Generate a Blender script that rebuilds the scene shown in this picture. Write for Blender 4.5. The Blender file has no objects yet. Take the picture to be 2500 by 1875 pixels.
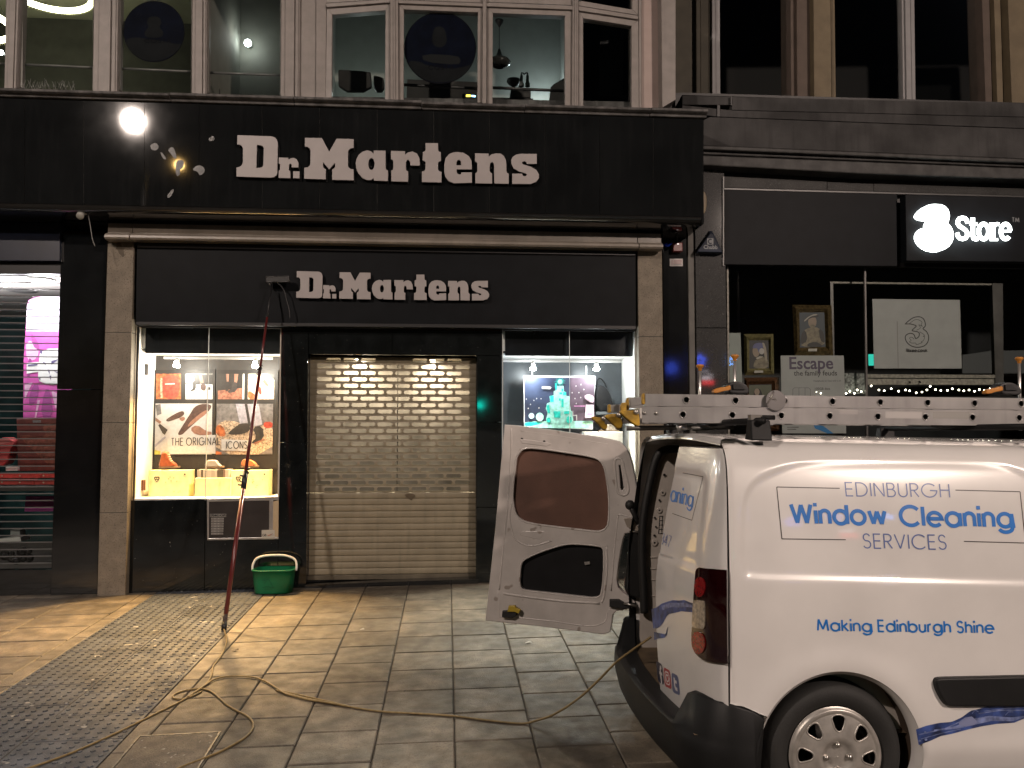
import bpy, bmesh, math, random
from mathutils import Vector, Matrix
random.seed(7)
R = math.radians
SC = bpy.context.scene
COL = SC.collection
# ---------------------------------------------------------------- camera
FPX, CX, CY = 2023.0, 1250.0, 937.5
CAM = Vector((0.0, 0.0, 1.88))
PITCH, YAW = R(3.46), R(-4.5)
cd = bpy.data.cameras.new('camera')
cd.sensor_width = 36.0
cd.lens = FPX / 2500.0 * 36.0
cd.clip_end = 500.0
cam = bpy.data.objects.new('camera', cd)
COL.objects.link(cam)
cam.location = CAM
cam.rotation_euler = (R(90) + PITCH, 0, YAW)
SC.camera = cam
CM = cam.rotation_euler.to_matrix()
# ---------------------------------------------------------------- world: a night sky, sun below the horizon
wd = bpy.data.worlds.new('World')
SC.world = wd
wd.use_nodes = True
wn = wd.node_tree
sky = wn.nodes.new('ShaderNodeTexSky')
sky.sky_type = 'NISHITA'
sky.sun_disc = False
sky.sun_elevation = R(-3.0)
sky.sun_rotation = R(200)
bgn = wn.nodes['Background']
bgn.inputs[1].default_value = 0.05
wn.links.new(sky.outputs[0], bgn.inputs[0])
SC.view_settings.view_transform = 'Standard'
SC.view_settings.look = 'None'
SC.view_settings.exposure = 0.0
SC.view_settings.gamma = 1.0
SC.cycles.max_bounces = 8
SC.cycles.transparent_max_bounces = 12
SC.cycles.sample_clamp_indirect = 6.0
SC.cycles.use_denoising = True
SC.cycles.caustics_reflective = False
SC.cycles.caustics_refractive = False

# ---------------------------------------------------------------- pixel <-> world (photograph pixels, 2500 x 1875)
def ray(px, py):
    return CM @ Vector(((px - CX) / FPX, (CY - py) / FPX, -1.0))
def P(px, py, Y):
    d = ray(px, py)
    t = (Y - CAM.y) / d.y
    return CAM + d * t
GX, GY = 0.015, 0.035
def gz(x, y):
    return GX * x + GY * y
def G(px, py, dz=0.0):
    d = ray(px, py)
    t = (GX * CAM.x + GY * CAM.y + dz - CAM.z) / (d.z - GX * d.x - GY * d.y)
    return CAM + d * t
def PV(px, py, a, b, off=0.0):
    """point on the upright plane through the plan points a and b (moved off metres towards the street)"""
    n = Vector((b[1] - a[1], -(b[0] - a[0]), 0)).normalized()
    if n.y > 0: n = -n
    d = ray(px, py)
    o = Vector((a[0], a[1], 0)) + n * off
    t = (o - CAM).dot(n) / d.dot(n)
    return CAM + d * t
def zm(ox, oy, s):
    """zoomed-crop coordinates to photograph pixels"""
    return lambda pts: [(ox + x * s, oy + y * s) for x, y in pts]

# ---------------------------------------------------------------- materials
MATS = {}
def mat(name, col, rough=0.5, metal=0.0, var=0.0, vscale=6.0, bump=0.0, bscale=60.0, spec=0.5, coat=0.0,
        emis=None, estr=0.0, speck=None, streak=0.0, rvar=0.0, attr=False, soft=None):
    if name in MATS: return MATS[name]
    m = bpy.data.materials.new(name)
    m.use_nodes = True
    nt = m.node_tree
    b = nt.nodes['Principled BSDF']
    L = nt.links.new
    b.inputs['Base Color'].default_value = (*col, 1)
    b.inputs['Roughness'].default_value = rough
    b.inputs['Metallic'].default_value = metal
    b.inputs['Specular IOR Level'].default_value = spec
    b.inputs['Coat Weight'].default_value = coat
    b.inputs['Coat Roughness'].default_value = 0.04
    if emis:
        b.inputs['Emission Color'].default_value = (*emis, 1)
        b.inputs['Emission Strength'].default_value = estr
    tc = nt.nodes.new('ShaderNodeTexCoord')
    out = None
    def rgb(c):
        n = nt.nodes.new('ShaderNodeRGB'); n.outputs[0].default_value = (*c, 1); return n.outputs[0]
    def mixc(f, a, c):
        n = nt.nodes.new('ShaderNodeMix'); n.data_type = 'RGBA'
        L(f, n.inputs[0]); L(a, n.inputs[6]); L(c, n.inputs[7]); return n.outputs[2]
    def noise(sc, det=4.0, stretch=None):
        n = nt.nodes.new('ShaderNodeTexNoise'); n.inputs['Scale'].default_value = sc; n.inputs['Detail'].default_value = det
        if stretch:
            mp = nt.nodes.new('ShaderNodeMapping'); mp.inputs['Scale'].default_value = stretch
            L(tc.outputs['Object'], mp.inputs[0]); L(mp.outputs[0], n.inputs['Vector'])
        else: L(tc.outputs['Object'], n.inputs['Vector'])
        return n.outputs[0]
    def ramp(f, a, c):
        n = nt.nodes.new('ShaderNodeMapRange'); n.inputs[1].default_value = a; n.inputs[2].default_value = c
        L(f, n.inputs[0]); return n.outputs[0]
    if var or speck or streak or attr:
        out = rgb(col)
        if attr:
            an = nt.nodes.new('ShaderNodeAttribute'); an.attribute_name = 'tint'
            out = mixc(ramp(an.outputs['Fac'], 0, 1), rgb(tuple(c * 0.64 for c in col)), rgb(tuple(min(1, c * 1.28) for c in col)))
        if var:
            dark = mixc(ramp(noise(vscale), 0.35, 0.68), rgb((1 - var,) * 3), rgb((1 + var,) * 3))
            n = nt.nodes.new('ShaderNodeMix'); n.data_type = 'RGBA'; n.blend_type = 'MULTIPLY'; n.inputs[0].default_value = 1
            L(out, n.inputs[6]); L(dark, n.inputs[7]); out = n.outputs[2]
        if soft:
            n = nt.nodes.new('ShaderNodeMath'); n.operation = 'MULTIPLY'; n.inputs[1].default_value = soft[1]; L(ramp(noise(soft[0], 8.0), 0.42, 0.72), n.inputs[0])
            out = mixc(n.outputs[0], out, rgb(tuple(c * 0.3 for c in col)))
        if streak:
            sf = ramp(noise(3.0, 5.0, (6.0, 6.0, 0.5)), 0.5, 0.75)
            n = nt.nodes.new('ShaderNodeMath'); n.operation = 'MULTIPLY'; n.inputs[1].default_value = abs(streak); L(sf, n.inputs[0])
            out = mixc(n.outputs[0], out, rgb((0.02,) * 3 if streak > 0 else (0.3,) * 3))
        for sp in (speck or []):
            sc, th, c2 = sp
            out = mixc(ramp(noise(sc, 1.0), th, th + 0.05), out, rgb(c2))
        L(out, b.inputs['Base Color'])
    if bump:
        bn = nt.nodes.new('ShaderNodeBump'); bn.inputs['Strength'].default_value = bump; bn.inputs['Distance'].default_value = 0.01
        L(noise(bscale, 3.0), bn.inputs['Height']); L(bn.outputs[0], b.inputs['Normal'])
    if rvar:
        n = nt.nodes.new('ShaderNodeMapRange'); n.inputs[1].default_value = 0.3; n.inputs[2].default_value = 0.7
        n.inputs[3].default_value = max(0.02, rough - rvar); n.inputs[4].default_value = rough + rvar
        L(noise(vscale * 1.7), n.inputs[0]); L(n.outputs[0], b.inputs['Roughness'])
    MATS[name] = m
    return m
def emit(name, col, s):
    if name in MATS: return MATS[name]
    return mat(name, (0.5, 0.5, 0.5), 0.4, emis=col, estr=s)
def glass(name='window_glass', tint=(0.93, 0.96, 0.95), refl=0.75, rough=0.01, dirt=0.0):
    if name in MATS: return MATS[name]
    m = bpy.data.materials.new(name); m.use_nodes = True
    nt = m.node_tree; nt.nodes.clear(); L = nt.links.new
    o = nt.nodes.new('ShaderNodeOutputMaterial'); mx = nt.nodes.new('ShaderNodeMixShader')
    t = nt.nodes.new('ShaderNodeBsdfTransparent'); t.inputs[0].default_value = (*tint, 1)
    g = nt.nodes.new('ShaderNodeBsdfGlossy'); g.inputs['Roughness'].default_value = rough
    f = nt.nodes.new('ShaderNodeFresnel'); f.inputs[0].default_value = 1.5
    mm = nt.nodes.new('ShaderNodeMath'); mm.operation = 'MULTIPLY'; mm.inputs[1].default_value = refl * 1.8
    L(f.outputs[0], mm.inputs[0]); L(mm.outputs[0], mx.inputs[0]); L(t.outputs[0], mx.inputs[1]); L(g.outputs[0], mx.inputs[2])
    L(mx.outputs[0], o.inputs[0])
    MATS[name] = m
    return m

# ---------------------------------------------------------------- mesh helpers
class MB:
    def __init__(s): s.v = []; s.f = []; s.m = []; s.mats = []; s.sm = []
    def mi(s, m):
        if m not in s.mats: s.mats.append(m)
        return s.mats.index(m)
    def add(s, vs, fs, m, smooth=False):
        o = len(s.v); i = s.mi(m)
        s.v += [Vector(v) for v in vs]
        for f in fs: s.f.append([o + k for k in f]); s.m.append(i); s.sm.append(smooth)
        return s
    def box(s, x0, x1, y0, y1, z0, z1, m):
        vs = [(x, y, z) for z in (z0, z1) for y in (y0, y1) for x in (x0, x1)]
        return s.add(vs, [(0, 2, 3, 1), (4, 5, 7, 6), (0, 1, 5, 4), (2, 6, 7, 3), (0, 4, 6, 2), (1, 3, 7, 5)], m)
    def prism(s, front, off, m, side=None):
        n = len(front); off = Vector(off)
        vs = [Vector(p) for p in front] + [Vector(p) + off for p in front]
        s.add(vs, [list(range(n)), list(range(2 * n - 1, n - 1, -1))], m)
        o = len(s.v) - 2 * n; i = s.mi(side or m)
        for k in range(n):
            j = (k + 1) % n
            s.f.append([o + k, o + j, o + n + j, o + n + k][::-1]); s.m.append(i); s.sm.append(False)
        return s
    def pp(s, pts, Y, depth, m):
        """prism whose front face is a pixel polygon on the plane y = Y"""
        return s.prism([P(x, y, Y) for x, y in pts], (0, depth, 0), m)
    def sheet(s, pts, m): return s.add(pts, [list(range(len(pts)))], m)
    def ps(s, pts, Y, m): return s.sheet([P(x, y, Y) for x, y in pts], m)
    def tube(s, pts, r, m, n=8, caps=True, r2=None):
        pts = [Vector(p) for p in pts]; N = len(pts); vs = []; fs = []
        up = None
        for i, p in enumerate(pts):
            t = (pts[min(i + 1, N - 1)] - pts[max(i - 1, 0)])
            if t.length < 1e-9: t = Vector((0, 0, 1))
            t.normalize()
            if up is None:
                up = Vector((0, 0, 1)) if abs(t.z) < 0.9 else Vector((1, 0, 0))
            a = (up - t * up.dot(t)).normalized(); up = a; b = t.cross(a)
            rr = r if r2 is None else r + (r2 - r) * i / max(1, N - 1)
            for k in range(n):
                w = 2 * math.pi * k / n
                vs.append(p + a * (rr * math.cos(w)) + b * (rr * math.sin(w)))
        for i in range(N - 1):
            for k in range(n):
                j = (k + 1) % n
                fs.append((i * n + k, i * n + j, (i + 1) * n + j, (i + 1) * n + k))
        if caps: fs += [tuple(range(n - 1, -1, -1)), tuple((N - 1) * n + k for k in range(n))]
        return s.add(vs, fs, m, True)
    def lathe(s, c, axis, prof, m, n=32, smooth=True):
        """prof = (radius, height along axis)"""
        c = Vector(c); ax = Vector(axis).normalized()
        e = Vector((0, 0, 1)) if abs(ax.z) < 0.9 else Vector((1, 0, 0))
        a = (e - ax * e.dot(ax)).normalized(); b = ax.cross(a); vs = []; fs = []
        for r, h in prof:
            for k in range(n):
                w = 2 * math.pi * k / n
                vs.append(c + ax * h + a * (r * math.cos(w)) + b * (r * math.sin(w)))
        for i in range(len(prof) - 1):
            for k in range(n):
                j = (k + 1) % n
                fs.append((i * n + k, i * n + j, (i + 1) * n + j, (i + 1) * n + k))
        return s.add(vs, fs, m, smooth)
    def ball(s, c, r, m, n=12):
        k = n // 2
        return s.lathe(c, (0, 0, 1), [(max(1e-4, r * math.sin(math.pi * i / k)), -r * math.cos(math.pi * i / k)) for i in range(k + 1)], m, n)
    def grid(s, rows, m, smooth=True, loop=False):
        h = len(rows); w = len(rows[0]); fs = []
        for i in range(h - 1):
            for j in range(w if loop else w - 1):
                k = (j + 1) % w
                fs.append((i * w + j, i * w + k, (i + 1) * w + k, (i + 1) * w + j))
        return s.add([p for r in rows for p in r], fs, m, smooth)
    def build(s, name, parent=None, bevel=0.0, seg=2, M=None, tint=None, fix=True):
        me = bpy.data.meshes.new(name)
        vs = s.v
        lo = Vector((min(v.x for v in vs), min(v.y for v in vs), min(v.z for v in vs)))
        hi = Vector((max(v.x for v in vs), max(v.y for v in vs), max(v.z for v in vs)))
        c = Vector(((lo.x + hi.x) / 2, (lo.y + hi.y) / 2, lo.z))
        me.from_pydata([v - c for v in vs], [], s.f)
        for m in s.mats: me.materials.append(m)
        for i, p in enumerate(me.polygons):
            p.material_index = s.m[i]; p.use_smooth = s.sm[i]
        if tint is not None:
            at = me.attributes.new('tint', 'FLOAT', 'FACE')
            for i, t in enumerate(tint): at.data[i].value = t
        if fix:
            bm = bmesh.new(); bm.from_mesh(me)
            bmesh.ops.recalc_face_normals(bm, faces=bm.faces[:])
            bm.to_mesh(me); bm.free()
        me.update()
        o = bpy.data.objects.new(name, me)
        COL.objects.link(o)
        MW = (M or Matrix.Identity(4)) @ Matrix.Translation(c)
        if parent is not None:
            o.parent = parent
            pw = WM[parent.name]
            o.matrix_parent_inverse = pw.inverted()
        o.matrix_basis = MW
        WM[o.name] = MW
        if bevel:
            b = o.modifiers.new('edge', 'BEVEL'); b.width = bevel; b.segments = seg; b.limit_method = 'ANGLE'; b.angle_limit = R(40)
            b.harden_normals = False
        return o
WM = {}
def thing(name, label, cat, loc=(0, 0, 0), group=None, M=None):
    o = bpy.data.objects.new(name, None); COL.objects.link(o)
    o.empty_display_size = 0.1
    MW = M or Matrix.Translation(Vector(loc))
    o.matrix_basis = MW; WM[o.name] = MW
    return tag(o, label, cat, group)
def tag(o, label, cat, group=None):
    o['label'] = label; o['category'] = cat
    if group: o['group'] = group
    return o
def struct(o, kind='structure'):
    o['kind'] = kind; return o
def centre(pts):
    return sum((Vector(p) for p in pts), Vector()) / len(pts)

# filled outlines with holes (letters, door panels): returns verts / faces of a slab
def outline(loops, depth=0.0, bevel=0.0):
    cu = bpy.data.curves.new('outline', 'CURVE'); cu.dimensions = '2D'; cu.fill_mode = 'BOTH'
    cu.extrude = depth / 2.0; cu.bevel_depth = bevel; cu.bevel_resolution = 1
    for lp in loops:
        sp = cu.splines.new('POLY'); sp.points.add(len(lp) - 1); sp.use_cyclic_u = True
        for i, (x, y) in enumerate(lp): sp.points[i].co = (x, y, 0, 1)
    return _tomesh(cu)
def words(txt, size=1.0, offset=0.0, align='LEFT', depth=0.0):
    cu = bpy.data.curves.new('words', 'FONT'); cu.body = txt; cu.size = size; cu.offset = offset; cu.align_x = align
    cu.extrude = depth / 2.0; cu.resolution_u = 3
    return _tomesh(cu)
def _tomesh(cu):
    o = bpy.data.objects.new('tmp', cu); COL.objects.link(o)
    bpy.context.view_layer.update()
    dg = bpy.context.evaluated_depsgraph_get()
    me = bpy.data.meshes.new_from_object(o.evaluated_get(dg))
    vs = [v.co.copy() for v in me.vertices]; fs = [list(p.vertices) for p in me.polygons]
    bpy.data.objects.remove(o); bpy.data.curves.remove(cu); bpy.data.meshes.remove(me)
    return vs, fs
def smooth_loop(pts, it=1):
    for _ in range(it):
        q = []
        for i in range(len(pts)):
            a = pts[i]; b = pts[(i + 1) % len(pts)]
            q += [(a[0] * .75 + b[0] * .25, a[1] * .75 + b[1] * .25), (a[0] * .25 + b[0] * .75, a[1] * .25 + b[1] * .75)]
        pts = q
    return pts
def spline(pts, n=6):
    pts = [Vector(p) for p in pts]; out = []
    for i in range(len(pts) - 1):
        p0 = pts[max(0, i - 1)]; p1 = pts[i]; p2 = pts[i + 1]; p3 = pts[min(len(pts) - 1, i + 2)]
        for k in range(n):
            t = k / n
            out.append(0.5 * ((2 * p1) + (p2 - p0) * t + (2 * p0 - 5 * p1 + 4 * p2 - p3) * t * t + (3 * p1 - p0 - 3 * p2 + p3) * t ** 3))
    out.append(pts[-1])
    return out

# ---- round geometric lettering drawn with a pen of even width (cap height 1)
def arc(cx, cy, rx, ry, a0, a1, n=14):
    return [(cx + rx * math.cos(R(a0 + (a1 - a0) * i / n)), cy + ry * math.sin(R(a0 + (a1 - a0) * i / n))) for i in range(n + 1)]
PEN = {
 'E': (.46, [[(.46, 1), (0, 1), (0, 0), (.46, 0)], [(0, .52), (.44, .52)]]),
 'D': (.72, [[(0, 0), (0, 1), (.24, 1)] + arc(.24, .5, .48, .5, 88, -88) + [(.24, 0), (0, 0)]]),
 'I': (.0, [[(0, 0), (0, 1)]]),
 'N': (.62, [[(0, 0), (0, 1), (.62, 0), (.62, 1)]]),
 'B': (.5, [[(0, .54), (.22, .54)] + arc(.25, .77, .21, .23, -80, 80) + [(.22, 1), (0, 1), (0, 0), (.25, 0)] + arc(.25, .27, .26, .27, -85, 85) + [(.2, .54)]]),
 'U': (.56, [[(0, 1), (0, .3)] + arc(.28, .29, .28, .29, 180, 360) + [(.56, 1)]]),
 'R': (.5, [[(0, 0), (0, 1), (.24, 1)] + arc(.24, .75, .25, .25, 85, -85) + [(.24, .5), (0, .5)], [(.2, .5), (.52, 0)]]),
 'G': (.98, [arc(.5, .5, .5, .5, 42, 358, 24) + [(.55, .5)]]),
 'H': (.6, [[(0, 0), (0, 1)], [(.6, 0), (.6, 1)], [(0, .54), (.6, .54)]]),
 'S': (.5, [arc(.25, .755, .22, .245, 20, 255) + arc(.25, .26, .25, .26, 75, -155)]),
 'V': (.7, [[(0, 1), (.35, 0), (.7, 1)]]),
 'C': (.88, [arc(.5, .5, .5, .5, 42, 318, 22)]),
 'W': (1.02, [[(0, 1), (.26, .02), (.51, .98), (.76, .02), (1.02, 1)]]),
 'M': (.84, [[(0, 0), (.1, 1), (.42, .12), (.74, 1), (.84, 0)]]),
 'T': (.5, [[(0, 1), (.5, 1)], [(.25, 1), (.25, 0)]]),
 'L': (.4, [[(0, 1), (0, 0), (.4, 0)]]),
 'O': (1.0, [arc(.5, .5, .5, .5, 0, 360, 28)]),
 'A': (.7, [[(0, 0), (.35, 1), (.7, 0)], [(.12, .32), (.58, .32)]]),
 'P': (.5, [[(0, 0), (0, 1), (.24, 1)] + arc(.24, .74, .25, .26, 85, -85) + [(.24, .48), (0, .48)]]),
 '3': (.5, [arc(.25, .76, .22, .24, 150, -80) + arc(.25, .26, .25, .26, 80, -155)]),
 '4': (.58, [[(.42, 0), (.42, 1), (0, .28), (.58, .28)]]),
 '7': (.52, [[(0, 1), (.52, 1), (.15, 0)]]),
 'i': (.0, [[(0, 0), (0, .7)], [(0, .90), (0, 1.09)]]),
 'n': (.48, [[(0, 0), (0, .7)], [(0, .4)] + arc(.24, .45, .24, .25, 175, 0) + [(.48, 0)]]),
 'd': (.68, [arc(.34, .35, .34, .35, 0, 360, 24), [(.68, 0), (.68, 1)]]),
 'b': (.68, [arc(.34, .35, .34, .35, 0, 360, 24), [(0, 0), (0, 1)]]),
 'o': (.7, [arc(.35, .35, .35, .35, 0, 360, 24)]),
 'w': (.82, [[(0, .7), (.2, .02), (.41, .68), (.62, .02), (.82, .7)]]),
 'l': (.0, [[(0, 0), (0, 1)]]),
 'e': (.68, [[(.02, .37), (.68, .37)] + arc(.34, .35, .34, .35, 4, 318, 22)]),
 'a': (.68, [arc(.34, .35, .34, .35, 0, 360, 24), [(.68, 0), (.68, .7)]]),
 'g': (.68, [arc(.34, .35, .34, .35, 0, 360, 24), [(.68, .7), (.68, -.04)] + arc(.34, -.04, .34, .24, 0, -160)]),
 'k': (.46, [[(0, 0), (0, 1)], [(.42, .7), (.02, .34)], [(.12, .42), (.46, 0)]]),
 'u': (.48, [[(0, .7), (0, .26)] + arc(.24, .25, .24, .25, 180, 360), [(.48, .7), (.48, 0)]]),
 'r': (.24, [[(0, 0), (0, .7)], [(0, .4)] + arc(.2, .46, .2, .24, 175, 75)]),
 'h': (.48, [[(0, 0), (0, 1)], [(0, .4)] + arc(.24, .45, .24, .25, 175, 0) + [(.48, 0)]]),
 's': (.36, [arc(.18, .53, .16, .17, 25, 250, 10) + arc(.18, .18, .18, .18, 70, -155, 10)]),
 'f': (.26, [[(.1, 0), (.1, .8)] + arc(.25, .8, .15, .2, 180, 80, 6), [(0, .68), (.26, .68)]]),
 't': (.3, [[(.12, .95), (.12, .2)] + arc(.28, .2, .16, .2, 180, 280, 6), [(0, .68), (.3, .68)]]),
 'p': (.68, [arc(.34, .35, .34, .35, 0, 360, 24), [(0, .7), (0, -.3)]]),
 'c': (.6, [arc(.34, .35, .34, .35, 45, 315, 20)]),
 'm': (.86, [[(0, 0), (0, .7)], [(0, .45)] + arc(.21, .48, .21, .22, 175, 0) + [(.42, 0)], [(.42, .45)] + arc(.64, .48, .21, .22, 175, 0) + [(.85, 0)]]),
 'y': (.5, [[(0, .7), (.25, .05)], [(.5, .7), (.14, -.28)]]),
 '.': (.0, [[(0, .0), (0, .06)]]),
}
def pen_lines(txt, gap=.22, space=.34):
    x = 0; out = []
    for ch in txt:
        if ch == ' ': x += space; continue
        w, ls = PEN[ch]
        for l in ls:
            cur = [(x + l[0][0], l[0][1])]
            for i in range(1, len(l)):
                cur.append((x + l[i][0], l[i][1]))
                if i < len(l) - 1:
                    d1 = Vector((l[i][0] - l[i - 1][0], l[i][1] - l[i - 1][1])); d2 = Vector((l[i + 1][0] - l[i][0], l[i + 1][1] - l[i][1]))
                    if d1.length > 1e-6 and d2.length > 1e-6 and d1.normalized().dot(d2.normalized()) < -.2: out.append(cur); cur = [cur[-1]]
            out.append(cur)
        x += w + gap
    return out, x - gap
def stroke(line, w):
    """flat ribbon of even width along a 2-D line: verts, faces"""
    vs = []; fs = []; n = len(line)
    closed = n > 3 and abs(line[0][0] - line[-1][0]) < 1e-6 and abs(line[0][1] - line[-1][1]) < 1e-6
    for i in range(n):
        a = line[i - 1] if i else (line[-2] if closed else None)
        c = line[i + 1] if i < n - 1 else (line[1] if closed else None)
        p = Vector(line[i]).to_2d()
        d1 = (p - Vector(a).to_2d()) if a else None
        d2 = (Vector(c).to_2d() - p) if c else None
        if d1 is None: d1 = d2
        if d2 is None: d2 = d1
        d1 = d1.normalized(); d2 = d2.normalized()
        n1 = Vector((-d1.y, d1.x)); n2 = Vector((-d2.y, d2.x)); b = (n1 + n2)
        if b.length < 0.3: b = n2
        b.normalize(); k = w / 2 / max(0.6, b.dot(n2))
        vs += [(p.x + b.x * k, p.y + b.y * k), (p.x - b.x * k, p.y - b.y * k)]
    for i in range(n - 1): fs.append((2 * i, 2 * i + 1, 2 * i + 3, 2 * i + 2))
    return vs, fs
# ================================================================ light: one faint moonlit sky sun and the street lamps
sd = bpy.data.lights.new('night_sun', 'SUN'); sd.energy = 0.02; sd.angle = R(10); sd.color = (0.75, 0.85, 1.0)
so = bpy.data.objects.new('night_sun', sd); COL.objects.link(so); so.rotation_euler = (R(50), 0, R(-20))
def lamp(kind, name, loc, power, col, size=0.1, aim=None, parent=None, spot=None, blend=0.5):
    d = bpy.data.lights.new(name, kind); d.energy = power; d.color = col
    if kind == 'AREA': d.shape = 'DISK'; d.size = size
    else: d.shadow_soft_size = size
    if spot: d.spot_size = R(spot); d.spot_blend = blend
    o = bpy.data.objects.new(name, d); COL.objects.link(o)
    q = Matrix.Identity(4)
    if aim is not None: q = (Vector(aim) - Vector(loc)).to_track_quat('-Z', 'Y').to_matrix().to_4x4()
    if parent is not None:
        o.parent = parent; o.matrix_parent_inverse = WM[parent.name].inverted()
    o.matrix_basis = Matrix.Translation(Vector(loc)) @ q
    return o
WARM = (1.0, 0.80, 0.64)
M_black_metal = mat('black_painted_steel', (0.012, 0.012, 0.013), 0.4, 0.0, var=0.3)
def street_lamp(loc, power, col, label, size=0.55, aim=(0.5, 7.0, 1.5), em=None):
    x, y, z = loc
    t = thing('street_lamp', label, 'street lamp', (x, y - 0.9, gz(x, y)), 'lamps along the far side of the street')
    m = MB(); m.tube([(x, y - 0.9, gz(x, y) - 0.1), (x, y - 0.9, 1.2)], 0.09, M_black_metal, 12); m.tube([(x, y - 0.9, 1.2), (x, y - 0.9, z + 0.45)], 0.06, M_black_metal, 12)
    m.lathe((x, y - 0.9, 1.15), (0, 0, 1), [(0.09, 0), (0.12, 0.03), (0.12, 0.08), (0.06, 0.14)], M_black_metal, 16)
    m.build('post', t)
    m = MB(); m.tube(spline([(x, y - 0.9, z + 0.4), (x, y - 0.5, z + 0.55), (x, y - 0.05, z + 0.42)]), 0.035, M_black_metal, 8); m.build('arm', t)
    m = MB(); d = (Vector(aim) - Vector(loc)).normalized()
    m.lathe(Vector(loc) - d * 0.03, -d, [(size * 0.62, 0.0), (size * 0.6, 0.1), (size * 0.35, 0.26), (0.06, 0.34), (0.001, 0.36)], M_black_metal, 24); m.build('hood', t)
    m = MB(); m.lathe(Vector(loc) - d * 0.02, d, [(0.001, 0.008), (size * 0.3, 0.006), (size * 0.5, 0.0)], em, 24); m.build('lens', t)
    lamp('AREA', 'lamp_light', Vector(loc) + d * 0.01, power, col, size, aim, t)
    return t
EM_lamp = emit('lamp_lens_white', (1.0, 0.86, 0.8), 120)
EM_lamp_orange = emit('lamp_lens_orange', (1.0, 0.6, 0.18), 60)
street_lamp((-7.6, -3.65, 9.45), 900, (1.0, 0.83, 0.72), 'tall street lamp whose white light mirrors on the black fascia', 0.34, (-1, 7.5, 2.0), EM_lamp)
street_lamp((9.7, -8.0, 8.8), 1550, (1.0, 0.80, 0.68), 'street lamp behind the photographer, far along the pavement past the van', 0.6, (1.0, 5.5, 1.5), EM_lamp)
street_lamp((-7.1, -5.6, 9.0), 12, (1.0, 0.6, 0.2), 'old orange street lamp mirrored beside the large shop letters', 0.22, (-2, 8.3, 4.0), EM_lamp_orange)
# Christmas lights and signs across the street, known from their reflections in the black stone
def mirrored(px, py, Y0, depth):
    h = P(px, py, Y0); d = ray(px, py); d = Vector((d.x, -d.y, d.z)); return h + d * (depth / -d.y)
EM_blue = emit('blue_neon', (.05, .12, 1.0), 8)
def neon_star(px, py, Y0, r, label, em=EM_blue):
    c = mirrored(px, py, Y0, 20); t = thing('neon_star', label, 'neon star', c, 'blue neon stars across the street')
    mb = MB(); pts = [c + Vector((r * (1 if k % 2 == 0 else .5) * math.sin(math.pi * k / 5), 0, r * (1 if k % 2 == 0 else .5) * math.cos(math.pi * k / 5))) for k in range(11)]
    mb.tube(pts, .05, em, 8); mb.build('tube', t)
    mb = MB(); mb.tube([c + Vector((0, 0, r)), c + Vector((0, 0, 4.5))], .006, M_black_metal, 5); mb.build('cable', t)
neon_star(1639, 899, 8.88, .20, 'blue neon star mirrored in the black pilaster under the siren'); neon_star(1709, 880, 8.82, .20, 'blue neon star mirrored in the sparkling granite pillar'); neon_star(1787, 882, 8.95, .17, 'blue neon star mirrored in the glass of the phone store', emit('pale_blue_neon', (.1, .35, 1.0), 16))
c = mirrored(1727, 922, 8.82, 20); t = thing('neon_sign', 'red and white neon sign across the street, mirrored in the granite pillar', 'neon sign', c)
EM_nr = emit('red_neon', (1, .03, .04), 6); EM_nw = emit('white_neon', (1, .9, .95), 4)
mb = MB(); mb.box(c.x - .22, c.x + .24, c.z and c.y - .02, c.y + .02, c.z - .25, c.z - .10, EM_nr); mb.build('red_bar', t, bevel=.05)
mb = MB(); mb.box(c.x - .22, c.x + .10, c.y - .02, c.y + .02, c.z - .07, c.z + .05, EM_nw); mb.build('white_panel', t)
mb = MB(); mb.tube([c + Vector(q) for q in ((-.22, 0, .22), (.02, 0, .22), (.02, 0, .12), (.16, 0, .12), (.16, 0, -.06))], .018, EM_nw, 6); mb.build('white_outline', t)
c = mirrored(1173, 989, 8.85, 16); t = thing('traffic_light', 'traffic light showing green, mirrored in the dark jamb of the doorway', 'traffic light', (c.x, c.y, gz(c.x, c.y)))
mb = MB(); mb.tube([(c.x, c.y - .1, gz(c.x, c.y)), (c.x, c.y - .1, c.z + .8)], .055, M_black_metal, 10); mb.build('post', t); mb = MB(); mb.box(c.x - .14, c.x + .14, c.y - .1, c.y + .06, c.z - .2, c.z + .75, M_black_metal); mb.build('signal_head', t, bevel=.02)
mb = MB(); mb.lathe(c + Vector((0, .07, 0)), (0, 1, 0), [(.1, 0), (.001, .02)], emit('green_signal', (0, 1, .75), 30), 20); mb.build('green_lens', t)

# ================================================================ ground
M_ground = mat('ground_bed', (0.045, 0.038, 0.03), 0.9, var=0.3)
M_slab = mat('paving_slab', (0.145, 0.122, 0.092), 0.58, var=0.45, vscale=6.0, bump=0.5, bscale=140, attr=True, rvar=0.14,
             speck=[(260, 0.61, (0.07, 0.06, 0.047)), (90, 0.63, (0.08, 0.067, 0.052))], soft=(3.6, 0.6))
M_tact = mat('tactile_block', (0.050, 0.058, 0.072), 0.6, spec=0.3, var=0.3, vscale=4.0, bump=0.25, bscale=120, attr=True, rvar=0.18,
             speck=[(200, 0.66, (0.2, 0.2, 0.2)), (14, 0.70, (0.3, 0.3, 0.29))])
def gv(x, y, h): return (x, y, gz(x, y) + h)
m = MB(); m.sheet([gv(-60, -40, -0.010), gv(60, -40, -0.010), gv(60, 40, -0.010), gv(-60, 40, -0.010)], M_ground)
struct(m.build('ground'))
XL = G(377, 1450).x; XR = G(630, 1465).x
x0 = G(1112, 1875).x; DX = (G(1316, 1875).x - G(898, 1875).x) / 2
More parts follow.
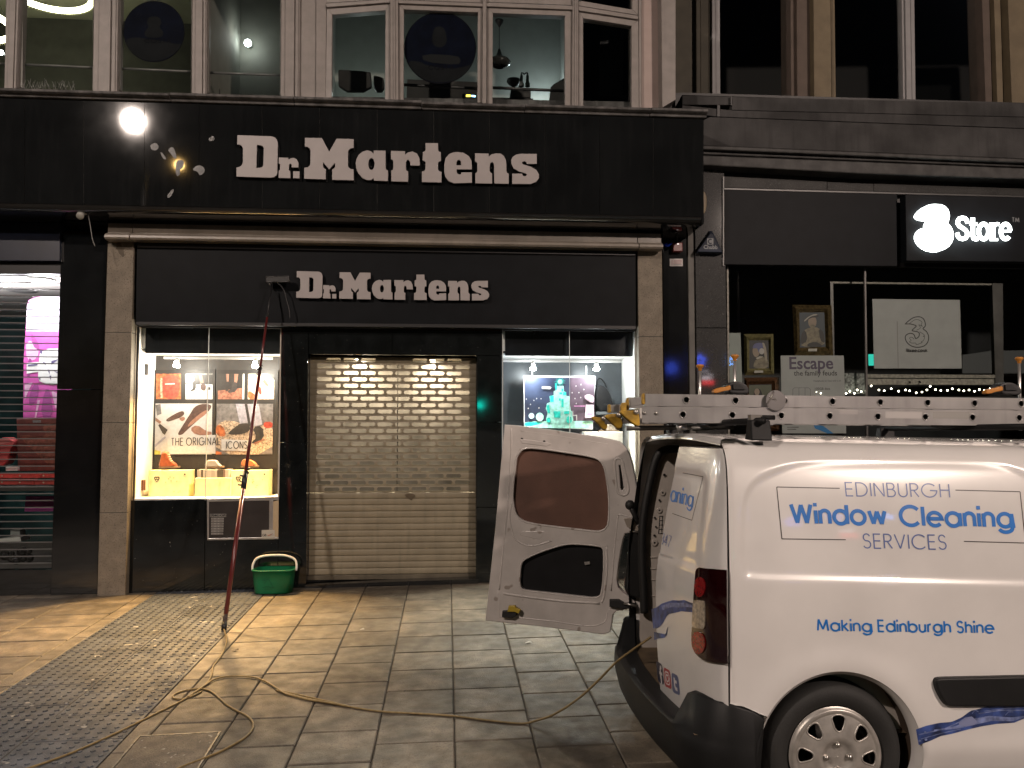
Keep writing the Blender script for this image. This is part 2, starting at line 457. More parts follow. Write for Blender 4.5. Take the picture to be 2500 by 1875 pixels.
def slab(mb, tint, xa, xb, ya, yb, top, m, tv, c=0.006):
    j = random.uniform(-0.0015, 0.0015)
    pts = [(xa, ya), (xb, ya), (xb, yb), (xa, yb)]; ins = [(xa + c, ya + c), (xb - c, ya + c), (xb - c, yb - c), (xa + c, yb - c)]
    vs = [gv(x, y, -0.03) for x, y in pts] + [gv(x, y, top + j - c) for x, y in pts] + [gv(x, y, top + j) for x, y in ins]
    fs = [(8, 9, 10, 11)] + [(a, (a + 1) % 4, 4 + (a + 1) % 4, 4 + a) for a in range(4)] + [(4 + a, 4 + (a + 1) % 4, 8 + (a + 1) % 4, 8 + a) for a in range(4)]
    mb.add(vs, fs[:1] + fs[5:], m); mb.add(vs, fs[1:5], M_ground); tint += [tv] * len(fs)
mb = MB(); tint = []
YA, YB = 1.2, 9.6; gap = 0.007
cols = []
k = 0
xs = [XR + 0.13]
while xs[-1] < 7.5: xs.append(xs[-1] + DX)
# shift the column pattern so that one joint falls where the photograph has it
off = min(((x0 - x) for x in xs), key=abs); xs = [xs[0]] + [x + off for x in xs[1:]]
cols += list(zip(xs[:-1], xs[1:]))
xl = [XL - 0.13]
while xl[-1] > -9: xl.append(xl[-1] - 0.62)
cols_l = list(zip(xl[1:], xl[:-1]))
for ci, (a, b) in enumerate(cols + cols_l):
    wide = ci >= len(cols)
    y = YA + (0.21 if ci % 2 else 0) + random.uniform(-0.05, 0.05)
    while y < YB:
        dy = 0.425 if y > 4.3 else (0.425 if random.random() < 0.75 else 0.62)
        slab(mb, tint, a + gap / 2, b - gap / 2, y, y + dy - 0.010, 0.0, M_slab, random.random() ** 1.2)
        y += dy
for a, b in ((XR, XR + 0.13), (XL - 0.13, XL)):
    y = YA
    while y < YB:
        slab(mb, tint, a + gap / 2, b - gap / 2, y, y + 0.6 - gap, 0.0, M_slab, random.uniform(0.4, 0.8)); y += 0.6
struct(mb.build('pavement', tint=tint, fix=True))
# the blue-grey studded strip
mb = MB(); tint = []
nb = 2; bw = (XR - XL) / nb
for i in range(nb):
    y = YA + 0.2 * i; a = XL + i * bw
    while y < YB - 0.2:
        tv = random.uniform(0.2, 0.85)
        slab(mb, tint, a + 0.002, a + bw - 0.002, y, y + 0.4 - 0.004, 0.0, M_tact, tv, 0.003)
        if 3.3 < y < 9.0:
            n = 8; st = bw / n; sy = 0.4 / 6
            for p in range(n):
                for q in range(6):
                    cx, cy = a + (p + 0.5) * st, y + (q + 0.5) * sy
                    rx = 0.017
                    ring = [(rx * math.cos(t * math.pi / 4), rx * math.sin(t * math.pi / 4)) for t in range(8)]
                    vs = [gv(cx + u, cy + v, -0.002) for u, v in ring] + [gv(cx + u * .78, cy + v * .78, 0.0055) for u, v in ring]
                    fs = [tuple(range(8, 16))] + [(t, (t + 1) % 8, 8 + (t + 1) % 8, 8 + t) for t in range(8)]
                    mb.add(vs, fs, M_tact); tint += [tv] * len(fs)
        y += 0.4
struct(mb.build('tactile_paving', tint=tint))

# ================================================================ materials of the shops
M_gran = mat('polished_black_granite', (0.0075, 0.008, 0.0085), 0.06, spec=1.0, var=0.25, vscale=3.0, rvar=0.01, speck=[(420, 0.74, (0.07, 0.07, 0.07))], bump=0.012, bscale=5)
M_gran2 = mat('flecked_black_granite', (0.007, 0.0085, 0.009), 0.06, var=0.3, speck=[(55, 0.775, (0.22, 0.22, 0.2)), (420, 0.74, (0.05, 0.05, 0.05))], rvar=0.01)
M_fasc = mat('dull_black_fascia_slab', (0.0075, 0.0082, 0.0085), 0.04, var=0.2, vscale=2.0, rvar=0.008, speck=[(300, 0.72, (0.03, 0.03, 0.03))], streak=-0.010)
M_joint = mat('pale_joint_filler', (0.06, 0.06, 0.055), 0.8)
M_stone = mat('speckled_stone_pillar', (0.20, 0.17, 0.13), 0.75, var=0.16, vscale=8, bump=0.2, bscale=150,
              speck=[(130, 0.62, (0.075, 0.064, 0.052)), (75, 0.68, (0.09, 0.075, 0.06))])
M_panel = mat('satin_black_panel', (0.006, 0.007, 0.0085), 0.5, var=0.15, spec=0.1)
M_dark = mat('dark_trim', (0.012, 0.012, 0.013), 0.45)
M_ledge = mat('weathered_grey_ledge', (0.085, 0.082, 0.08), 0.8, var=0.5, vscale=9, streak=0.75, bump=0.3, bscale=70)
M_beam = mat('cream_shutter_box', (0.21, 0.185, 0.155), 0.38, var=0.14, vscale=4, streak=0.15)
M_wood = mat('pinkish_white_window_paint', (0.225, 0.203, 0.188), 0.5, var=0.10, vscale=9, bump=0.08, bscale=50, streak=0.08)
M_letter = mat('off_white_sign_face', (0.33, 0.305, 0.30), 0.45, var=0.05)
M_letter_side = mat('sign_letter_edge', (0.03, 0.02, 0.02), 0.5)
GL = glass('window_glass')
GLU = glass('upper_window_glass', refl=0.6, rough=0.02)
YW, YF, YP = 8.85, 8.30, 8.75          # wall plane, overhanging fascia, stone pillars

# ================================================================ the middle shop building
shop = thing('shop_building', 'shop with black granite front, twin stone pillars and cream sash windows above', 'shop building', P(900, 1440, YW))
# --- the overhanging fascia of granite slabs
xsj = [-900, -420, -150, 60, 204, 353, 486, 640, 780, 921, 1059, 1195, 1331, 1464, 1595, 1718]
def ty(x, top=True): return (239 + (x - 0) * 0.0272) if top else (495 + (x) * 0.0199)
mb = MB()
for a, b in zip(xsj[:-1], xsj[1:]):
    g = 0.45
    j = random.uniform(-0.002, 0.002)
    j = random.uniform(-0.0015, 0.001)
    fr = [P(a + g, ty(a), YF + j), P(b - g, ty(b), YF + j), P(b - g, ty(b, 0), YF + j), P(a + g, ty(a, 0), YF + j)]
    mb.prism(fr, (0, 0.03, 0), M_fasc)
mb.pp([(-900, ty(-900)), (1717, ty(1717)), (1717, ty(1717, 0)), (-900, ty(-900, 0))], YF + 0.004, 0.08, M_joint)
mb.build('fascia', shop)
M_smear = mat('reflection_smear', (.016, .015, .014), .3, var=.5, vscale=40, bump=.4, bscale=60)  # paler flecks painted on to imitate the orange lamp's ragged reflection
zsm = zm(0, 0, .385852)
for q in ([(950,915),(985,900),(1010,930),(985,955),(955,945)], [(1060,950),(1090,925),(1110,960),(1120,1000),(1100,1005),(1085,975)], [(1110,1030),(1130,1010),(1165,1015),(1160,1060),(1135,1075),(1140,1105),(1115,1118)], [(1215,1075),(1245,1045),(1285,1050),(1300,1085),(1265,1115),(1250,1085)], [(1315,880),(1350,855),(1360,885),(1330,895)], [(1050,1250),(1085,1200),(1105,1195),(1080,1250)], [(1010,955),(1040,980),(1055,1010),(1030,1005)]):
    mb = MB(); mb.ps(smooth_loop(zsm(q), 1), YF - .0025, M_smear); mb.build('reflection_smear', shop)
mb = MB()   # rolled lower lip and dark soffit
zl = P(1718, ty(1718, 0), YF).z; xr = P(1718, 529, YF).x; xl0 = P(-900, 480, YF).x
rows = []
for x in (xl0, xr):
    rows.append([(x, YF + 0.005, zl - 0.002), (x, YF + 0.012, zl - 0.03), (x, YF + 0.04, zl - 0.055), (x, YF + 0.09, zl - 0.07), (x, YF + 0.55, zl - 0.075), (x, YF + 0.62, zl - 0.075)])
mb.grid(rows, M_gran)
mb.build('soffit', shop)
mb = MB()   # end return of the fascia box
mb.box(xr - 0.02, xr + 0.003, YF + 0.002, YF + 0.62, zl - 0.07, P(1718, 286, YF).z, M_fasc)
mb.build('fascia_return', shop)
# --- ledge over the fascia
mb = MB()
def pz(x, y, Y): return P(x, y, Y).z
zt = pz(1000, 245, YF - .08); zm_ = pz(1000, 256, YF - .06); zb = pz(1000, 266.2, YF - .02)
xa, xb = P(-900, 220, YF).x, P(1729, 268, YF - .08).x
seg = [xa] + [P(v, 240, YF).x for v in (-350, 0, 420, 720, 1030, 1280, 1585)] + [xb]
for a, b in zip(seg[:-1], seg[1:]):
    dz = random.uniform(-0.006, 0.006); dy = random.uniform(-0.006, 0.006)
    prof = [(YF - .085, zt + dz), (YF - .09, zm_ + .012 + dz), (YF - .06, zm_ + dz), (YF - .03, zm_ - .008 + dz), (YF - .028, zb), (YF + .36, zb), (YF + .36, zt + dz)]
    n = len(prof)
    vs = [(a + .002, y + dy, z) for y, z in prof] + [(b - .002, y + dy, z) for y, z in prof]
    mb.add(vs, [tuple(range(n)), tuple(range(2 * n - 1, n - 1, -1))] + [(k, n + k, n + (k + 1) % n, (k + 1) % n) for k in range(n)], M_ledge)
mb.build('ledge', shop, bevel=0.006)
# --- black wall behind everything at street level
mb = MB()
mb.pp([(-900, 470), (1700, 470), (1700, 566), (-900, 566)], YW + .06, .12, M_gran)
mb.pp([(332, 560), (1560, 560), (1556, 803), (331, 795)], YW + .04, .14, M_dark)
mb.build('wall_backing', shop)
# --- pilasters and pillars
def stone_pillar(name, tl, tr, br, bl, cuts, side):
    mb = MB(); ys = [tl[1]] + cuts + [bl[1]]
    def L(y): return tl[0] + (bl[0] - tl[0]) * (y - tl[1]) / (bl[1] - tl[1])
    def Rr(y): return tr[0] + (br[0] - tr[0]) * (y - tr[1]) / (br[1] - tr[1])
    for a, b in zip(ys[:-1], ys[1:]):
        mb.prism([P(L(a), a + .6, YP), P(Rr(a), a + .6, YP), P(Rr(b), b - .6, YP), P(L(b), b - .6, YP)], (0, .24, 0), M_stone)
    mb.pp([(L(tl[1]) + 1, tl[1]), (Rr(tl[1]) - 1, tl[1]), (Rr(1460) - 1, 1465), (L(1460) + 1, 1465)], YP + .004, .2, M_joint)
    return mb.build(name, shop, bevel=0.004)
stone_pillar('stone_pillar', (263, 588), (327, 590), (305, 1462), (237, 1462), [812, 1032, 1252], 1)
stone_pillar('stone_pillar', (1557, 606), (1616, 607), (1625, 1462), (1566, 1462), [822, 1040, 1258], -1)
M_stain = mat('damp_stain', (0.10, 0.082, 0.06), 0.8, var=0.2)
mb = MB(); mb.ps(smooth_loop(zm(180, 480, .10850)([(955, 1020), (1070, 1030), (1075, 1130), (1165, 1150), (1110, 1210), (1150, 1330), (1095, 1375), (1060, 1310), (1010, 1280), (1000, 1210), (935, 1175), (965, 1130)]), 2), YP - .0025, M_stain); mb.build('stain', shop)
# --- cream shutter box across the top
mb = MB()
def beam(x1, x2):
    ya = lambda x: 544 + (x - 260) * 0.0199
    X1, X2 = P(x1, 560, 8.62).x, P(x2, 560, 8.62).x
    zc = lambda dy, Y: P(900, 544 + 640 * .0199 + dy, Y).z
    prof = [(8.66, zc(0, 8.66)), (8.655, zc(23, 8.655)), (8.60, zc(25, 8.6)), (8.575, zc(28, 8.575)), (8.572, zc(33, 8.572)), (8.59, zc(38, 8.59)), (8.63, zc(41, 8.63)), (8.70, zc(45, 8.70)), (8.86, zc(45, 8.86)), (8.86, zc(0, 8.86))]
    n = len(prof)
    mb.add([(X1, y, z) for y, z in prof] + [(X2, y, z) for y, z in prof],
           [tuple(range(n)), tuple(range(2 * n - 1, n - 1, -1))] + [(k, n + k, n + (k + 1) % n, (k + 1) % n) for k in range(n)], M_beam)
beam(260, 319.5); beam(321.5, 1557); beam(1559, 1616)
mb.build('shutter_box', shop)
# --- lower fascia panel
mb = MB()
mb.pp([(334, 594), (1552, 613), (1553, 803), (331, 792)], 8.74, .10, M_panel)
mb.pp([(334, 594), (1552, 613), (1552, 624), (334, 604)], 8.715, .022, M_dark)
mb.pp([(331, 785), (1553, 795), (1553, 804), (331, 793)], 8.715, .022, M_dark)
mb.build('fascia_panel', shop, bevel=0.004)
# --- granite cladding around the openings
mb = MB()
def clad(p, Y=YW, d=.1, m=M_gran2): mb.pp(p, Y, d, m)
clad([(318, 1222), (500, 1219), (498, 1475), (312, 1480)]); clad([(501.2, 1219), (681, 1214), (676, 1475), (499.2, 1475)], YW + .002)
clad([(687, 801), (753, 802), (750, 1080), (684, 1080)]); clad([(684, 1081), (750, 1081), (747, 1475), (677, 1475)], YW + .002)
clad([(754, 802), (957, 804), (957, 866), (754, 864)]); clad([(958, 804), (1226, 808), (1226, 868), (958, 866)], YW + .002)
clad([(1165, 869), (1225, 869), (1225, 1030), (1164, 1030)]); clad([(1164, 1031), (1225, 1031), (1224, 1238), (1163, 1238)], YW + .002); clad([(1163, 1239), (1224, 1239), (1222, 1475), (1161, 1475)])
clad([(1225, 1239), (1556, 1246), (1562, 1475), (1224, 1475)], YW + .001)
clad([(1618, 560), (1679, 556), (1690, 1475), (1628, 1475)], YW + .03, .1, M_gran)
mb.build('cladding', shop, bevel=0.002)
mb = MB(); mb.pp([(745, 1402), (1166, 1397), (1168, 1440), (745, 1450)], YW + .16, .05, M_dark); mb.pp([(744, 1428), (1168, 1413), (1168, 1470), (744, 1475)], YW - .03, .25, M_gran); mb.build('door_step', shop)
mb = MB(); mb.pp([(1679.5, 557), (1693.5, 557), (1705, 1475), (1691, 1475)], YW, .05, mat('grey_edge_strip', (.10, .095, .085), .6, var=.2)); mb.build('edge_strip', shop)
# black pilaster between the two shop fronts on the left
mb = MB()
mb.pp([(150, 566), (262, 566), (251, 950), (139, 950)], YW, .1, M_gran); mb.pp([(139, 951.5), (251, 951.5), (236, 1475), (123, 1475)], YW + .002, .1, M_gran)
mb.build('pilaster', shop, bevel=0.002)

# --- roller shutter of the doorway
M_slat = mat('cream_shutter_slat', (0.235, 0.203, 0.142), 0.42, var=0.12, vscale=5, streak=0.18, bump=0.05, bscale=30)
M_guide = mat('shutter_guide', (0.05, 0.045, 0.04), 0.4, 0.6)
YS = 9.0
sh = MB()
TLp, TRp = P(754, 866, YS), P(1166, 868, YS); zbot = P(950, 1402, YS).z
X1, X2 = TLp.x - .03, TRp.x + .02; ztop = TLp.z + 0.01
nrow = 21; pitch = (P(950, 872, YS).z - P(950, 1202, YS).z) / nrow; z = P(950, 872, YS).z
zstart = z
def slat_strip(xa, xb, za, zb_, bow=.007):
    """one curved slat between heights za (top) and zb_"""
    rows = []
    for i in range(5):
        t = i / 4; rows.append([(x, YS - bow * math.sin(math.pi * min(1, max(0, t))), za + (zb_ - za) * t) for x in (xa, xb)])
    sh.grid(rows, M_slat)
hw = .185 * 1.0; xw = (P(1150, 950, YS).x - P(771, 950, YS).x); cell = xw / 9
xc0 = P(771, 950, YS).x
for r in range(nrow):
    za = zstart - r * pitch; zb_ = za - pitch
    f1, f2 = za - pitch * .20, za - pitch * .80   # hole top/bottom
    bow = .007
    def yy(zv): return YS - bow * math.sin(math.pi * (za - zv) / pitch)
    odd = (r % 2 == 0)
    edges = []
    n = 8 if odd else 9
    st = xc0 + (cell * .5 if odd else 0)
    if r == 0: holes = [0, 1, 2, 5, 6, 7]
    else: holes = list(range(n))
    hs = [(st + k * cell + .014, st + (k + 1) * cell - .014) for k in holes]
    zs_top = [za, za - pitch * .06, f1]; zs_bot = [f2, zb_ + pitch * .06, zb_]
    for zz in (zs_top, zs_bot):
        sh.grid([[(x, yy(q), q) for x in (X1, X2)] for q in zz], M_slat)
    xs_ = [X1] + [v for h in hs for v in h] + [X2]
    for k in range(0, len(xs_), 2):
        sh.grid([[(x, yy(q), q) for x in (xs_[k], xs_[k + 1])] for q in (f1, (f1 + f2) / 2, f2)], M_slat)
    for a, b in hs:   # little rims that give the holes their thickness and rounded corners
        c = .012
        for (sx, sz) in ((a, f1), (b, f1), (a, f2), (b, f2)):
            ux = c if sx == a else -c; uz = -c if sz == f1 else c
            sh.add([(sx, yy(sz), sz), (sx + ux, yy(sz), sz), (sx, yy(sz + uz), sz + uz)], [(0, 1, 2)], M_slat)
        sh.add([(a, yy(f1), f1), (b, yy(f1), f1), (b, yy(f1) + .012, f1), (a, yy(f1) + .012, f1)], [(0, 1, 2, 3)], M_slat)
        sh.add([(a, yy(f2), f2), (b, yy(f2), f2), (b, yy(f2) + .012, f2), (a, yy(f2) + .012, f2)], [(0, 1, 2, 3)], M_slat)
zsol = zstart - nrow * pitch; nsol = 13; ps_ = (zsol - zbot) / nsol
for r in range(nsol):
    za = zsol - r * ps_; zb_ = za - ps_
    sh.grid([[(x, YS + .007, za), (x, YS - .002, za - ps_ * .07), (x, YS - .0045, za - ps_ * .2), (x, YS - .0055, za - ps_ * .5), (x, YS - .0045, za - ps_ * .82), (x, YS - .002, za - ps_ * .93), (x, YS + .007, zb_)] for x in (X1, X2)], M_slat)
shutter = sh.build('roller_shutter', shop)
mb = MB(); mb.box(X1 - .01, X2 + .01, YS - .014, YS + .012, zbot - .05, zbot - .002, mat('shutter_foot', (.10, .085, .06), .5, var=.3)); mb.build('bottom_bar', shutter, bevel=.004)
mb = MB()
mb.pp([(750, 864), (757, 864), (753, 1408), (745, 1408)], YS - .03, .05, M_guide); mb.build('guide_rail', shutter)
mb = MB(); mb.pp([(1162, 868), (1169, 868), (1168, 1403), (1161, 1403)], YS - .03, .05, M_guide); mb.build('guide_rail', shutter)
mb = MB(); mb.ps(smooth_loop(zm(740, 840, .24109)([(1030, 1525), (1060, 1510), (1130, 1520), (1140, 1545), (1110, 1560), (1100, 1590), (1070, 1560), (1040, 1545)]), 2), YS - .0135, mat('rust_mark', (.10, .075, .045), .8, var=.4)); mb.build('dirt_mark', shutter)
# lobby behind the shutter, with two downlights
M_lobby = mat('pale_lobby_wall', (.22, .20, .17), .5, var=.1)
lob = MB(); xa, xb = X1 + .03, X2 - .03; z0, z1 = zbot - .1, ztop - .03
ld = 9.42
lob.sheet([(xa, YS + .05, z1), (xb, YS + .05, z1), (xb, ld, z1), (xa, ld, z1)], M_lobby)
lob.sheet([(xa, YS + .05, z0), (xa, YS + .05, z1), (xa, ld, z1), (xa, ld, z0)], M_lobby)
lob.sheet([(xb, YS + .05, z0), (xb, YS + .05, z1), (xb, ld, z1), (xb, ld, z0)], M_lobby)
lob.sheet([(xa, YS + .05, z0), (xb, YS + .05, z0), (xb, ld, z0), (xa, ld, z0)], M_dark)
lob.build('lobby', shop)
M_dglass = mat('glazed_inner_door', (.055, .05, .045), .2, var=.35, vscale=3, spec=.8)
mb = MB(); xm = P(970, 1100, ld).x; mb.box(xa, xm - .004, ld - .01, ld + .02, z0, z1, M_dglass); mb.box(xm + .004, xb, ld - .01, ld + .02, z0, z1, M_dglass); mb.build('inner_door', shop)
mb = MB(); EMd = emit('downlight_glow', (1, .86, .62), 60)
for px in (873, 1056):
    p = P(px, 868, YS + .16); p.z = z1 - .004
    mb = MB(); mb.lathe(p, (0, 0, -1), [(.055, 0), (.055, .012), (.04, .012)], M_beam, 20); mb.lathe(p, (0, 0, -1), [(.04, .008), (.001, .008)], EMd, 20); mb.build('downlight', shop)
    lamp('AREA', 'downlight_light', p - Vector((0, 0, .02)), 95, (1, .87, .64), .08, p - Vector((0, -.08, 1)), shop)
# ================================================================ shop signs: heavy slab letters
ZA = (560, 310, .180832); ZB = (940, 310, .180832)
def ell(cx, cy, rx, ry, n=20): return [(cx + rx * math.cos(2 * math.pi * k / n), cy + ry * math.sin(2 * math.pi * k / n)) for k in range(n)]
LET = [
 (ZA, [[(110,112),(560,128),(590,134),(618,148),(638,170),(652,215),(645,620),(632,655),(605,675),(560,683),(98,668),(98,548),(130,543),(158,528),(178,500),(185,470),(185,290),(172,258),(145,238),(108,236)], [(370,240),(420,245),(455,262),(467,290),(460,515),(448,540),(415,552),(362,557)]]),
 (ZA, [[(670,415),(795,418),(795,445),(830,425),(870,420),(905,435),(930,480),(930,545),(845,545),(840,505),(825,495),(805,505),(800,585),(820,600),(822,690),(667,685),(667,590),(685,580),(688,500),(668,490)]]),
 (ZA, [[(863,600),(945,602),(945,692),(862,690)]]),
 (ZA, [[(1022,148),(1248,152),(1348,338),(1450,160),(1675,166),(1675,283),(1630,290),(1605,315),(1600,340),(1598,520),(1610,550),(1640,570),(1675,573),(1675,718),(1390,712),(1390,572),(1420,560),(1430,535),(1428,478),(1348,570),(1262,468),(1262,530),(1275,560),(1300,572),(1298,706),(1013,697),(1013,553),(1060,545),(1090,520),(1095,490),(1098,320),(1085,290),(1060,270),(1022,262)]]),
 (ZA, [[(1950,365),(1950,320),(2107,322),(2107,540),(2112,575),(2140,588),(2138,728),(1952,722),(1950,690),(1910,715),(1860,715),(1800,690),(1745,630),(1715,560),(1708,490),(1720,430),(1750,375),(1800,335),(1860,318),(1910,330)], ell(1918,500,45,82)]),
 (ZB, [[(82,325),(268,330),(268,378),(310,345),(370,333),(430,360),(462,420),(468,480),(467,520),(345,518),(340,470),(320,442),(295,445),(280,475),(278,560),(288,590),(310,600),(308,738),(87,732),(87,590),(108,578),(115,550),(113,460),(100,440),(82,435)]]),
 (ZB, [[(548,218),(712,220),(715,310),(725,335),(752,342),(752,460),(725,465),(713,490),(712,570),(725,597),(762,610),(760,747),(500,742),(500,605),(535,592),(548,565),(550,480),(538,458),(510,452),(512,340),(540,330),(550,310)]]),
 (ZB, [[(985,340),(1060,352),(1130,395),(1165,455),(1170,520),(1168,572),(965,570),(965,610),(980,635),(1005,643),(1030,640),(1030,615),(1170,615),(1172,752),(930,758),(860,730),(815,670),(802,600),(803,500),(820,420),(870,365),(930,343)], [(962,520),(962,475),(975,450),(995,442),(1018,450),(1028,478),(1028,520)]]),
 (ZB, [[(1218,357),(1398,362),(1398,405),(1440,372),(1500,358),(1560,362),(1605,395),(1630,450),(1638,520),(1636,590),(1645,620),(1668,632),(1668,766),(1478,762),(1475,520),(1465,485),(1445,472),(1422,485),(1412,520),(1410,590),(1420,615),(1443,628),(1443,763),(1222,758),(1222,625),(1240,615),(1248,595),(1248,500),(1240,475),(1218,465)]]),
 (ZB, [[(1830,365),(2047,365),(2047,497),(1915,497),(1910,475),(1885,463),(1855,468),(1845,485),(1860,505),(1960,535),(2040,580),(2075,640),(2075,690),(2040,740),(1960,768),(1720,767),(1720,632),(1850,632),(1855,655),(1880,668),(1908,660),(1918,640),(1900,625),(1810,600),(1740,560),(1710,500),(1705,450),(1725,405),(1770,375)]]),
]
def shop_sign(label, Ys, fit=None):
    t = None
    allp = [P(*q, YF - .05) for (o, loops) in LET for q in zm(*o)(loops[0])]
    bx0 = min(p.x for p in allp); bx1 = max(p.x for p in allp); bz0 = min(p.z for p in allp); bz1 = max(p.z for p in allp)
    if fit:
        l, r, base = fit
        A, B = P(*l, Ys), P(*r, Ys); s = (B.x - A.x) / (bx1 - bx0); tx, tz = A.x, P(*base, Ys).z
    else: s, tx, tz = 1, bx0, bz0
    t = thing('shop_sign', label, 'shop sign', (tx, Ys, tz))
    for o, loops in LET:
        lp = [[((p.x - bx0) * s, (p.z - bz0) * s) for p in (P(*q, YF - .05) for q in zm(*o)(l))] for l in loops]
        vs, fs = outline(lp, .03 * s, .002)
        mb = MB()
        mb.add([(tx + v.x, Ys + .015 * s - v.z, tz + v.y) for v in vs], fs, M_letter)
        ob = mb.build('letter', t)
        for p in ob.data.polygons: p.material_index = 0
        ob.data.materials.append(M_letter_side)
        for p in ob.data.polygons:
            if abs(p.normal.y) < .5: p.material_index = 1
        c = centre([(tx + x, 0, tz + z) for x, z in lp[0]])
        mb = MB(); mb.tube([(c.x, Ys + .03 * s, c.z), (c.x, Ys + .055, c.z)], .008, M_dark, 6)
        k = mb.build('stand_off', ob)
    return t
shop_sign('large off-white shop name in slab letters on the overhanging fascia', YF - .05)
shop_sign('smaller off-white shop name in slab letters on the panel over the doorway', 8.685, ((724, 700), (1194, 700), (960, 732)))

# ================================================================ left display window of the shop
M_white_in = mat('white_display_wall', (.85, .83, .78), .6, var=.05)
M_greyin = mat('dark_display_back', (.03, .027, .027), .5, var=.2)
YG = 8.87
def win_box(name, lx, rx, ty_, by_, pelm, yb, left_m, right_m, back_m, pel_m):
    """display window niche: floor, ceiling, cheeks, back wall and dark pelmet behind the glass"""
    a, b = P(lx, ty_, YG).x, P(rx, ty_, YG).x; z1 = P((lx + rx) / 2, ty_, YG).z; z0 = P((lx + rx) / 2, by_, YG).z; zp = P((lx + rx) / 2, pelm, YG + .1).z
    mb = MB()
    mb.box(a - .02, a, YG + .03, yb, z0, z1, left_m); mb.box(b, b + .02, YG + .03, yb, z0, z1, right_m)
    mb.box(a - .02, b + .02, yb, yb + .02, z0 - .02, z1, back_m)
    mb.box(a, b, YG + .012, yb, z0 - .03, z0, M_white_in)
    mb.box(a, b, YG + .13, yb, zp + .012, zp + .03, M_white_in)
    mb.build(name, shop)
    mb = MB(); mb.box(a + .035, b - .001, YG + .10, YG + .125, zp, z1, pel_m); mb.box(a + .002, a + .033, YG + .1, YG + .125, zp + .05, z1, M_white_in); mb.build('pelmet', shop)
    mb = MB(); mb.box(a, b, YG - .02, YG + .03, z1, z1 + .025, M_dark); mb.build('window_head', shop)
    return a, b, z0, z1, zp
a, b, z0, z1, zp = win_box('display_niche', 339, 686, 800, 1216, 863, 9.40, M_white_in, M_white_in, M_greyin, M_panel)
def pane(a, b, z0, z1, Y, parent, name='glass_pane', m=None, th=.008):
    mb = MB(); mb.sheet([(a, Y, z0), (b, Y, z0), (b, Y, z1), (a, Y, z1)], m or GL); return mb.build(name, parent, fix=False)
xm = P(506, 1000, YG).x
pane(a, xm - .003, z0, z1, YG, shop); pane(xm + .003, b, z0, z1, YG, shop)
M_edge = mat('bright_glass_edge', (.6, .62, .6), .2, var=.1)
mb = MB(); mb.box(xm - .0035, xm + .0035, YG - .004, YG + .006, z0, z1, M_edge); mb.build('glass_joint', shop)
M_alu = mat('brushed_aluminium', (.62, .60, .58), .35, .9, var=.12)
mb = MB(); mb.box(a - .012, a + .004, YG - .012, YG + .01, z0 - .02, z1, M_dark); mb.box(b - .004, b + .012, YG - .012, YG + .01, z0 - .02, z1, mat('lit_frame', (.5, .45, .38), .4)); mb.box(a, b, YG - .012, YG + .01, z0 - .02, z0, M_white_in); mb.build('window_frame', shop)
# track lights
M_wmetal = mat('white_metal', (.7, .7, .68), .4)
def track(a, b, z, y, xs, power, col, label, grp, em, out):
    t = thing('track_light', label, 'track light', ((a + b) / 2, y, z), grp)
    mb = MB(); mb.box(a, b, y - .015, y + .015, z - .012, z + .012, M_wmetal); mb.build('rail', t)
    for x in xs:
        mb = MB(); mb.tube([(x, y, z - .01), (x, y - .02, z - .05), (x, y - .03, z - .09)], .022, M_wmetal, 14); mb.build('spot_head', t)
        mb = MB(); mb.lathe((x, y - .031, z - .0925), (0, -.3, -1), [(.036, -.01), (.034, .004), (.001, .006)], em, 18); mb.build('bulb', t)
        mb = MB(); mb.ball((x, y - .05, z - .055), .02, em, 10); mb.build('bulb', t)
        lamp('POINT', 'track_light_glow', (x, y - .035, z - .13), power, col, .03, None, t)
        lamp('SPOT', 'track_light_beam', (x, y - .06, z - .12), out[0], out[1], .03, (x, y - .75, z - 2.1), t, 96, .9)
EMw = emit('track_bulb_warm', (1, .93, .8), 90); EMc = emit('track_bulb_cool', (.92, .97, 1), 90)
zt = P(500, 876, 9.05).z
track(a + .2, b - .12, zt + .01, 9.06, [P(433, 880, 9.05).x, P(624, 880, 9.05).x], 26, (1, .90, .76), 'white rail with two warm spots in the boot display window', 'display window track lights', EMw, (800, (1, .58, .22)))
# picture boards
M_board = mat('black_picture_board', (.012, .011, .011), .5)
PR = {}
def ink(name, c, var=.25, sc=40): return mat('print_' + name, c, .45, var=var, vscale=sc)
I_white = ink('white', (.56, .54, .52), .08); I_dark = ink('black', (.02, .018, .018)); I_skin = ink('skin', (.27, .14, .10), .2); I_stock = ink('stocking', (.055, .03, .026), .35)
I_red = ink('red', (.35, .05, .03), .5, 25); I_org = ink('orange', (.34, .10, .035), .6, 25); I_lilac = ink('lilac_grey', (.34, .32, .36), .2); I_grey = ink('grey', (.14, .13, .13), .4, 20); I_brick = ink('brick', (.28, .12, .08), .5, 30); I_conf = ink('confetti', (.42, .32, .23), .6, 60)
Zw = (340, 880, .21699)
YBd = 9.372
class Print:
    """a flat print: coloured shapes a fraction of a millimetre apart on one board"""
    def __init__(s, mb, Y): s.mb = mb; s.Y = Y; s.k = 0
    def __call__(s, pts, m, o=Zw, sm=0):
        s.k += 1; q = zm(*o)(pts)
        if sm: q = smooth_loop(q, sm)
        s.mb.ps(q, s.Y - .0006 * s.k, m)
def board(label, corners, art, Y=YBd, back=M_board, o=Zw, cat='poster', name='poster_board', grp=None, d=.02):
    c = zm(*o)(corners); mb = MB(); mb.pp(c, Y, d, back)
    pr = Print(mb, Y); art(pr)
    if label is None: return mb.build('print', hp)
    ob = mb.build(name); tag(ob, label, cat, grp); return ob
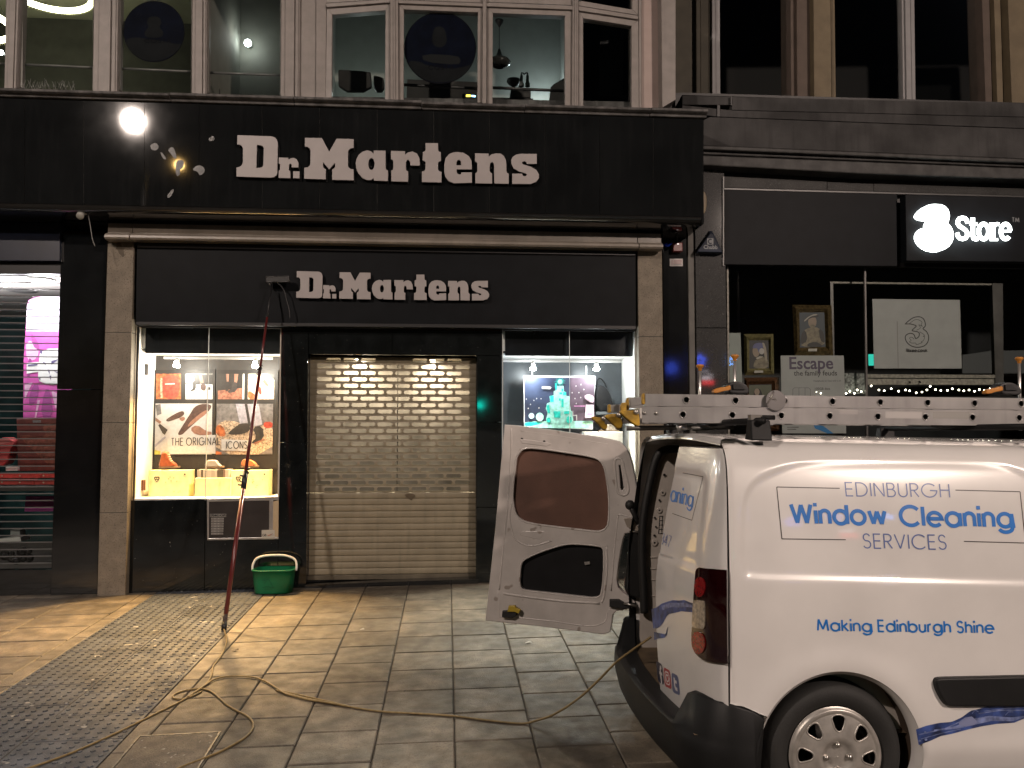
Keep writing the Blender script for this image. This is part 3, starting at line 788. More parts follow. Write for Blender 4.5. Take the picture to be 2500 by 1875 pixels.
def art1(p):
    p([(190,150),(468,150),(468,435),(190,435)], I_org); p([(262,170),(420,158),(460,260),(440,430),(280,432),(258,300)], I_red, sm=1); p([(290,260),(400,255),(400,268),(290,272)], I_white)
    p([(235,200),(258,195),(262,420),(240,425)], I_conf)
    p([(520,150),(825,150),(825,437),(520,437)], I_white); p([(600,155),(825,155),(825,270),(640,262)], I_dark); p([(665,152),(700,152),(725,250),(690,255)], I_skin); p([(600,230),(635,225),(640,330),(575,352),(572,340),(605,315)], I_dark, sm=1)
    p([(690,262),(750,265),(750,330),(725,345),(688,325)], I_stock, sm=1); p([(520,252),(680,262),(680,272),(520,262)], I_dark); p([(770,300),(800,298),(800,330),(772,332)], I_dark)
    p([(183,485),(822,485),(815,1058),(172,1058)], I_white); p([(640,490),(825,490),(790,570),(650,680),(520,800),(480,840),(425,838),(470,760),(560,620)], I_stock, sm=2); p([(680,600),(770,545),(770,590),(650,680),(540,760),(560,700)], I_skin, sm=2)
    p([(565,770),(650,720),(760,800),(815,800),(812,842),(640,842)], I_skin, sm=1); p([(295,672),(350,630),(440,580),(495,566),(512,600),(470,640),(380,672),(320,690)], I_stock, sm=1); p([(440,650),(505,630),(520,660),(480,690)], I_skin, sm=1)
    p([(215,730),(232,712),(320,780),(288,838),(262,820)], I_dark); p([(182,640),(250,690),(232,712),(182,680)], I_skin); p([(182,500),(240,490),(250,600),(200,620)], I_grey)
    p([(172,950),(290,850),(300,870),(180,975)], I_lilac); p([(172,1005),(240,1020),(235,1058),(172,1058)], ink('yellow', (.55, .5, .1)))
    p([(305,850),(858,838),(858,1050),(305,1055)], I_white)
board('black board with leg photographs and the start of the slogan', [(135, 110), (856, 100), (842, 1215), (112, 1220)], art1)
def art2(p):
    p([(888,150),(1165,150),(1160,437),(885,437)], I_dark); p([(885,340),(1160,310),(1160,437),(885,437)], I_brick); p([(975,152),(1010,152),(1005,240),(985,240)], I_skin); p([(1070,152),(1115,152),(1100,250),(1070,250)], I_skin)
    p([(985,235),(1008,235),(1006,345),(960,345)], I_dark, sm=1); p([(1055,240),(1100,245),(1098,350),(1010,368),(990,350),(1040,310)], ink('boot_black', (.035, .03, .03)), sm=1); p([(1165,150),(1185,150),(1180,437),(1160,437)], I_white)
    p([(1225,150),(1520,150),(1515,437),(1220,437)], ink('cream_photo', (.66, .52, .4), .3)); p([(1380,230),(1420,205),(1460,290),(1430,290)], I_red, sm=1); p([(1335,300),(1370,290),(1380,380),(1350,385)], I_red, sm=1); p([(1440,150),(1520,150),(1520,220)], I_dark); p([(1225,330),(1300,380),(1330,437),(1222,437)], I_org, sm=1)
    p([(872,487),(1507,487),(1497,1058),(860,1058)], I_grey); p([(865,720),(1000,660),(1300,760),(1503,690),(1497,1058),(860,1058)], I_conf, sm=1); p([(862,730),(940,725),(985,860),(862,845)], I_org, sm=1); p([(1400,690),(1500,690),(1500,760),(1400,760)], I_red, sm=1)
    p([(1085,490),(1190,490),(1225,700),(1130,712)], I_lilac); p([(1210,490),(1345,490),(1385,720),(1262,750)], I_lilac); p([(1185,490),(1215,490),(1262,750),(1225,720)], I_dark)
    p([(1085,745),(1140,705),(1240,712),(1250,790),(1160,830),(1020,838),(1000,812)], I_dark, sm=1); p([(1270,748),(1390,735),(1405,880),(1290,935),(1258,925),(1320,870)], I_dark, sm=1); p([(1290,928),(1405,878),(1407,892),(1300,942)], I_brick)
    p([(860,1015),(930,1035),(925,1058),(860,1058)], I_org)
    p([(925,885),(1240,900),(1235,1020),(925,1012)], I_white)
board('black board with boot photographs and the end of the slogan', [(865, 105), (1560, 110), (1560, 1215), (850, 1215)], art2, YBd - .005)
def pen_text(mb, txt, bl, br, h, w, m, mapper, shear=0.0, gap=.22, lift=.0):
    """pen lettering from baseline pixel bl to br, cap height h (pixels), pen width w (pixels)"""
    ls, tot = pen_lines(txt, gap)
    ux, uy = br[0] - bl[0], br[1] - bl[1]; L = math.hypot(ux, uy); e = (ux / L, uy / L); k = L / (tot * h)
    for i, l in enumerate(ls):
        q = [(a * h * k, b * h) for a, b in l]
        vs, fs = stroke(q, w)
        mb.add([mapper(bl[0] + x * e[0] + y * shear - y * e[1] * -0, bl[1] + x * e[1] - y, lift + .00035 * (i % 5)) for x, y in vs], fs, m)
I_ink = mat('slogan_ink', (.03, .028, .028), .5)
mb = MB()
mp = lambda x, y, l: P(x, y, YBd - .016 - l)
z = zm(*Zw)
bl, br = z([(362, 958), (905, 948)]); pen_text(mb, 'THE ORIGINAL', bl, br, 18, 2.0, I_ink, mp, gap=.3)
tag(mb.build('slogan_lettering'), 'thin dark capitals starting the slogan on the left picture board', 'lettering'); mb = MB()
bl, br = z([(980, 990), (1212, 990)]); pen_text(mb, 'ICONS', bl, br, 17, 2.0, I_ink, lambda x, y, l: P(x, y, YBd - .025 - l), gap=.3)
tag(mb.build('slogan_lettering'), 'thin dark capitals of the last slogan word on the right picture board', 'lettering')
# yellow record crates and the boots on them
M_yel = mat('yellow_crate_board', (.85, .81, .48), .6, var=.12, vscale=12); M_mark = mat('crate_print', (.05, .045, .03), .6); M_rec = mat('record_sleeves', (.35, .30, .28), .6)
M_brown = mat('brown_boot_leather', (.20, .055, .025), .35, var=.25, vscale=30); M_blackl = mat('black_shoe_leather', (.03, .03, .032), .35); M_sole = mat('rubber_sole', (.16, .11, .07), .6)
M_tan = mat('tan_shoe_leather', (.36, .13, .06), .4, var=.2, vscale=30); M_lace = mat('pale_lace', (.6, .55, .45), .7)
def crate(label, px, Yc, depth, stripes=False, logo=True):
    x0, y0, x1, y1 = px
    A, B = P(x0, y1, Yc), P(x1, y0, Yc); zb = z0 + .001
    t = thing('record_crate', label, 'crate', ((A.x + B.x) / 2, Yc + depth / 2, zb), 'yellow record crates in the display window')
    zt_ = B.z; zc = zt_ - (.09 if stripes else .0)
    mb = MB()
    th = .012
    mb.box(A.x, B.x, Yc, Yc + th, zb, zc, M_yel); mb.box(A.x, B.x, Yc + depth - th, Yc + depth, zb, zc, M_yel); mb.box(A.x, A.x + th, Yc + th, Yc + depth - th, zb, zc, M_yel); mb.box(B.x - th, B.x, Yc + th, Yc + depth - th, zb, zc, M_yel); mb.box(A.x + th, B.x - th, Yc + th, Yc + depth - th, zb, zb + th, M_yel)
    mb.build('box', t, bevel=.003)
    mb = MB(); n = 16; w = (B.x - A.x - 2 * th - .01) / n; rnd = random.Random(3)
    for k in range(n):
        xk = A.x + th + .005 + k * w; hh = zt_ + rnd.uniform(-.006, .0) - (0 if stripes else .006)
        c = rnd.choice([(.05, .045, .045), (.40, .37, .36), (.18, .12, .11), (.5, .47, .45)])
        mb.box(xk, xk + w * .8, Yc + th + .002, Yc + depth - th - .002, zb + .02, hh, mat('sleeve_%d' % int(c[0] * 100), c, .5))
    mb.build('record_sleeve', t)
    if logo:
        mb = MB(); cx, cz, s = A.x + (B.x - A.x) * .2, zb + (zc - zb) * .66, (B.x - A.x) * .075
        hp = [(0, -1.1), (-.5, -.5), (-1, .3), (-.85, .85), (-.3, 1), (0, .85), (.3, 1), (.85, .85), (1, .3), (.5, -.5)]
        mb.sheet([(cx + u * s, Yc - .0015, cz + v * s) for u, v in smooth_loop(hp, 1)], M_mark)
        for u, v, r in ((-.3, .3, .2), (.3, .3, .2), (0, -.35, .22)): mb.sheet([(cx + u * s + a_ * s * r, Yc - .0025, cz + v * s + b_ * s * r) for a_, b_ in ell(0, 0, 1, 1, 8)], M_yel)
        mb.box(B.x - (B.x - A.x) * .13, B.x - (B.x - A.x) * .09, Yc - .002, Yc, zc - .05, zc - .035, M_mark)
        for k in range(9): 
            u, v = random.uniform(.4, .85), random.uniform(.15, .75); mb.box(A.x + (B.x - A.x) * u, A.x + (B.x - A.x) * u + .012, Yc - .0018, Yc, zb + (zc - zb) * v, zb + (zc - zb) * v + .006, mat('faint_crate_print', (.35, .33, .1), .6))
        mb.build('print', t)
    return t, A, B, zt_
crate('left yellow record crate with a guitar-pick badge, under the tall boot', (362, 1148, 462, 1219), 9.10, .2)
crate('middle pale yellow crate full of striped record sleeves, under the grey shoe', (475, 1146, 563, 1218), 9.08, .2, True, False)
crate('right yellow record crate with a guitar-pick badge, under the brown shoe', (562, 1148, 656, 1218), 9.13, .2)
def footwear(name, label, cat, sil, sole, Yc, w, m, lace=None, o=Zw):
    t = thing(name, label, cat, P(*zm(*o)([sil[0]])[0], Yc), 'footwear on the record crates')
    mb = MB(); s = smooth_loop(zm(*o)(sil), 2)
    rows = []
    c = centre([P(x, y, Yc) for x, y in s])
    for k in range(7):
        u = -1 + 2 * k / 6; sh = math.sqrt(max(.12, 1 - .75 * u * u))
        sh = .6 + .4 * sh
        rows.append([(c.x + (p.x - c.x) * sh, Yc + u * w / 2, c.z + (p.z - c.z) * sh) for p in (P(x, y, Yc) for x, y in s)])
    mb.grid(rows, m, True, True); mb.add(rows[0], [tuple(range(len(rows[0])))], m, True); mb.add(rows[-1], [tuple(range(len(rows[-1])))], m, True)
    mb.build('upper', t)
    mb = MB(); mb.prism([P(x, y, Yc - w * .46) for x, y in zm(*o)(sole)], (0, w * .92, 0), M_sole); mb.build('sole', t, bevel=.003)
    if lace:
        mb = MB()
        for a_, b_ in lace: mb.tube([P(*zm(*o)([a_])[0], Yc - w * .42), P(*zm(*o)([b_])[0], Yc - w * .42)], .004, M_lace, 5)
        mb.build('lace', t)
footwear('lace_up_boot', 'tall brown lace-up boot on the left yellow crate', 'boot', [(255,1022),(330,1020),(335,1070),(365,1130),(420,1165),(432,1198),(300,1205),(222,1205),(232,1150),(250,1090)], [(218,1196),(434,1190),(434,1212),(216,1215)], 9.2, .095, M_brown, [((320,1060),(345,1055)),((328,1085),(352,1078)),((338,1110),(362,1102)),((350,1135),(372,1124))])
footwear('shoe', 'grey and white low shoe on the middle crate', 'shoe', [(765,1125),(800,1118),(880,1120),(890,1150),(925,1180),(935,1195),(740,1198),(745,1160)], [(735,1192),(936,1188),(936,1208),(735,1210)], 9.18, .095, mat('grey_shoe_leather', (.25, .25, .26), .4), [((790,1130),(830,1165)),((820,1125),(850,1160))])
footwear('shoe', 'tan brown low shoe on the right yellow crate', 'shoe', [(1165,1115),(1190,1108),(1225,1118),(1255,1115),(1300,1140),(1328,1170),(1328,1192),(1145,1196),(1150,1150)], [(1142,1190),(1330,1184),(1330,1204),(1142,1208)], 9.22, .095, M_tan)
mb = MB(); mb.box(a + .001, a + .02, 9.06, 9.12, P(355, 915, 9.05).z, P(355, 888, 9.05).z, M_dark); tag(mb.build('wall_sensor', bevel=.004), 'small black sensor box high on the bright window cheek', 'sensor')
mb = MB(); mb.box(a + .001, a + .025, 9.05, 9.12, P(355, 1198, 9.05).z, P(355, 1172, 9.05).z, mat('dark_red_box', (.05, .012, .01), .5)); tag(mb.build('socket_box', bevel=.004), 'small dark red box low on the bright window cheek', 'socket box')
# --- opening-hours cabinet under the window
Zc = (490, 1190, .103978)
zc_ = zm(*Zc)
t = thing('notice_cabinet', 'shallow metal notice cabinet with opening hours under the boot display window', 'notice cabinet', P(590, 1316, 8.83))
mb = MB(); Yk = 8.835
fr = [((145,285),(190,290),(190,1235),(150,1240)), ((190,275),(1830,215),(1830,300),(190,335)), ((160,1195),(1820,1165),(1820,1215),(160,1240)), ((1610,300),(1700,296),(1690,1170),(1600,1172))]
for q in fr: mb.pp(zc_(q), Yk, .014, M_alu)
mb.build('frame', t, bevel=.002)
mb = MB(); mb.pp(zc_([(188,330),(1612,310),(1602,1175),(188,1200)]), Yk + .006, .008, mat('dark_felt', (.032, .027, .026), .35, var=.2)); mb.build('back_panel', t)
mb = MB(); mb.pp(zc_([(1702,330),(1830,300),(1820,1175),(1692,1175)]), Yk + .004, .009, mat('beige_filler', (.42, .32, .2), .6)); mb.build('side_filler', t)
mb = MB(); pr = Print(mb, Yk + .004)
M_lab = mat('hours_label', (.30, .29, .27), .5)
pr([(215,622),(600,620),(598,692),(215,692)], M_lab, Zc)
for k in range(7): pr([(248, 712 + 59 * k), (542 - 2 * k, 712 + 59 * k), (540 - 2 * k, 756 + 59 * k), (246, 756 + 59 * k)], M_lab, Zc)
pr([(1432,1000),(1738,995),(1736,1190),(1430,1195)], mat('pale_sticker', (.45, .42, .36), .5), Zc)
bl, br = zc_([(225, 678), (590, 676)]); pen_text(mb, 'OPENING HOURS', bl, br, 4.6, 1.0, I_ink, lambda x, y, l: P(x, y, Yk - .003 - l), gap=.25)
bl, br = zc_([(1448, 1145), (1536, 1143)]); pen_text(mb, 'GB', bl, br, 5.2, 1.0, I_ink, lambda x, y, l: P(x, y, Yk - .003 - l))
for k in range(7):
    for u0, u1 in ((262, 320), (350, 405), (435, 520)): pr([(u0, 728 + 59 * k), (u1, 728 + 59 * k), (u1, 742 + 59 * k), (u0, 742 + 59 * k)], I_grey, Zc)
pr([(1560,1130),(1690,1080),(1695,1092),(1600,1140)], I_brick, Zc)
mb.build('print', t)

# ================================================================ right display window of the shop
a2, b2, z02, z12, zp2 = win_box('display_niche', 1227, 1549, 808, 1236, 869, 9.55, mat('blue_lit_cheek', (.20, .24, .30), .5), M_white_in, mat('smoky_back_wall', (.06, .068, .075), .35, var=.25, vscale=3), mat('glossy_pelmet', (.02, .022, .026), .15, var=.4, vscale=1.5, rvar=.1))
xm2 = P(1391, 1000, YG).x
pane(a2, xm2 - .003, z02, z12, YG, shop); pane(xm2 + .003, b2, z02, z12, YG, shop)
mb = MB(); mb.box(xm2 - .003, xm2 + .003, YG - .004, YG + .006, z02, z12, M_edge); mb.build('glass_joint', shop)
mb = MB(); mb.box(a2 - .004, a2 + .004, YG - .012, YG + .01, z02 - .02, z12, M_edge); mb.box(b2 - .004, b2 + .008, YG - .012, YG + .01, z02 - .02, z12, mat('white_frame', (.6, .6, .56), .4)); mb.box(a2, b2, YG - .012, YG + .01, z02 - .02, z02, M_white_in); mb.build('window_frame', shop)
zt2 = P(1380, 884, 9.08).z
track(a2 + .02, b2 - .1, zt2 + .01, 9.08, [P(1301, 884, 9.08).x, P(1455, 884, 9.08).x], 15, (.93, .97, 1), 'white rail with two cool spots in the christmas display window', 'display window track lights', EMc, (240, (1, .93, .78)))
Zx = (1200, 880, .126582)
I_navy = ink('navy', (.035, .05, .10), .4, 3); I_tree = ink('tree_green', (.02, .62, .50), .25, 30); I_ltree = ink('pale_tree', (.42, .85, .72), .25, 25); I_pink = ink('pink', (.7, .3, .55), .2); I_plum = ink('plum_grey', (.12, .08, .11), .3, 4)
def art3(p):
    Q = lambda pts, m, sm=0: p(pts, m, Zx, sm)
    Q([(640,330),(1300,330),(1520,330),(1520,1230),(640,1250)], I_navy); Q([(1520,330),(1985,330),(1985,1190),(1520,1200)], I_plum)
    Q([(630,1195),(900,1175),(1950,1165),(1945,1310),(800,1300),(630,1280)], I_ltree); Q([(640,1195),(880,1185),(1000,1200),(800,1260),(640,1265)], I_tree, 1); Q([(1700,1190),(1940,1165),(1940,1270),(1800,1240)], ink('mint', (.4, .75, .5)), 1)
    Q([(1225,490),(1390,490),(1400,600),(1440,610),(1445,680),(1500,690),(1510,830),(1530,960),(1560,1000),(1580,1160),(1540,1220),(1080,1220),(1050,1140),(1080,1010),(1045,930),(1070,830),(1130,800),(1120,690),(1200,670),(1200,590),(1240,580)], I_ltree)
    for q in ([(1130,680),(1200,680),(1200,800),(1135,800)], [(1380,610),(1440,610),(1440,670),(1380,670)], [(1310,615),(1365,615),(1365,655),(1310,655)], [(1350,740),(1390,740),(1390,900),(1350,900)], [(1195,980),(1330,980),(1330,1110),(1210,1100)], [(1400,980),(1515,975),(1515,1030),(1400,1030)], [(1060,870),(1110,850),(1130,1020),(1085,1010)], [(1300,730),(1335,730),(1335,775),(1300,775)], [(1225,440),(1260,440),(1262,570),(1230,560)], [(1350,540),(1385,545),(1385,600),(1350,600)]): Q(q, I_tree)
    Q(ell(1100, 1150, 38, 50), I_tree); Q(ell(1495, 1145, 50, 72), I_tree); Q(ell(930, 1090, 75, 82), I_ltree); Q(ell(770, 1070, 55, 55), ink('pale_blue', (.45, .65, .75)))
    for k in range(18):
        w = 2 * math.pi * k / 18; r = 125 if k % 2 else 105
        Q([(1325 + 40 * math.cos(w - .12), 410 + 40 * math.sin(w - .12)), (1325 + r * math.cos(w), 410 + r * .8 * math.sin(w)), (1325 + 40 * math.cos(w + .12), 410 + 40 * math.sin(w + .12))], I_tree)
    Q(ell(1322, 410, 44, 46), I_ltree); Q([(970,500),(1130,500),(1160,522),(1130,555),(970,545)], I_white)
    Q([(1820,850),(1970,855),(1975,1105),(1800,1105)], ink('pale_pink', (.75, .55, .68))); Q([(1860,1010),(1960,1010),(1950,1060),(1840,1060)], I_pink); Q([(1590,870),(1800,870),(1800,890),(1590,890)], I_pink); Q([(1770,690),(1870,640),(1980,690),(1980,820),(1870,800)], ink('rose_glow', (.6, .42, .5)), 1)
    Q([(1560,970),(1575,970),(1580,1050),(1650,1050),(1650,1160),(1635,1160),(1635,1070),(1560,1070)], I_white)
    for x, y in ((672,745),(818,770),(752,848),(955,738),(870,735),(707,925),(915,915),(1630,493),(1685,620),(1555,622),(1610,735),(1720,715),(1635,830),(1780,560),(1725,465)): Q(ell(x, y, 11, 14, 8), I_white)
hp = thing('hanging_poster', 'hanging white-edged poster of a green tree built from gear under a star', 'poster', P(1365, 980, 9.22))
ob = board(None, [(618, 292), (2005, 300), (1950, 1330), (625, 1280)], art3, 9.22, mat('poster_white_edge', (.8, .8, .78), .4), Zx, 'poster', 'hanging_poster', None, .01)
for px in (1299, 1431): mb = MB(); mb.tube([P(px, 893, 9.225), P(px, 918, 9.225)], .008, M_wmetal, 8); mb.build('hanger', hp)
M_bag = mat('black_bag_leather', (.012, .012, .013), .5, spec=.25)
t = thing('handbag', 'black leather handbag with a raised loop handle beside the tree poster', 'handbag', P(1478, 1005, 9.4))
mb = MB(); mb.prism([P(x, y, 9.36) for x, y in smooth_loop([(1455, 945), (1470, 938), (1488, 955), (1497, 985), (1499, 1004), (1455, 1004)], 1)], (0, .1, 0), M_bag); mb.build('body', t, bevel=.012)
mb = MB(); mb.tube(spline([P(1457, 945, 9.4), P(1459, 928, 9.4), P(1466, 924, 9.4), P(1474, 932, 9.4), P(1481, 946, 9.4)]), .008, M_bag, 6); mb.build('handle', t)
mb = MB(); mb.box(P(1455, 1006, 9.3).x, b2 - .005, 9.3, 9.54, P(1480, 1012, 9.3).z, P(1480, 1005, 9.3).z, mat('glass_shelf', (.2, .22, .23), .2)); tag(mb.build('shelf'), 'thin grey shelf carrying the black handbag', 'shelf')
M_print_boot = mat('leopard_boot_leather', (.30, .26, .22), .5, var=.5, vscale=40, speck=[(60, .6, (.05, .035, .03))])
mb = MB(); mb.box(P(1425, 1044, 9.12).x, P(1520, 1044, 9.12).x, 9.1, 9.4, z02, P(1470, 1054, 9.12).z, M_white_in); tag(mb.build('display_plinth', bevel=.004), 'white plinth under the patterned boots in the right window', 'plinth')
footwear('ankle_boot', 'patterned ankle boot on the white plinth behind the van door', 'boot', [(1486,1022),(1508,1018),(1512,1035),(1508,1052),(1480,1054),(1466,1052),(1470,1042),(1484,1036)], [(1464,1050),(1512,1050),(1512,1055),(1464,1055)], 9.2, .09, M_print_boot, None, (0, 0, 1))
# ================================================================ upper floor of the middle building
ZU = (780, 0, .198915); ZV = (1180, 0, .253165); ZL = (0, 0, .385852)
YU = 8.62
def win_part(glasspts, fn, members, extra=None):
    """one window: frame members as one mesh, its pane as a sub-part"""
    mb = MB()
    for pts, off, d in members: mb.prism([fn(x, y, off) for x, y in pts], Vector((0, d, 0)), M_wood)
    w = mb.build('window', shop, bevel=.004)
    mb = MB(); mb.sheet([fn(x, y, -.045) for x, y in glasspts], GLU); mb.build('pane', w, fix=False)
    return w
FL = lambda x, y, off=0: P(x, y, YU - off)
# flat lights on the left: thick mullions with stepped mouldings
for x0, x1, bx0, bx1, yb in ((-175, -140, -185, -148, 206), (17, 50, 10, 41, 216), (230, 289, 226, 285, 223), (470, 505, 468, 504, 231), (687, 733, 685, 731, 238)):
    w = x1 - x0; mb = MB()
    mb.pp([(x0, -60), (x1, -60), (bx1, yb), (bx0, yb)], YU, .16, M_wood)
    mb.pp([(x0 + w * .22, -60), (x1 - w * .3, -60), (bx1 - w * .3, yb), (bx0 + w * .22, yb)], YU - .022, .021, M_wood)
    mb.pp([(x1 - w * .24, -60), (x1 - w * .08, -60), (bx1 - w * .08, yb), (bx1 - w * .24, yb)], YU - .012, .011, M_wood)
    mb.build('mullion', shop, bevel=.004)
for l, r in ((-140, 17), (50, 230), (289, 470), (505, 687)):
    o = -9 if l < 60 else (-4 if l < 300 else -2)
    yl, yr = 212 + l * .0275, 212 + r * .0275
    win_part([(l, -60), (r, -60), (r, yr), (l, yl)], FL, [([(l + .5, -60), (l + 6, -60), (l + 5, yl), (l + o, yl)], -.05, .05), ([(r - 3, -60), (r - .5, -60), (r + o * .5, yr), (r - 4, yr)], -.05, .05)])
mb = MB()
mb.pp([(733, -60), (772, -60), (771, 239), (731, 238)], YU + .03, .12, M_wood); mb.build('upper_panel', shop, bevel=.004); mb = MB(); mb.pp([(772, -60), (797, -60), (795, 240), (771, 239)], YU + .005, .12, M_wood); mb.build('upper_panel', shop, bevel=.004); mb = MB()
mb.pp([(1566, -60), (1613, -60), (1615, 264), (1566, 263)], YU + .06, .12, mat('rosy_panel_paint', (.33, .26, .235), .5, var=.06)); 
mb.build('upper_panel', shop, bevel=.004)
mb = MB(); mb.pp([(1614, -60), (1650, -60), (1650, 243), (1617, 263)], YU - .1, .5, M_wood); mb.build('pilaster', shop, bevel=.006)
mb = MB(); mb.pp([(-900, -900), (1652, -900), (1652, -61), (-900, -61)], YU - .02, .3, M_wood); mb.pp([(-900, 205), (1640, 250), (1640, 300), (-900, 260)], YU + .12, .2, M_ledge); mb.build('upper_wall', shop)
# canted bay
YBY = 8.48
bA = (P(795, 200, YU).x, YU); bB = (P(958, 200, YBY).x, YBY); bC = (P(1412, 200, YBY).x, YBY); bD = (P(1560, 200, YU + .01).x, YU + .01)
def bay(a, b, z): return lambda x, y, off=0: PV(*zm(*z)([(x, y)])[0], a, b, off)
f1 = bay(bA, bB, ZU); f2 = bay(bB, bC, ZU); f3 = bay(bB, bC, ZV); f4 = bay(bC, bD, ZV)
win_part([(150,175),(813,120),(806,1230),(145,1205)], f1, [
    ([(88,95),(155,180),(148,1205),(75,1205)], 0, .09), ([(88,95),(865,35),(811,125),(155,180)], 0, .09), ([(811,125),(865,35),(866,1232),(803,1228)], 0, .09),
    ([(80,40),(866,-12),(866,28),(85,88)], .03, .1), ([(80,-300),(866,-300),(866,-14),(80,36)], 0, .08)])
win_part([(1030,110),(1950,148),(1945,1260),(1025,1238)], f2, [
    ([(972,45),(1035,115),(1030,1240),(972,1236)], 0, .09), ([(972,45),(2003,85),(1945,150),(1035,115)], 0, .09), ([(1945,150),(2003,85),(1994,1262),(1940,1258)], 0, .09),
    ([(966,-2),(2006,38),(2006,78),(968,38)], .03, .1), ([(966,-300),(2006,-300),(2006,34),(966,-6)], 0, .08)])
win_part([(90,122),(790,148),(793,1022),(85,1004)], f3, [
    ([(36,68),(92,125),(88,1006),(34,1004)], 0, .09), ([(36,68),(856,100),(787,150),(92,125)], 0, .09), ([(787,150),(856,100),(854,1026),(790,1022)], 0, .09),
    ([(20,22),(862,54),(862,92),(28,60)], .03, .1), ([(20,-300),(862,-300),(862,50),(20,18)], 0, .08)])
win_part([(958,172),(1434,246),(1434,1040),(960,1028)], f4, [
    ([(920,106),(962,175),(965,1030),(920,1028)], 0, .09), ([(920,106),(1495,192),(1430,248),(962,175)], 0, .09), ([(1430,248),(1495,192),(1502,1042),(1430,1038)], 0, .09),
    ([(920,58),(1492,150),(1495,186),(920,100)], .03, .1), ([(920,12),(955,8),(1436,92),(1492,146),(920,54)], 0, .08), ([(1436,-200),(1492,-200),(1492,144),(1436,92)], 0, .08)])
mb = MB(); mb.sheet([f4(x, y, -.045) for x, y in ((920, -200), (1440, -200), (1440, 95), (940, 8))], GLU); mb.build('pane', shop, fix=False)
mb = MB()
def mull(pts, z, off=.035):
    q = zm(*z)(pts); mb.prism([P(x, y, YBY - off) for x, y in q], (0, .16, 0), M_wood)
mull([(867,-300),(964,-300),(970,1240),(868,1238)], ZU); mull([(905,-300),(928,-300),(932,1239),(908,1238)], ZU, .05); mb.build('mullion', shop, bevel=.004); mb = MB()
mull([(2008,-300),(2052,-300),(2048,1268),(1998,1266)], ZU, .045); mb.build('mullion', shop, bevel=.004); mb = MB(); mull([(863,-300),(918,-300),(918,1030),(856,1028)], ZV); mull([(882,-300),(900,-300),(898,1029),(878,1028)], ZV, .05)
mb.build('mullion', shop, bevel=.004)
mb = MB(); mb.prism([f4(x, y, .01) for x, y in ((1497, -200), (1526, -200), (1526, 1044), (1504, 1042))], (0, .12, 0), M_wood); mb.build('mullion', shop, bevel=.004)
# rooms behind the upper windows
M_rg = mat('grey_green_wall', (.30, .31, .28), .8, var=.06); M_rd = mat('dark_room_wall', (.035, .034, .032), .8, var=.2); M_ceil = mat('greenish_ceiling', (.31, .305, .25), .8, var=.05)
xl_, xm_, xd_, xr_ = P(-400, 0, YU).x, P(745, 0, YU).x, P(1428, 0, YU).x, P(1630, 0, YU).x
zf, zc1, zc2 = 4.95, 7.42, 8.1
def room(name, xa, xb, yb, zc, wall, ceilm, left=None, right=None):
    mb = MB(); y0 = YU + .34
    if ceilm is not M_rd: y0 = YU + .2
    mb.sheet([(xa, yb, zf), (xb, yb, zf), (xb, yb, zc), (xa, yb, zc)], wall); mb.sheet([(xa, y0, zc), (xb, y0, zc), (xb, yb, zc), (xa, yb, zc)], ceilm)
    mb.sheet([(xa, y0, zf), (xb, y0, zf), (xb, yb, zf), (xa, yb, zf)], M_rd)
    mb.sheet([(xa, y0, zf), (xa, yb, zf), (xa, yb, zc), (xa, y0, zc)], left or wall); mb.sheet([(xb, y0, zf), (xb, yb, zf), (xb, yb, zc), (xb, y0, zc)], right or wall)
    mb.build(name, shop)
xw3 = P(487, 0, YU).x
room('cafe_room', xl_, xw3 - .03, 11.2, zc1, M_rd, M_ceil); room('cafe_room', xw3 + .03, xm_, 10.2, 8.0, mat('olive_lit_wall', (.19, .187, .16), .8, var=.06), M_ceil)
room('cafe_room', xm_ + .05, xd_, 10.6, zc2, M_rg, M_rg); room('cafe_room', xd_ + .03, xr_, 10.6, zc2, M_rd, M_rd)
# ring pendants
EMr = emit('ring_tube_glow', (1.0, .97, .60), 9)
def ring(label, c, r):
    t = thing('ring_pendant', label, 'ring lamp', c, 'glowing ring pendants upstairs')
    mb = MB(); pts = [(c.x + r * math.cos(2 * math.pi * k / 48), c.y + r * math.sin(2 * math.pi * k / 48), c.z) for k in range(49)]
    mb.tube(pts, .036, EMr, 10, False); mb.build('glowing_tube', t)
    mb = MB()
    for k in range(96):
        w = 2 * math.pi * k / 96; mb.tube([(c.x + (r + .022) * math.cos(w), c.y + (r + .022) * math.sin(w), c.z + .01), (c.x + (r + .03) * math.cos(w), c.y + (r + .03) * math.sin(w), c.z - .05)], .0035, mat('clear_fringe', (.5, .5, .35), .2), 4)
    o = mb.build('fringe', t); o['kind'] = 'stuff'
    mb = MB()
    for k in range(3):
        w = 2 * math.pi * k / 3 + .5; mb.tube([(c.x + r * math.cos(w), c.y + r * math.sin(w), c.z), (c.x + .1 * math.cos(w), c.y + .1 * math.sin(w), zc1)], .003, M_dark, 5)
    mb.build('cable', t)
    lamp('POINT', 'ring_glow', c - Vector((0, 0, .12)), 2.2, (1, .98, .66), .2, None, t)
ring('glowing ring lamp with a hanging fringe in the second upper window from the left', P(118, -22, 9.9), .46)
ring('glowing ring lamp cut by the edge in the leftmost upper window', P(-78, 55, 9.9), .45)
EMs = emit('cool_spot', (.9, 1, .97), 40)
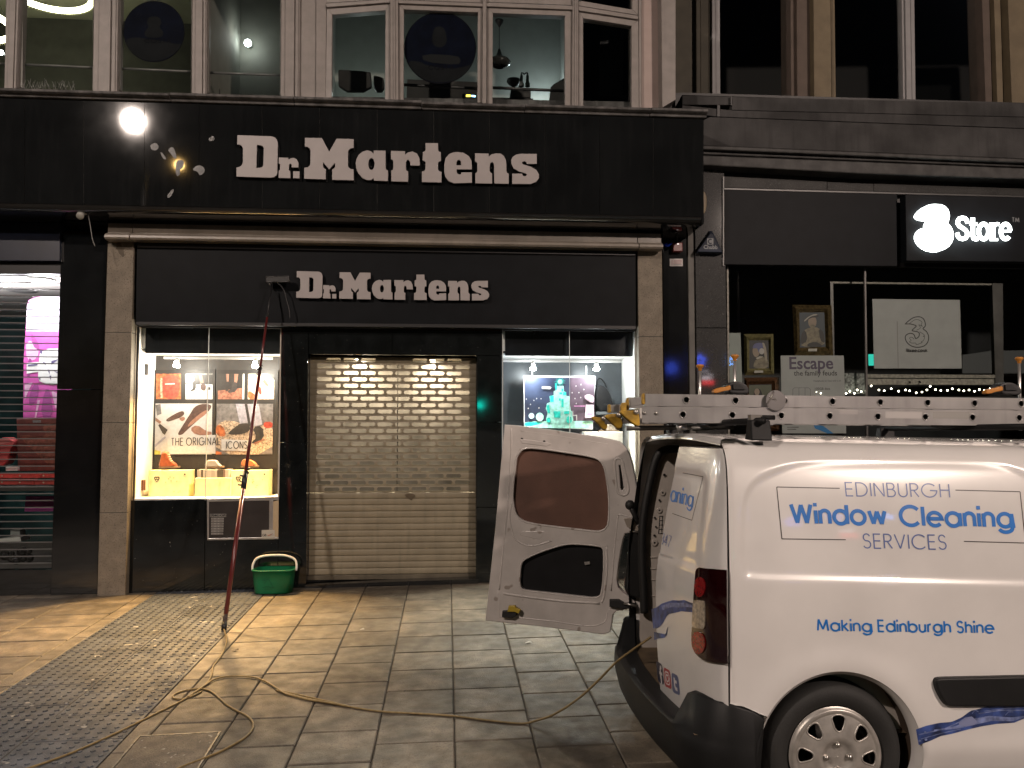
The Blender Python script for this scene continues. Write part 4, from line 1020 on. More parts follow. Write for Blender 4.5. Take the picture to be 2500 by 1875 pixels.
for px, py, r, lb in ((605, 105, .042, 'round bright wall lamp high in the upper window beside the bay'), (565, 202, .026, 'smaller bright lamp low in the upper window beside the bay'), (2, 128, .03, 'small bright lamp low in the leftmost upper window')):
    p = P(px, py, 10.05); t = thing('wall_lamp', lb, 'wall lamp', p, 'small lamps in the upstairs rooms')
    mb = MB(); mb.ball(p, r, EMs, 14); mb.build('globe', t)
    mb = MB(); mb.tube([p, p + Vector((0, .14, .02))], r * .5, M_wmetal, 8); mb.build('bracket', t)
    lamp('POINT', 'wall_lamp_glow', p - Vector((0, .25, 0)), 1.0, (1, 1, .9), .05, None, t)
# guard rails across the windows
M_rail = mat('grey_guard_rail', (.16, .16, .155), .4, .3)
mb = MB()
for a_, b_ in (((-140, 152), (16, 156)), ((44, 157), (229, 165)), ((287, 167), (468, 175)), ((504, 177), (686, 184))): mb.tube([P(*a_, YU + .12), P(*b_, YU + .12)], .014, M_rail, 8)
tag(mb.build('guard_rail'), 'thin grey guard rail running behind the upper windows left of the bay', 'rail')
mb = MB()
for a_, b_ in (((985, 207), (1166, 216)), ((1203, 214), (1379, 222))): mb.tube([P(*a_, YBY + .25), P(*b_, YBY + .25)], .017, mat('dark_rail', (.03, .03, .03), .4), 8)
tag(mb.build('guard_rail'), 'dark guard rail running behind the two middle panes of the bay', 'rail')
# bird spikes on the ledge
mb = MB(); 
for k in range(34):
    px = 48 + 134 * k / 33 + random.uniform(-3, 3); p = P(px, 218 + px * .02, YU - .1); mb.tube([p, p + Vector((random.uniform(-.06, .04), random.uniform(-.03, .03), random.uniform(.08, .11)))], .0018, mat('spike_steel', (.3, .3, .3), .4, .6), 4)
o = mb.build('bird_spikes'); tag(o, 'row of thin steel bird spikes on the ledge under the ring lamps', 'bird spikes'); o['kind'] = 'stuff'
# round window stickers
M_sn = mat('navy_sticker', (.0022, .0036, .010), .6, var=.3, spec=.05); M_sg = mat('grey_sticker_art', (.010, .011, .0125), .6, var=.2, spec=.05); M_sk = mat('black_sticker_rim', (.004, .004, .006), .6, spec=.05)
def sticker(label, c, r, Y, art):
    mb = MB(); pr = Print(mb, Y)
    pr.mb.pp(ell(c[0], c[1], r, r * 1.0, 48), Y, .003, M_sk); pr(ell(c[0], c[1], r * .975, r * .975, 48), M_sn, (0, 0, 1)); art(pr)
    rnd = random.Random(5)
    for k in range(46):
        w, q = rnd.uniform(0, 6.28), r * .92 * math.sqrt(rnd.random()); pr(ell(c[0] + q * math.cos(w), c[1] - abs(q * math.sin(w)) * .9, rnd.uniform(.5, 1.3), rnd.uniform(.5, 1.3), 6), M_sg, (0, 0, 1))
    return tag(mb.build('window_sticker'), label, 'sticker', 'round stickers in the upper windows')
def sA(p):
    N = (0, 0, 1); p([(303, 98), (330, 90), (365, 96), (400, 100), (430, 108), (446, 106), (430, 128), (400, 145), (376, 149), (350, 146), (322, 130)], M_sg, N, 1)
    p([(363, 40), (390, 40), (395, 58), (388, 66), (400, 78), (396, 92), (355, 92), (352, 78), (364, 66), (358, 56)], M_sg, N, 2)
    bl, br = (353, 104), (417, 104); pen_text(p.mb, 'COSTA', bl, br, 8, 2.0, M_sk, lambda x, y, l: P(x, y, YU + .06 - .004 - l), gap=.35)
sticker('dark round sticker with a faint snowy picture in the left upper windows', (376, 77), 75, YU + .06, sA)
def sB(p):
    N = (0, 0, 1); z = zm(*ZU)
    p(z([(1075,740),(1250,760),(1300,800),(1600,850),(1830,810),(1880,760),(1800,900),(1650,990),(1480,1018),(1300,985),(1150,880)]), M_sg, N, 1)
    p(z([(1410,325),(1525,325),(1560,440),(1560,540),(1490,590),(1400,560),(1378,470)]), M_sg, N, 2); p(z([(1255,660),(1690,680),(1740,740),(1700,800),(1280,760)]), mat('paler_sticker_art', (.015, .016, .017), .6, spec=.05), N, 1)
    pen_text(p.mb, 'COSTA', *z([(1340, 850), (1640, 850)]), 9, 2.2, M_sk, lambda x, y, l: P(x, y, YBY + .06 - .004 - l), gap=.35)
sticker('large navy round sticker filling the second pane of the bay', (1074.5, 117), 88, YBY + .06, sB)
# pendant lamp
p = P(1219, 120, 9.3)
t = thing('pendant_lamp', 'dark saucer-shaped pendant lamp hanging in the third pane of the bay', 'pendant lamp', (p.x, p.y, p.z))
mb = MB(); c0 = P(1219, 50, 9.3); mb.lathe(c0, (0, 0, -1), [(.001, -.004), (.05, 0), (.045, .02), (.01, .075), (.004, .085)], M_dark, 20); mb.build('ceiling_rose', t)
mb = MB(); mb.tube([c0, p], .004, M_dark, 6); mb.build('cord', t)
M_smoke = mat('smoked_glass_shade', (.03, .03, .028), .12, spec=.8)
mb = MB(); mb.lathe(p, (0, 0, -1), [(.004, -.01), (.012, .0), (.035, .075), (.06, .1), (.118, .13), (.132, .155), (.118, .185), (.07, .205)], M_smoke, 28); mb.build('shade', t)
mb = MB(); mb.ball(p - Vector((0, 0, .15)), .03, mat('dead_bulb', (.5, .5, .45), .2), 12); mb.build('bulb', t)
# counter lamp low behind the bay, lighting the wall
p = P(1330, 268, 10.35)
t = thing('hidden_lamp', 'low counter lamp hidden behind the bay sill, washing the back wall', 'counter lamp', p)
mb = MB(); mb.lathe(p, (0, 0, 1), [(.06, -.06), (.07, -.02), (.001, 0)], M_dark, 16); mb.build('base', t); mb = MB(); mb.ball(p + Vector((0, 0, .05)), .05, emit('hidden_lamp_bulb', (.85, .97, 1), 10), 12); mb.build('bulb', t)
lamp('POINT', 'hidden_lamp_glow', p + Vector((0, -.08, .12)), 10, (.82, .95, 1), .08, None, t)
p2_ = P(900, 268, 10.1)  # second unseen lamp, added only to brighten the wall behind the left pane
t = thing('hidden_lamp', 'hidden lamp added behind the left pane of the bay to brighten its wall', 'counter lamp', p2_)
mb = MB(); mb.lathe(p2_, (0, 0, 1), [(.06, -.06), (.07, -.02), (.001, 0)], M_dark, 16); mb.build('base', t); mb = MB(); mb.ball(p2_ + Vector((0, 0, .05)), .05, emit('hidden_lamp_bulb', (.85, .97, 1), 10), 12); mb.build('bulb', t)
lamp('POINT', 'hidden_lamp_glow', p2_ + Vector((0, -.3, .12)), 6, (.86, .96, .9), .08, None, t)
# counter, bowl, dispensers
mb = MB(); mb.pp([(1195, 237), (1302, 240), (1302, 330), (1195, 330)], 9.6, .35, M_rd); mb.pp([(1247, 219), (1296, 221), (1296, 238), (1247, 237)], 9.65, .2, M_rd); tag(mb.build('counter', bevel=.005), 'dark cafe counter behind the third pane of the bay', 'counter')
mb = MB(); c = P(1254, 210, 9.6); mb.lathe(c, (0, 0, 1), [(.03, 0), (.06, .02), (.083, .05), (.08, .075), (.06, .085), (.001, .085)], M_dark, 24); tag(mb.build('bowl'), 'black round bowl on the cafe counter by the bay window', 'bowl')
for px, m_, lb in ((1273, mat('grey_bottle', (.12, .125, .12), .3), 'grey pump bottle beside the black bowl'), (1288, mat('clear_dark_bottle', (.02, .03, .02), .2), 'dark pump bottle next to the grey one')):
    c = P(px, 211, 9.55); t = thing('pump_bottle', lb, 'bottle', c, 'pump bottles on the cafe counter')
    mb = MB(); mb.lathe(c, (0, 0, 1), [(.03, 0), (.03, .03), (.018, .06), (.018, .12), (.011, .14), (.009, .16)], m_, 16); mb.build('bottle', t)
    mb = MB(); q = c + Vector((0, 0, .155)); s = -1 if px > 1280 else 1; mb.tube([q, q + Vector((0, 0, .012)), q + Vector((s * .02, 0, .008)), q + Vector((s * .042, 0, -.012))], .008, M_dark, 8); mb.build('pump', t)
mb = MB(); mb.pp([(1345, 212), (1352, 205), (1378, 190), (1380, 262), (1340, 262)], 9.5, .06, M_rd); tag(mb.build('leaning_sign', bevel=.004), 'dark board leaning at the end of the cafe counter', 'board')
mb = MB(); mb.pp([(1466, 64), (1524, 70), (1520, 234), (1461, 226)], 9.9, .3, mat('dark_column_paint', (.05, .055, .06), .6)); mb.pp([(1456, 226), (1530, 234), (1530, 241), (1456, 231)], 9.85, .35, mat('dark_column_paint', (.05, .055, .06), .6)); tag(mb.build('column', bevel=.006), 'dark grey column inside the rightmost pane of the bay', 'column')
def cafe_chair(label, l, r, t_, b_, Y, tilt=0):
    A, B = P(l, t_, Y), P(r, b_, Y); w = B.x - A.x
    t = thing('cafe_chair', label, 'chair', ((A.x + B.x) / 2, Y, zf), 'dark chairs in the cafe')
    mb = MB(); mb.prism([P(x, y, Y) for x, y in smooth_loop([(l, t_ + tilt), (l + 4, t_ - 2 + tilt), (r - 4, t_ + 3), (r, t_ + 8), (r + 1, b_), (l + 2, b_)], 1)], (0, .06, 0), M_rd); mb.build('backrest', t, bevel=.01)
    zs = zf + .45
    mb = MB(); mb.box(A.x + .02, B.x - .02, Y, Y + .42, zs - .05, zs, M_rd); mb.build('seat', t, bevel=.01)
    for x in (A.x + .04, B.x - .04):
        for y in (Y + .04, Y + .38):
            mb = MB(); mb.tube([(x, y, zf), (x, y, zs - .04)], .014, M_dark, 8); mb.build('leg', t)
cafe_chair('wide dark chair back in the leftmost pane of the bay', 825, 906, 171, 222, 9.2); cafe_chair('narrow dark chair back next to the wide one in the bay', 911, 937, 185, 222, 9.5)
cafe_chair('dark chair back low in the upper window beside the bay', 500, 534, 186, 240, 9.3)
mb = MB(); mb.pp([(994, 193), (1170, 200), (1170, 300), (990, 300)], 9.35, .3, M_rd); tag(mb.build('bench', bevel=.006), 'dark bench under the navy round sticker', 'bench')
EMy = emit('amber_display', (1, .8, .05), 5); EMb = emit('blue_display', (.3, .7, 1), 5)
t = thing('till', 'dark till with a small amber and blue display behind the second bay pane', 'till', P(1150, 245, 9.3))
mb = MB(); mb.pp([(1134, 224), (1165, 226), (1165, 250), (1134, 249)], 9.3, .04, M_dark); mb.build('housing', t, bevel=.004)
mb = MB(); mb.pp([(1138, 231.5), (1149, 231.5), (1149, 236), (1138, 236)], 9.297, .002, EMy); mb.build('amber_display', t); mb = MB(); mb.pp([(1151, 232), (1161, 233), (1161, 237), (1151, 236)], 9.297, .002, EMb); mb.build('blue_display', t)

# ================================================================ neighbour on the left: barred shop window
left = thing('neighbour_shop', 'dark fronted shop on the far side with a barred bright window', 'shop building', P(0, 1450, YW))
mb = MB(); mb.pp([(-900, 530), (146, 545), (146, 637), (-900, 632)], YW - .05, .1, mat('navy_sign_panel', (.012, .016, .03), .35, var=.2)); mb.pp([(-900, 560), (150, 566), (150, 668), (-900, 668)], YW + .02, .1, M_dark); mb.build('sign_panel', left, bevel=.004)
mb = MB(); mb.pp([(-900, 1400), (126, 1391), (122, 1475), (-900, 1490)], YW + .04, .1, M_gran); mb.build('stall_riser', left)
xa, xb = P(-500, 900, YW).x, P(150, 900, YW).x; zt_, zb_ = P(60, 668, YW + .1).z, P(60, 1391, YW + .1).z
mb = MB(); Yb = YW + .06
slatm = mat('grey_shutter_bar', (.13, .13, .13), .4, .2)
ys = 671.0; k = 0
zz = P(60, 672, Yb).z; dzp = (P(60, 672, Yb).z - P(60, 1391, Yb).z) / 43
for k in range(44):
    z = zz - k * dzp; xr2 = P(153 - 27 * k / 43.0, 672 + 16.8 * k, Yb).x
    mb.box(xa, xr2 + .02, Yb, Yb + .006, z - .0105, z, slatm)
for px in (-300, -130, 149): 
    for q in range(0): pass
bars = mb.build('barred_shutter', left)
mb = MB(); mb.sheet([(xa, YW + .12, zb_), (xb, YW + .12, zb_), (xb, YW + .12, zt_), (xa, YW + .12, zt_)], GL); mb.build('glass_pane', left, fix=False)
M_wceil = mat('white_shop_ceiling', (.62, .58, .55), .7); M_teal = mat('teal_dark_glass', (.02, .05, .05), .15, var=.4, vscale=2); M_blk = mat('dark_shop_interior', (.02, .021, .021), .5, var=.4, vscale=6)
yb2 = 12.4; z2 = P(60, 662, YW + .1).z
mb = MB(); mb.sheet([(xa, YW + .14, z2), (xb + .25, YW + .14, z2), (xb + .25, yb2, z2), (xa, yb2, z2)], M_wceil); mb.sheet([(xa, yb2, -.3), (xb + .25, yb2, -.3), (xb + .25, yb2, z2), (xa, yb2, z2)], M_teal)
mb.sheet([(xb + .25, YW + .14, -.3), (xb + .25, yb2, -.3), (xb + .25, yb2, z2), (xb + .25, YW + .14, z2)], M_blk); mb.sheet([(xa, YW + .14, -.3), (xa, yb2, -.3), (xa, yb2, z2), (xa, YW + .14, z2)], M_blk); mb.sheet([(xa, YW + .14, .25), (xb + .25, YW + .14, .25), (xb + .25, yb2, .25), (xa, yb2, .25)], M_blk)
mb.build('interior', left)
def PZ(px, py, z):
    d = ray(px, py); return CAM + d * ((z - CAM.z) / d.z)
EMp = emit('shop_ceiling_light', (1, .98, 1), 45)
for px, py, r, w, lb in ((101, 679, .13, 75, 'bright round ceiling light near the pilaster in the barred shop'), (12, 689, .06, 25, 'smaller round ceiling light at the edge of the barred shop'), (-160, 684, .13, 60, 'round ceiling light deep in the barred shop, out past the window edge')):
    c = PZ(px, py, z2); c.z = z2 - .004
    t = thing('ceiling_light', lb, 'ceiling light', c, 'ceiling lights of the barred shop'); mb = MB(); mb.lathe(c, (0, 0, -1), [(r * 1.15, 0), (r * 1.15, .02), (r, .03)], M_wmetal, 24); mb.build('rim', t)
    mb = MB(); mb.lathe(c, (0, 0, -1), [(r, .025), (.001, .05)], EMp, 24); mb.build('diffuser', t); lamp('POINT', 'ceiling_light_glow', c - Vector((0, 0, .22)), w * .55, (1, .96, .98), .12, None, t)
c = PZ(54, 708, z2); mb = MB(); mb.lathe(c - Vector((0, 0, .003)), (0, 0, -1), [(.16, 0), (.16, .01), (.10, .012), (.001, .012)], mat('grey_vent', (.25, .24, .24), .5), 24); tag(mb.build('ceiling_vent'), 'flat grey round vent in the ceiling of the barred shop', 'vent')
ZS = (0, 640, .24096); YN = 9.75
M_mag = mat('magenta_print', (.56, .10, .40), .5, var=.15); M_mag2 = mat('dark_magenta_print', (.30, .06, .25), .5); M_mag3 = mat('pale_magenta_print', (.68, .42, .62), .5); M_lav = mat('lavender_print', (.66, .60, .74), .5, var=.05); M_fab = mat('white_print', (.8, .8, .8), .5)
mb = MB(); pr = Print(mb, YN)
mb.pp(zm(*ZS)(smooth_loop([(275,440),(290,385),(340,360),(420,345),(720,340),(720,1600),(235,1600),(240,1000)], 0)), YN, .03, M_mag)
q = lambda pts, m_, sm=0: pr(pts, m_, ZS, sm)
q([(273,455),(300,385),(420,347),(720,342),(720,700),(265,700)], M_lav); q([(262,780),(400,840),(380,980),(270,1010)], M_mag3, 1); q([(310,720),(340,740),(395,830),(400,900),(330,850)], M_mag2, 1); q([(290,960),(330,1000),(300,1180),(270,1150)], M_mag2, 1)
q([(290,1370),(340,1230),(400,1240),(380,1400),(300,1470)], M_mag2, 1); q([(450,1290),(510,1290),(545,1580),(405,1580)], M_mag2, 1); q([(250,1230),(330,1220),(290,1300),(250,1400)], M_mag3); q([(350,1580),(380,1400),(405,1400),(365,1580)], M_mag3); q([(520,1300),(620,1350),(610,1500),(560,1480)], M_mag3)
q([(410,880),(720,870),(720,1210),(540,1250),(430,1220),(385,1200),(390,1030)], M_fab, 1); q([(270,1020),(390,1010),(400,1110),(270,1130)], M_fab)
for a_ in ([(405,890),(430,900),(425,930),(405,920)], [(580,900),(610,895),(605,930)], [(430,1010),(460,1020),(465,1050)], [(520,1000),(600,980),(520,1040)], [(480,1090),(500,1090),(505,1140)], [(520,1090),(600,1120),(590,1130)], [(500,1150),(520,1150),(515,1200)], [(385,1180),(410,1170),(410,1195)], [(575,1180),(600,1170),(600,1195)], [(280,1040),(380,1030),(380,1045),(285,1055)]): q(a_, mat('navy_print', (.12, .10, .22), .5))
tag(mb.build('banner'), 'tall magenta and lavender banner with a white rosette in the barred shop', 'banner')
ZT = (0, 1000, .26514)
mb = MB(); M_maroon = mat('maroon_box_card', (.12, .028, .022), .4, var=.3, vscale=12)
mb.pp(zm(*ZT)([(152,85),(560,80),(560,562),(165,568)]), 9.5, .25, M_maroon); pr = Print(mb, 9.5); pr([(170,250),(500,560),(560,560),(560,120),(380,130),(440,260),(200,230)], mat('tan_maroon_print', (.19, .06, .04), .4, var=.4, vscale=25), ZT, 1); pr([(300,98),(378,96),(376,122),(302,124)], I_grey, ZT)
tag(mb.build('gift_box', bevel=.004), 'big dark maroon gift box standing under the magenta banner', 'gift box')
mb = MB(); mb.pp(zm(*ZT)(smooth_loop([(-60,300),(0,262),(70,255),(135,300),(95,370),(60,490),(0,520),(-60,510)], 1)), 9.45, .18, mat('coral_red_bag', (.42, .06, .06), .5, var=.2)); pr = Print(mb, 9.45); pr([(-60,290),(65,262),(100,300),(0,320),(-60,330)], mat('pale_coral', (.5, .16, .15), .5), ZT); tag(mb.build('red_bag', bevel=.01), 'folded coral red bag beside the maroon gift box', 'bag')
mb = MB(); mb.pp(zm(*ZT)([(52,525),(165,522),(165,562),(52,565)]), 9.46, .06, mat('white_card', (.6, .62, .6), .5)); tag(mb.build('tag_card', bevel=.003), 'small white card between the red bag and the gift box', 'card')
M_redbox = mat('bright_red_box', (.46, .06, .05), .45, var=.25, vscale=20)
ztab = P(70, 1185, 9.3).z
for x0_, x1_, y0_, y1_, lb in ((-300, 312, 645, 692, 'long bright red box at the front of the table, edge side'), (316, 560, 650, 692, 'shorter bright red box at the front of the table, by the pilaster'), (-300, 375, 588, 632, 'long red box lying behind the front ones, edge side'), (380, 560, 585, 630, 'short red box lying behind the front ones, by the pilaster')):
    yy_ = 9.3 if y0_ > 640 else 9.42; mb = MB(); mb.pp(zm(*ZT)([(x0_, y0_), (x1_, y0_), (x1_, y1_), (x0_, y1_)]), yy_, .1, M_redbox)
    pr = Print(mb, yy_); 
    for u in (18, 182, 400):
        if x0_ < u < x1_: pr(ell(u, (y0_ + y1_) / 2, 9, 9, 10), I_conf, ZT)
    tag(mb.build('red_box', bevel=.004), lb, 'box', 'red boxes on the display table')
t = thing('display_table', 'dark display table carrying the red boxes in the barred shop', 'table', P(60, 1390, 9.5))
mb = MB(); xt0, xt1 = P(-300, 1190, 9.28).x, xb + .05; mb.box(xt0, xt1, 9.27, 9.9, ztab - .06, ztab - .004, mat('dark_table_top', (.06, .055, .05), .4)); mb.build('tabletop', t, bevel=.005)
for x in (xt0 + .05, xt1 - .05):
    for y in (9.32, 9.84): mb = MB(); mb.box(x - .03, x + .03, y - .03, y + .03, .25, ztab - .06, M_dark); mb.build('leg', t)
mb = MB(); mb.pp(zm(*ZT)([(238,797),(560,795),(560,935),(225,938)]), 9.6, .02, mat('magenta_sign', (.40, .07, .30), .5)); tag(mb.build('floor_sign', bevel=.002), 'low magenta panel under the display table', 'panel')
mb = MB(); mb.pp(zm(*ZT)([(95,1110),(185,1105),(185,1165),(95,1165)]), 9.6, .12, mat('grey_paper_bag', (.28, .30, .29), .5)); tag(mb.build('paper_box', bevel=.003), 'small pale grey box on the floor under the display table', 'box')
mb = MB(); mb.pp(zm(*ZT)([(-100,1205),(60,1185),(185,1170),(195,1215),(-100,1222)]), 9.3, .2, mat('white_shoe_box', (.65, .66, .64), .5)); tag(mb.build('white_box', bevel=.003), 'flat white box low on the floor of the barred shop', 'box')
for i_, (px, py) in enumerate(((105, 1330), (108, 1368), (205, 1310), (265, 1305), (272, 1368), (45, 1340), (215, 1375), (150, 1390))):
    mb = MB(); c = P(*zm(*ZT)([(px, py)])[0], 9.4); mb.ball(c, .035 + .01 * (i_ % 3), mat('glossy_bauble', (.03, .03, .03), .06, spec=1), 14); tag(mb.build('bauble'), 'glossy black bauble lying low in the barred window', 'bauble', 'black baubles in the barred window')
# ================================================================ phone store on the right
ZR = (1600, 0, .406872); ZQ = (1600, 500, .406872); ZJ = (1680, 720, .198915); ZK = (2080, 660, .189873)
zr = zm(*ZR); zq = zm(*ZQ); zj = zm(*ZJ); zk = zm(*ZK)
store = thing('phone_store_building', 'dark stone building with a phone store front behind the van and tan mullions above', 'shop building', P(2100, 1400, YW))
M_par = mat('grey_render_parapet', (.055, .054, .054), .9, var=.3, spec=.2, vscale=2.5, streak=.35, bump=.2, bscale=60)
M_corn = mat('sooty_cornice', (.035, .034, .033), .6, var=.5, vscale=8, streak=.5, bump=.2, bscale=60)
M_grey = mat('grey_granite', (.026, .026, .025), .5, var=.3, vscale=4, spec=.2, speck=[(90, .60, (.045, .045, .044)), (160, .66, (.010, .010, .010))])
M_spark = mat('sparkling_granite', (.018, .018, .018), .5, var=.25, spec=.2, speck=[(110, .60, (.04, .04, .038)), (70, .74, (.15, .15, .14))], bump=.05, bscale=120, coat=.6)
M_spark.node_tree.nodes['Principled BSDF'].inputs['Coat IOR'].default_value = 2.3
mb = MB()
mb.pp(zr([(162,572),(452,580),(452,630),(162,628)]), 8.98, .3, M_par); mb.pp(zr([(460,580),(3000,640),(3000,720),(460,660)]), 8.95, .3, M_par)
mb.pp(zr([(162,630),(460,662),(3000,722),(3000,800),(372,700),(300,690),(162,690)]), 8.86, .36, M_par)
mb.pp(zr([(325,702),(372,703),(3000,803),(3000,985),(288,872),(290,720)]), 8.78, .44, M_par)
mb.build('parapet', store, bevel=.006)
mb = MB(); mb.pp(zr([(120,560),(150,555),(3000,640),(3000,652),(160,570),(120,640)]), 8.99, .35, M_dark); mb.pp(zr([(452,578),(460,580),(460,632),(452,630)]), 8.94, .02, M_dark); mb.pp(zr([(372,630),(388,632),(388,700),(372,698)]), 8.84, .02, M_dark); mb.build('parapet_edge', store)
mb = MB()
mb.pp(zr([(280,870),(3000,985),(3000,1010),(280,895)]), 8.66, .5, M_corn); mb.pp(zr([(280,897),(3000,1012),(3000,1035),(280,925)]), 8.72, .44, M_corn)
mb.pp(zr([(280,930),(3000,1040),(3000,1100),(1250,1042),(280,990)]), 8.68, .46, M_corn)
mb.build('cornice', store, bevel=.012)
mb = MB()
mb.pp(zr([(410,1000),(1030,1020),(1030,1142),(410,1125)]), 8.88, .1, M_grey); mb.pp(zr([(1031.5,1020),(1310,1030),(1310,1150),(1031.5,1142)]), 8.882, .1, M_grey); mb.pp(zr([(1311.5,1030),(3000,1090),(3000,1195),(1311.5,1150)]), 8.88, .1, M_grey)
mb.build('frieze', store, bevel=.003)
mb = MB(); mb.pp([(1694.5, 402), (1768, 405), (1774, 800), (1700, 800)], 8.82, .3, M_spark); mb.pp([(1700, 801), (1774, 801), (1781, 1475), (1706, 1475)], 8.821, .3, M_spark); mb.build('granite_pillar', store, bevel=.004)
mb = MB(); mb.pp(zr([(408,1128),(3000,1195),(3000,1205),(408,1136)]), 8.80, .08, mat('grey_metal_trim', (.06, .06, .06), .4, .5)); mb.pp(zq([(405,-170),(413,-170),(413,365),(405,365)]), 8.80, .08, mat('grey_metal_trim', (.06, .06, .06), .4, .5)); mb.build('trim', store)
mb = MB(); mb.pp(zq([(415,-95),(1452,-65),(1452,368),(415,358)]), 8.81, .1, mat('charcoal_sign_panel', (.0068, .008, .010), .5, var=.15, spec=.1)); mb.build('sign_panel', store, bevel=.004)
mb = MB(); mb.pp(zq([(1400,-70),(3000,-30),(3000,392),(1400,372)]), 8.90, .05, M_dark); mb.build('sign_backing', store)
mb = MB(); mb.pp(zq([(1500,-62),(3000,-25),(3000,350),(1507,336)]), 8.68, .12, mat('charcoal_sign_panel', (.0068, .008, .010), .5, var=.15, spec=.1)); mb.build('sign_box', store, bevel=.006)
# window of the store: frames and glass
M_sfr = mat('grey_window_frame', (.09, .088, .084), .4, .5, var=.2)
M_fr2 = mat('worn_pale_rail', (.22, .21, .18), .5, .2, var=.3, vscale=30)
mb = MB()
mb.pp([(1774, 650), (1779, 650), (1786, 1475), (1781, 1475)], 8.92, .06, M_fr2); mb.pp(zq([(1253,368),(1265,368),(1280,1450),(1268,1450)]), 8.93, .03, M_sfr)
mb.pp([(1700, 1090), (2700, 1075), (2700, 1480), (1700, 1480)], 8.92, .12, M_dark)
mb.build('window_frame', store, bevel=.003)
xs0, xs1 = P(1775, 900, 8.95).x, P(2900, 900, 8.95).x; zs0, zs1 = P(2100, 1090, 8.95).z, P(2100, 640, 8.95).z
pane(xs0, xs1, zs0, zs1, 8.95, store)
mb = MB()
mb.pp(zq([(1060,460),(2030,472),(2030,483),(1060,472)]), 9.15, .05, M_fr2); mb.pp(zq([(1048,460),(1068,460),(1080,1100),(1060,1100)]), 9.15, .05, M_sfr); mb.pp(zq([(2022,470),(2086,470),(2092,1100),(2042,1100)]), 9.14, .06, M_sfr)
mb.pp(zq([(1130,1015),(2040,1020),(2040,1040),(1130,1038)]), 9.13, .05, M_fr2); mb.pp(zq([(1130,1042),(2040,1044),(2040,1080),(1130,1080)]), 9.16, .05, M_fr2)
mb.build('inner_frame', store, bevel=.003)
mb = MB()
for px in (1522, 1583): c = P(*zq([(px, 1062)])[0], 9.15); mb.tube([c, c - Vector((0, .02, 0)), c - Vector((0, .02, .02))], .008, M_dark, 6)
mb.build('hook', store)
mb = MB(); M_si = mat('dark_store_interior', (.016, .02, .022), .3, var=.4, vscale=2)
mb.sheet([(xs0 - .3, 12, -.5), (xs1, 12, -.5), (xs1, 12, 4.3), (xs0 - .3, 12, 4.3)], M_si); mb.sheet([(xs0 - .3, 9.05, 4.2), (xs1, 9.05, 4.2), (xs1, 12, 4.2), (xs0 - .3, 12, 4.2)], M_si); mb.sheet([(xs0 - .01, 9.0, -.5), (xs0 - .01, 12, -.5), (xs0 - .01, 12, 4.3), (xs0 - .01, 9.0, 4.3)], M_si); mb.sheet([(xs0 - .3, 9.0, .35), (xs1, 9.0, .35), (xs1, 12, .35), (xs0 - .3, 12, .35)], M_si)
mb.sheet([(xs1, 9.0, -.5), (xs1, 12, -.5), (xs1, 12, 4.3), (xs1, 9.0, 4.3)], M_si)
mb.build('interior', store)
mb = MB()
mb.pp(zk([(1420,1085),(1800,1030),(2900,1020),(2900,1330),(1420,1330)]), 10.3, .5, mat('grey_low_cabinet', (.07, .08, .085), .5)); tag(mb.build('low_cabinet', bevel=.01), 'grey low cabinet deep inside the phone store window', 'cabinet')
# upper storey of the store
M_tan = mat('tan_stone_mullion', (.15, .118, .072), .7, var=.12, vscale=6, bump=.15, bscale=80); M_tanb = mat('brown_stone_return', (.09, .066, .052), .7, var=.12, vscale=6); M_olive = mat('olive_stone_return', (.06, .053, .037), .7, var=.15)
mb = MB()
def up(x0_, x1_, b0, b1, Y, m_, d=.3): mb.pp(zr([(x0_, -150), (x1_, -150), (b1, 620), (b0, 620)]), Y, d, m_)
up(120, 244, 122, 246, 9.5, M_olive, .2); up(245, 269, 247, 272, 9.42, M_olive, .1); up(270, 318, 273, 321, 9.5, M_olive, .2)
mb.build('stone_mullion', store, bevel=.004); mb = MB()
up(810, 846, 816, 852, 9.42, M_tanb); up(847, 946, 853, 953, 9.36, M_tanb); up(948, 1050, 954, 1058, 9.25, M_tan); up(1051, 1074, 1059, 1084, 9.32, M_tan, .2)
mb.build('stone_mullion', store, bevel=.004); mb = MB()
up(1955, 2000, 1982, 2022, 9.42, M_tanb); up(2001, 2026, 2023, 2052, 9.48, M_tanb, .2); up(2027, 2066, 2053, 2088, 9.36, M_tan); up(2067, 2108, 2089, 2138, 9.44, M_tanb); up(2110, 2600, 2140, 2640, 9.25, M_tan)
mb.build('stone_mullion', store, bevel=.004)
M_gwf = mat('pale_grey_window_paint', (.26, .255, .26), .5, var=.08)
mb = MB(); up(340, 360, 342, 364, 9.5, M_gwf, .1); up(361, 386, 365, 390, 9.53, M_gwf, .1); up(320, 339, 322, 341, 9.55, M_olive, .1); mb.build('window_frame', store, bevel=.003)
mb = MB(); up(1476, 1496, 1488, 1508, 9.5, M_gwf, .1); up(1497, 1526, 1509, 1540, 9.47, M_gwf, .12); up(1527, 1552, 1541, 1562, 9.5, M_gwf, .1); mb.build('window_frame', store, bevel=.003)
for l, r in ((386, 812), (1074, 1478), (1550, 1984)):
    mb = MB(); mb.sheet([P(*zr([(x, y)])[0], 9.56) for x, y in ((l - 6, -150), (r + 6, -150), (r + 12, 620), (l - 2, 620))], GLU); mb.build('upper_pane', store, fix=False)
mb = MB(); x_0, x_1 = P(1640, 0, 9.5).x, P(2900, 0, 9.5).x
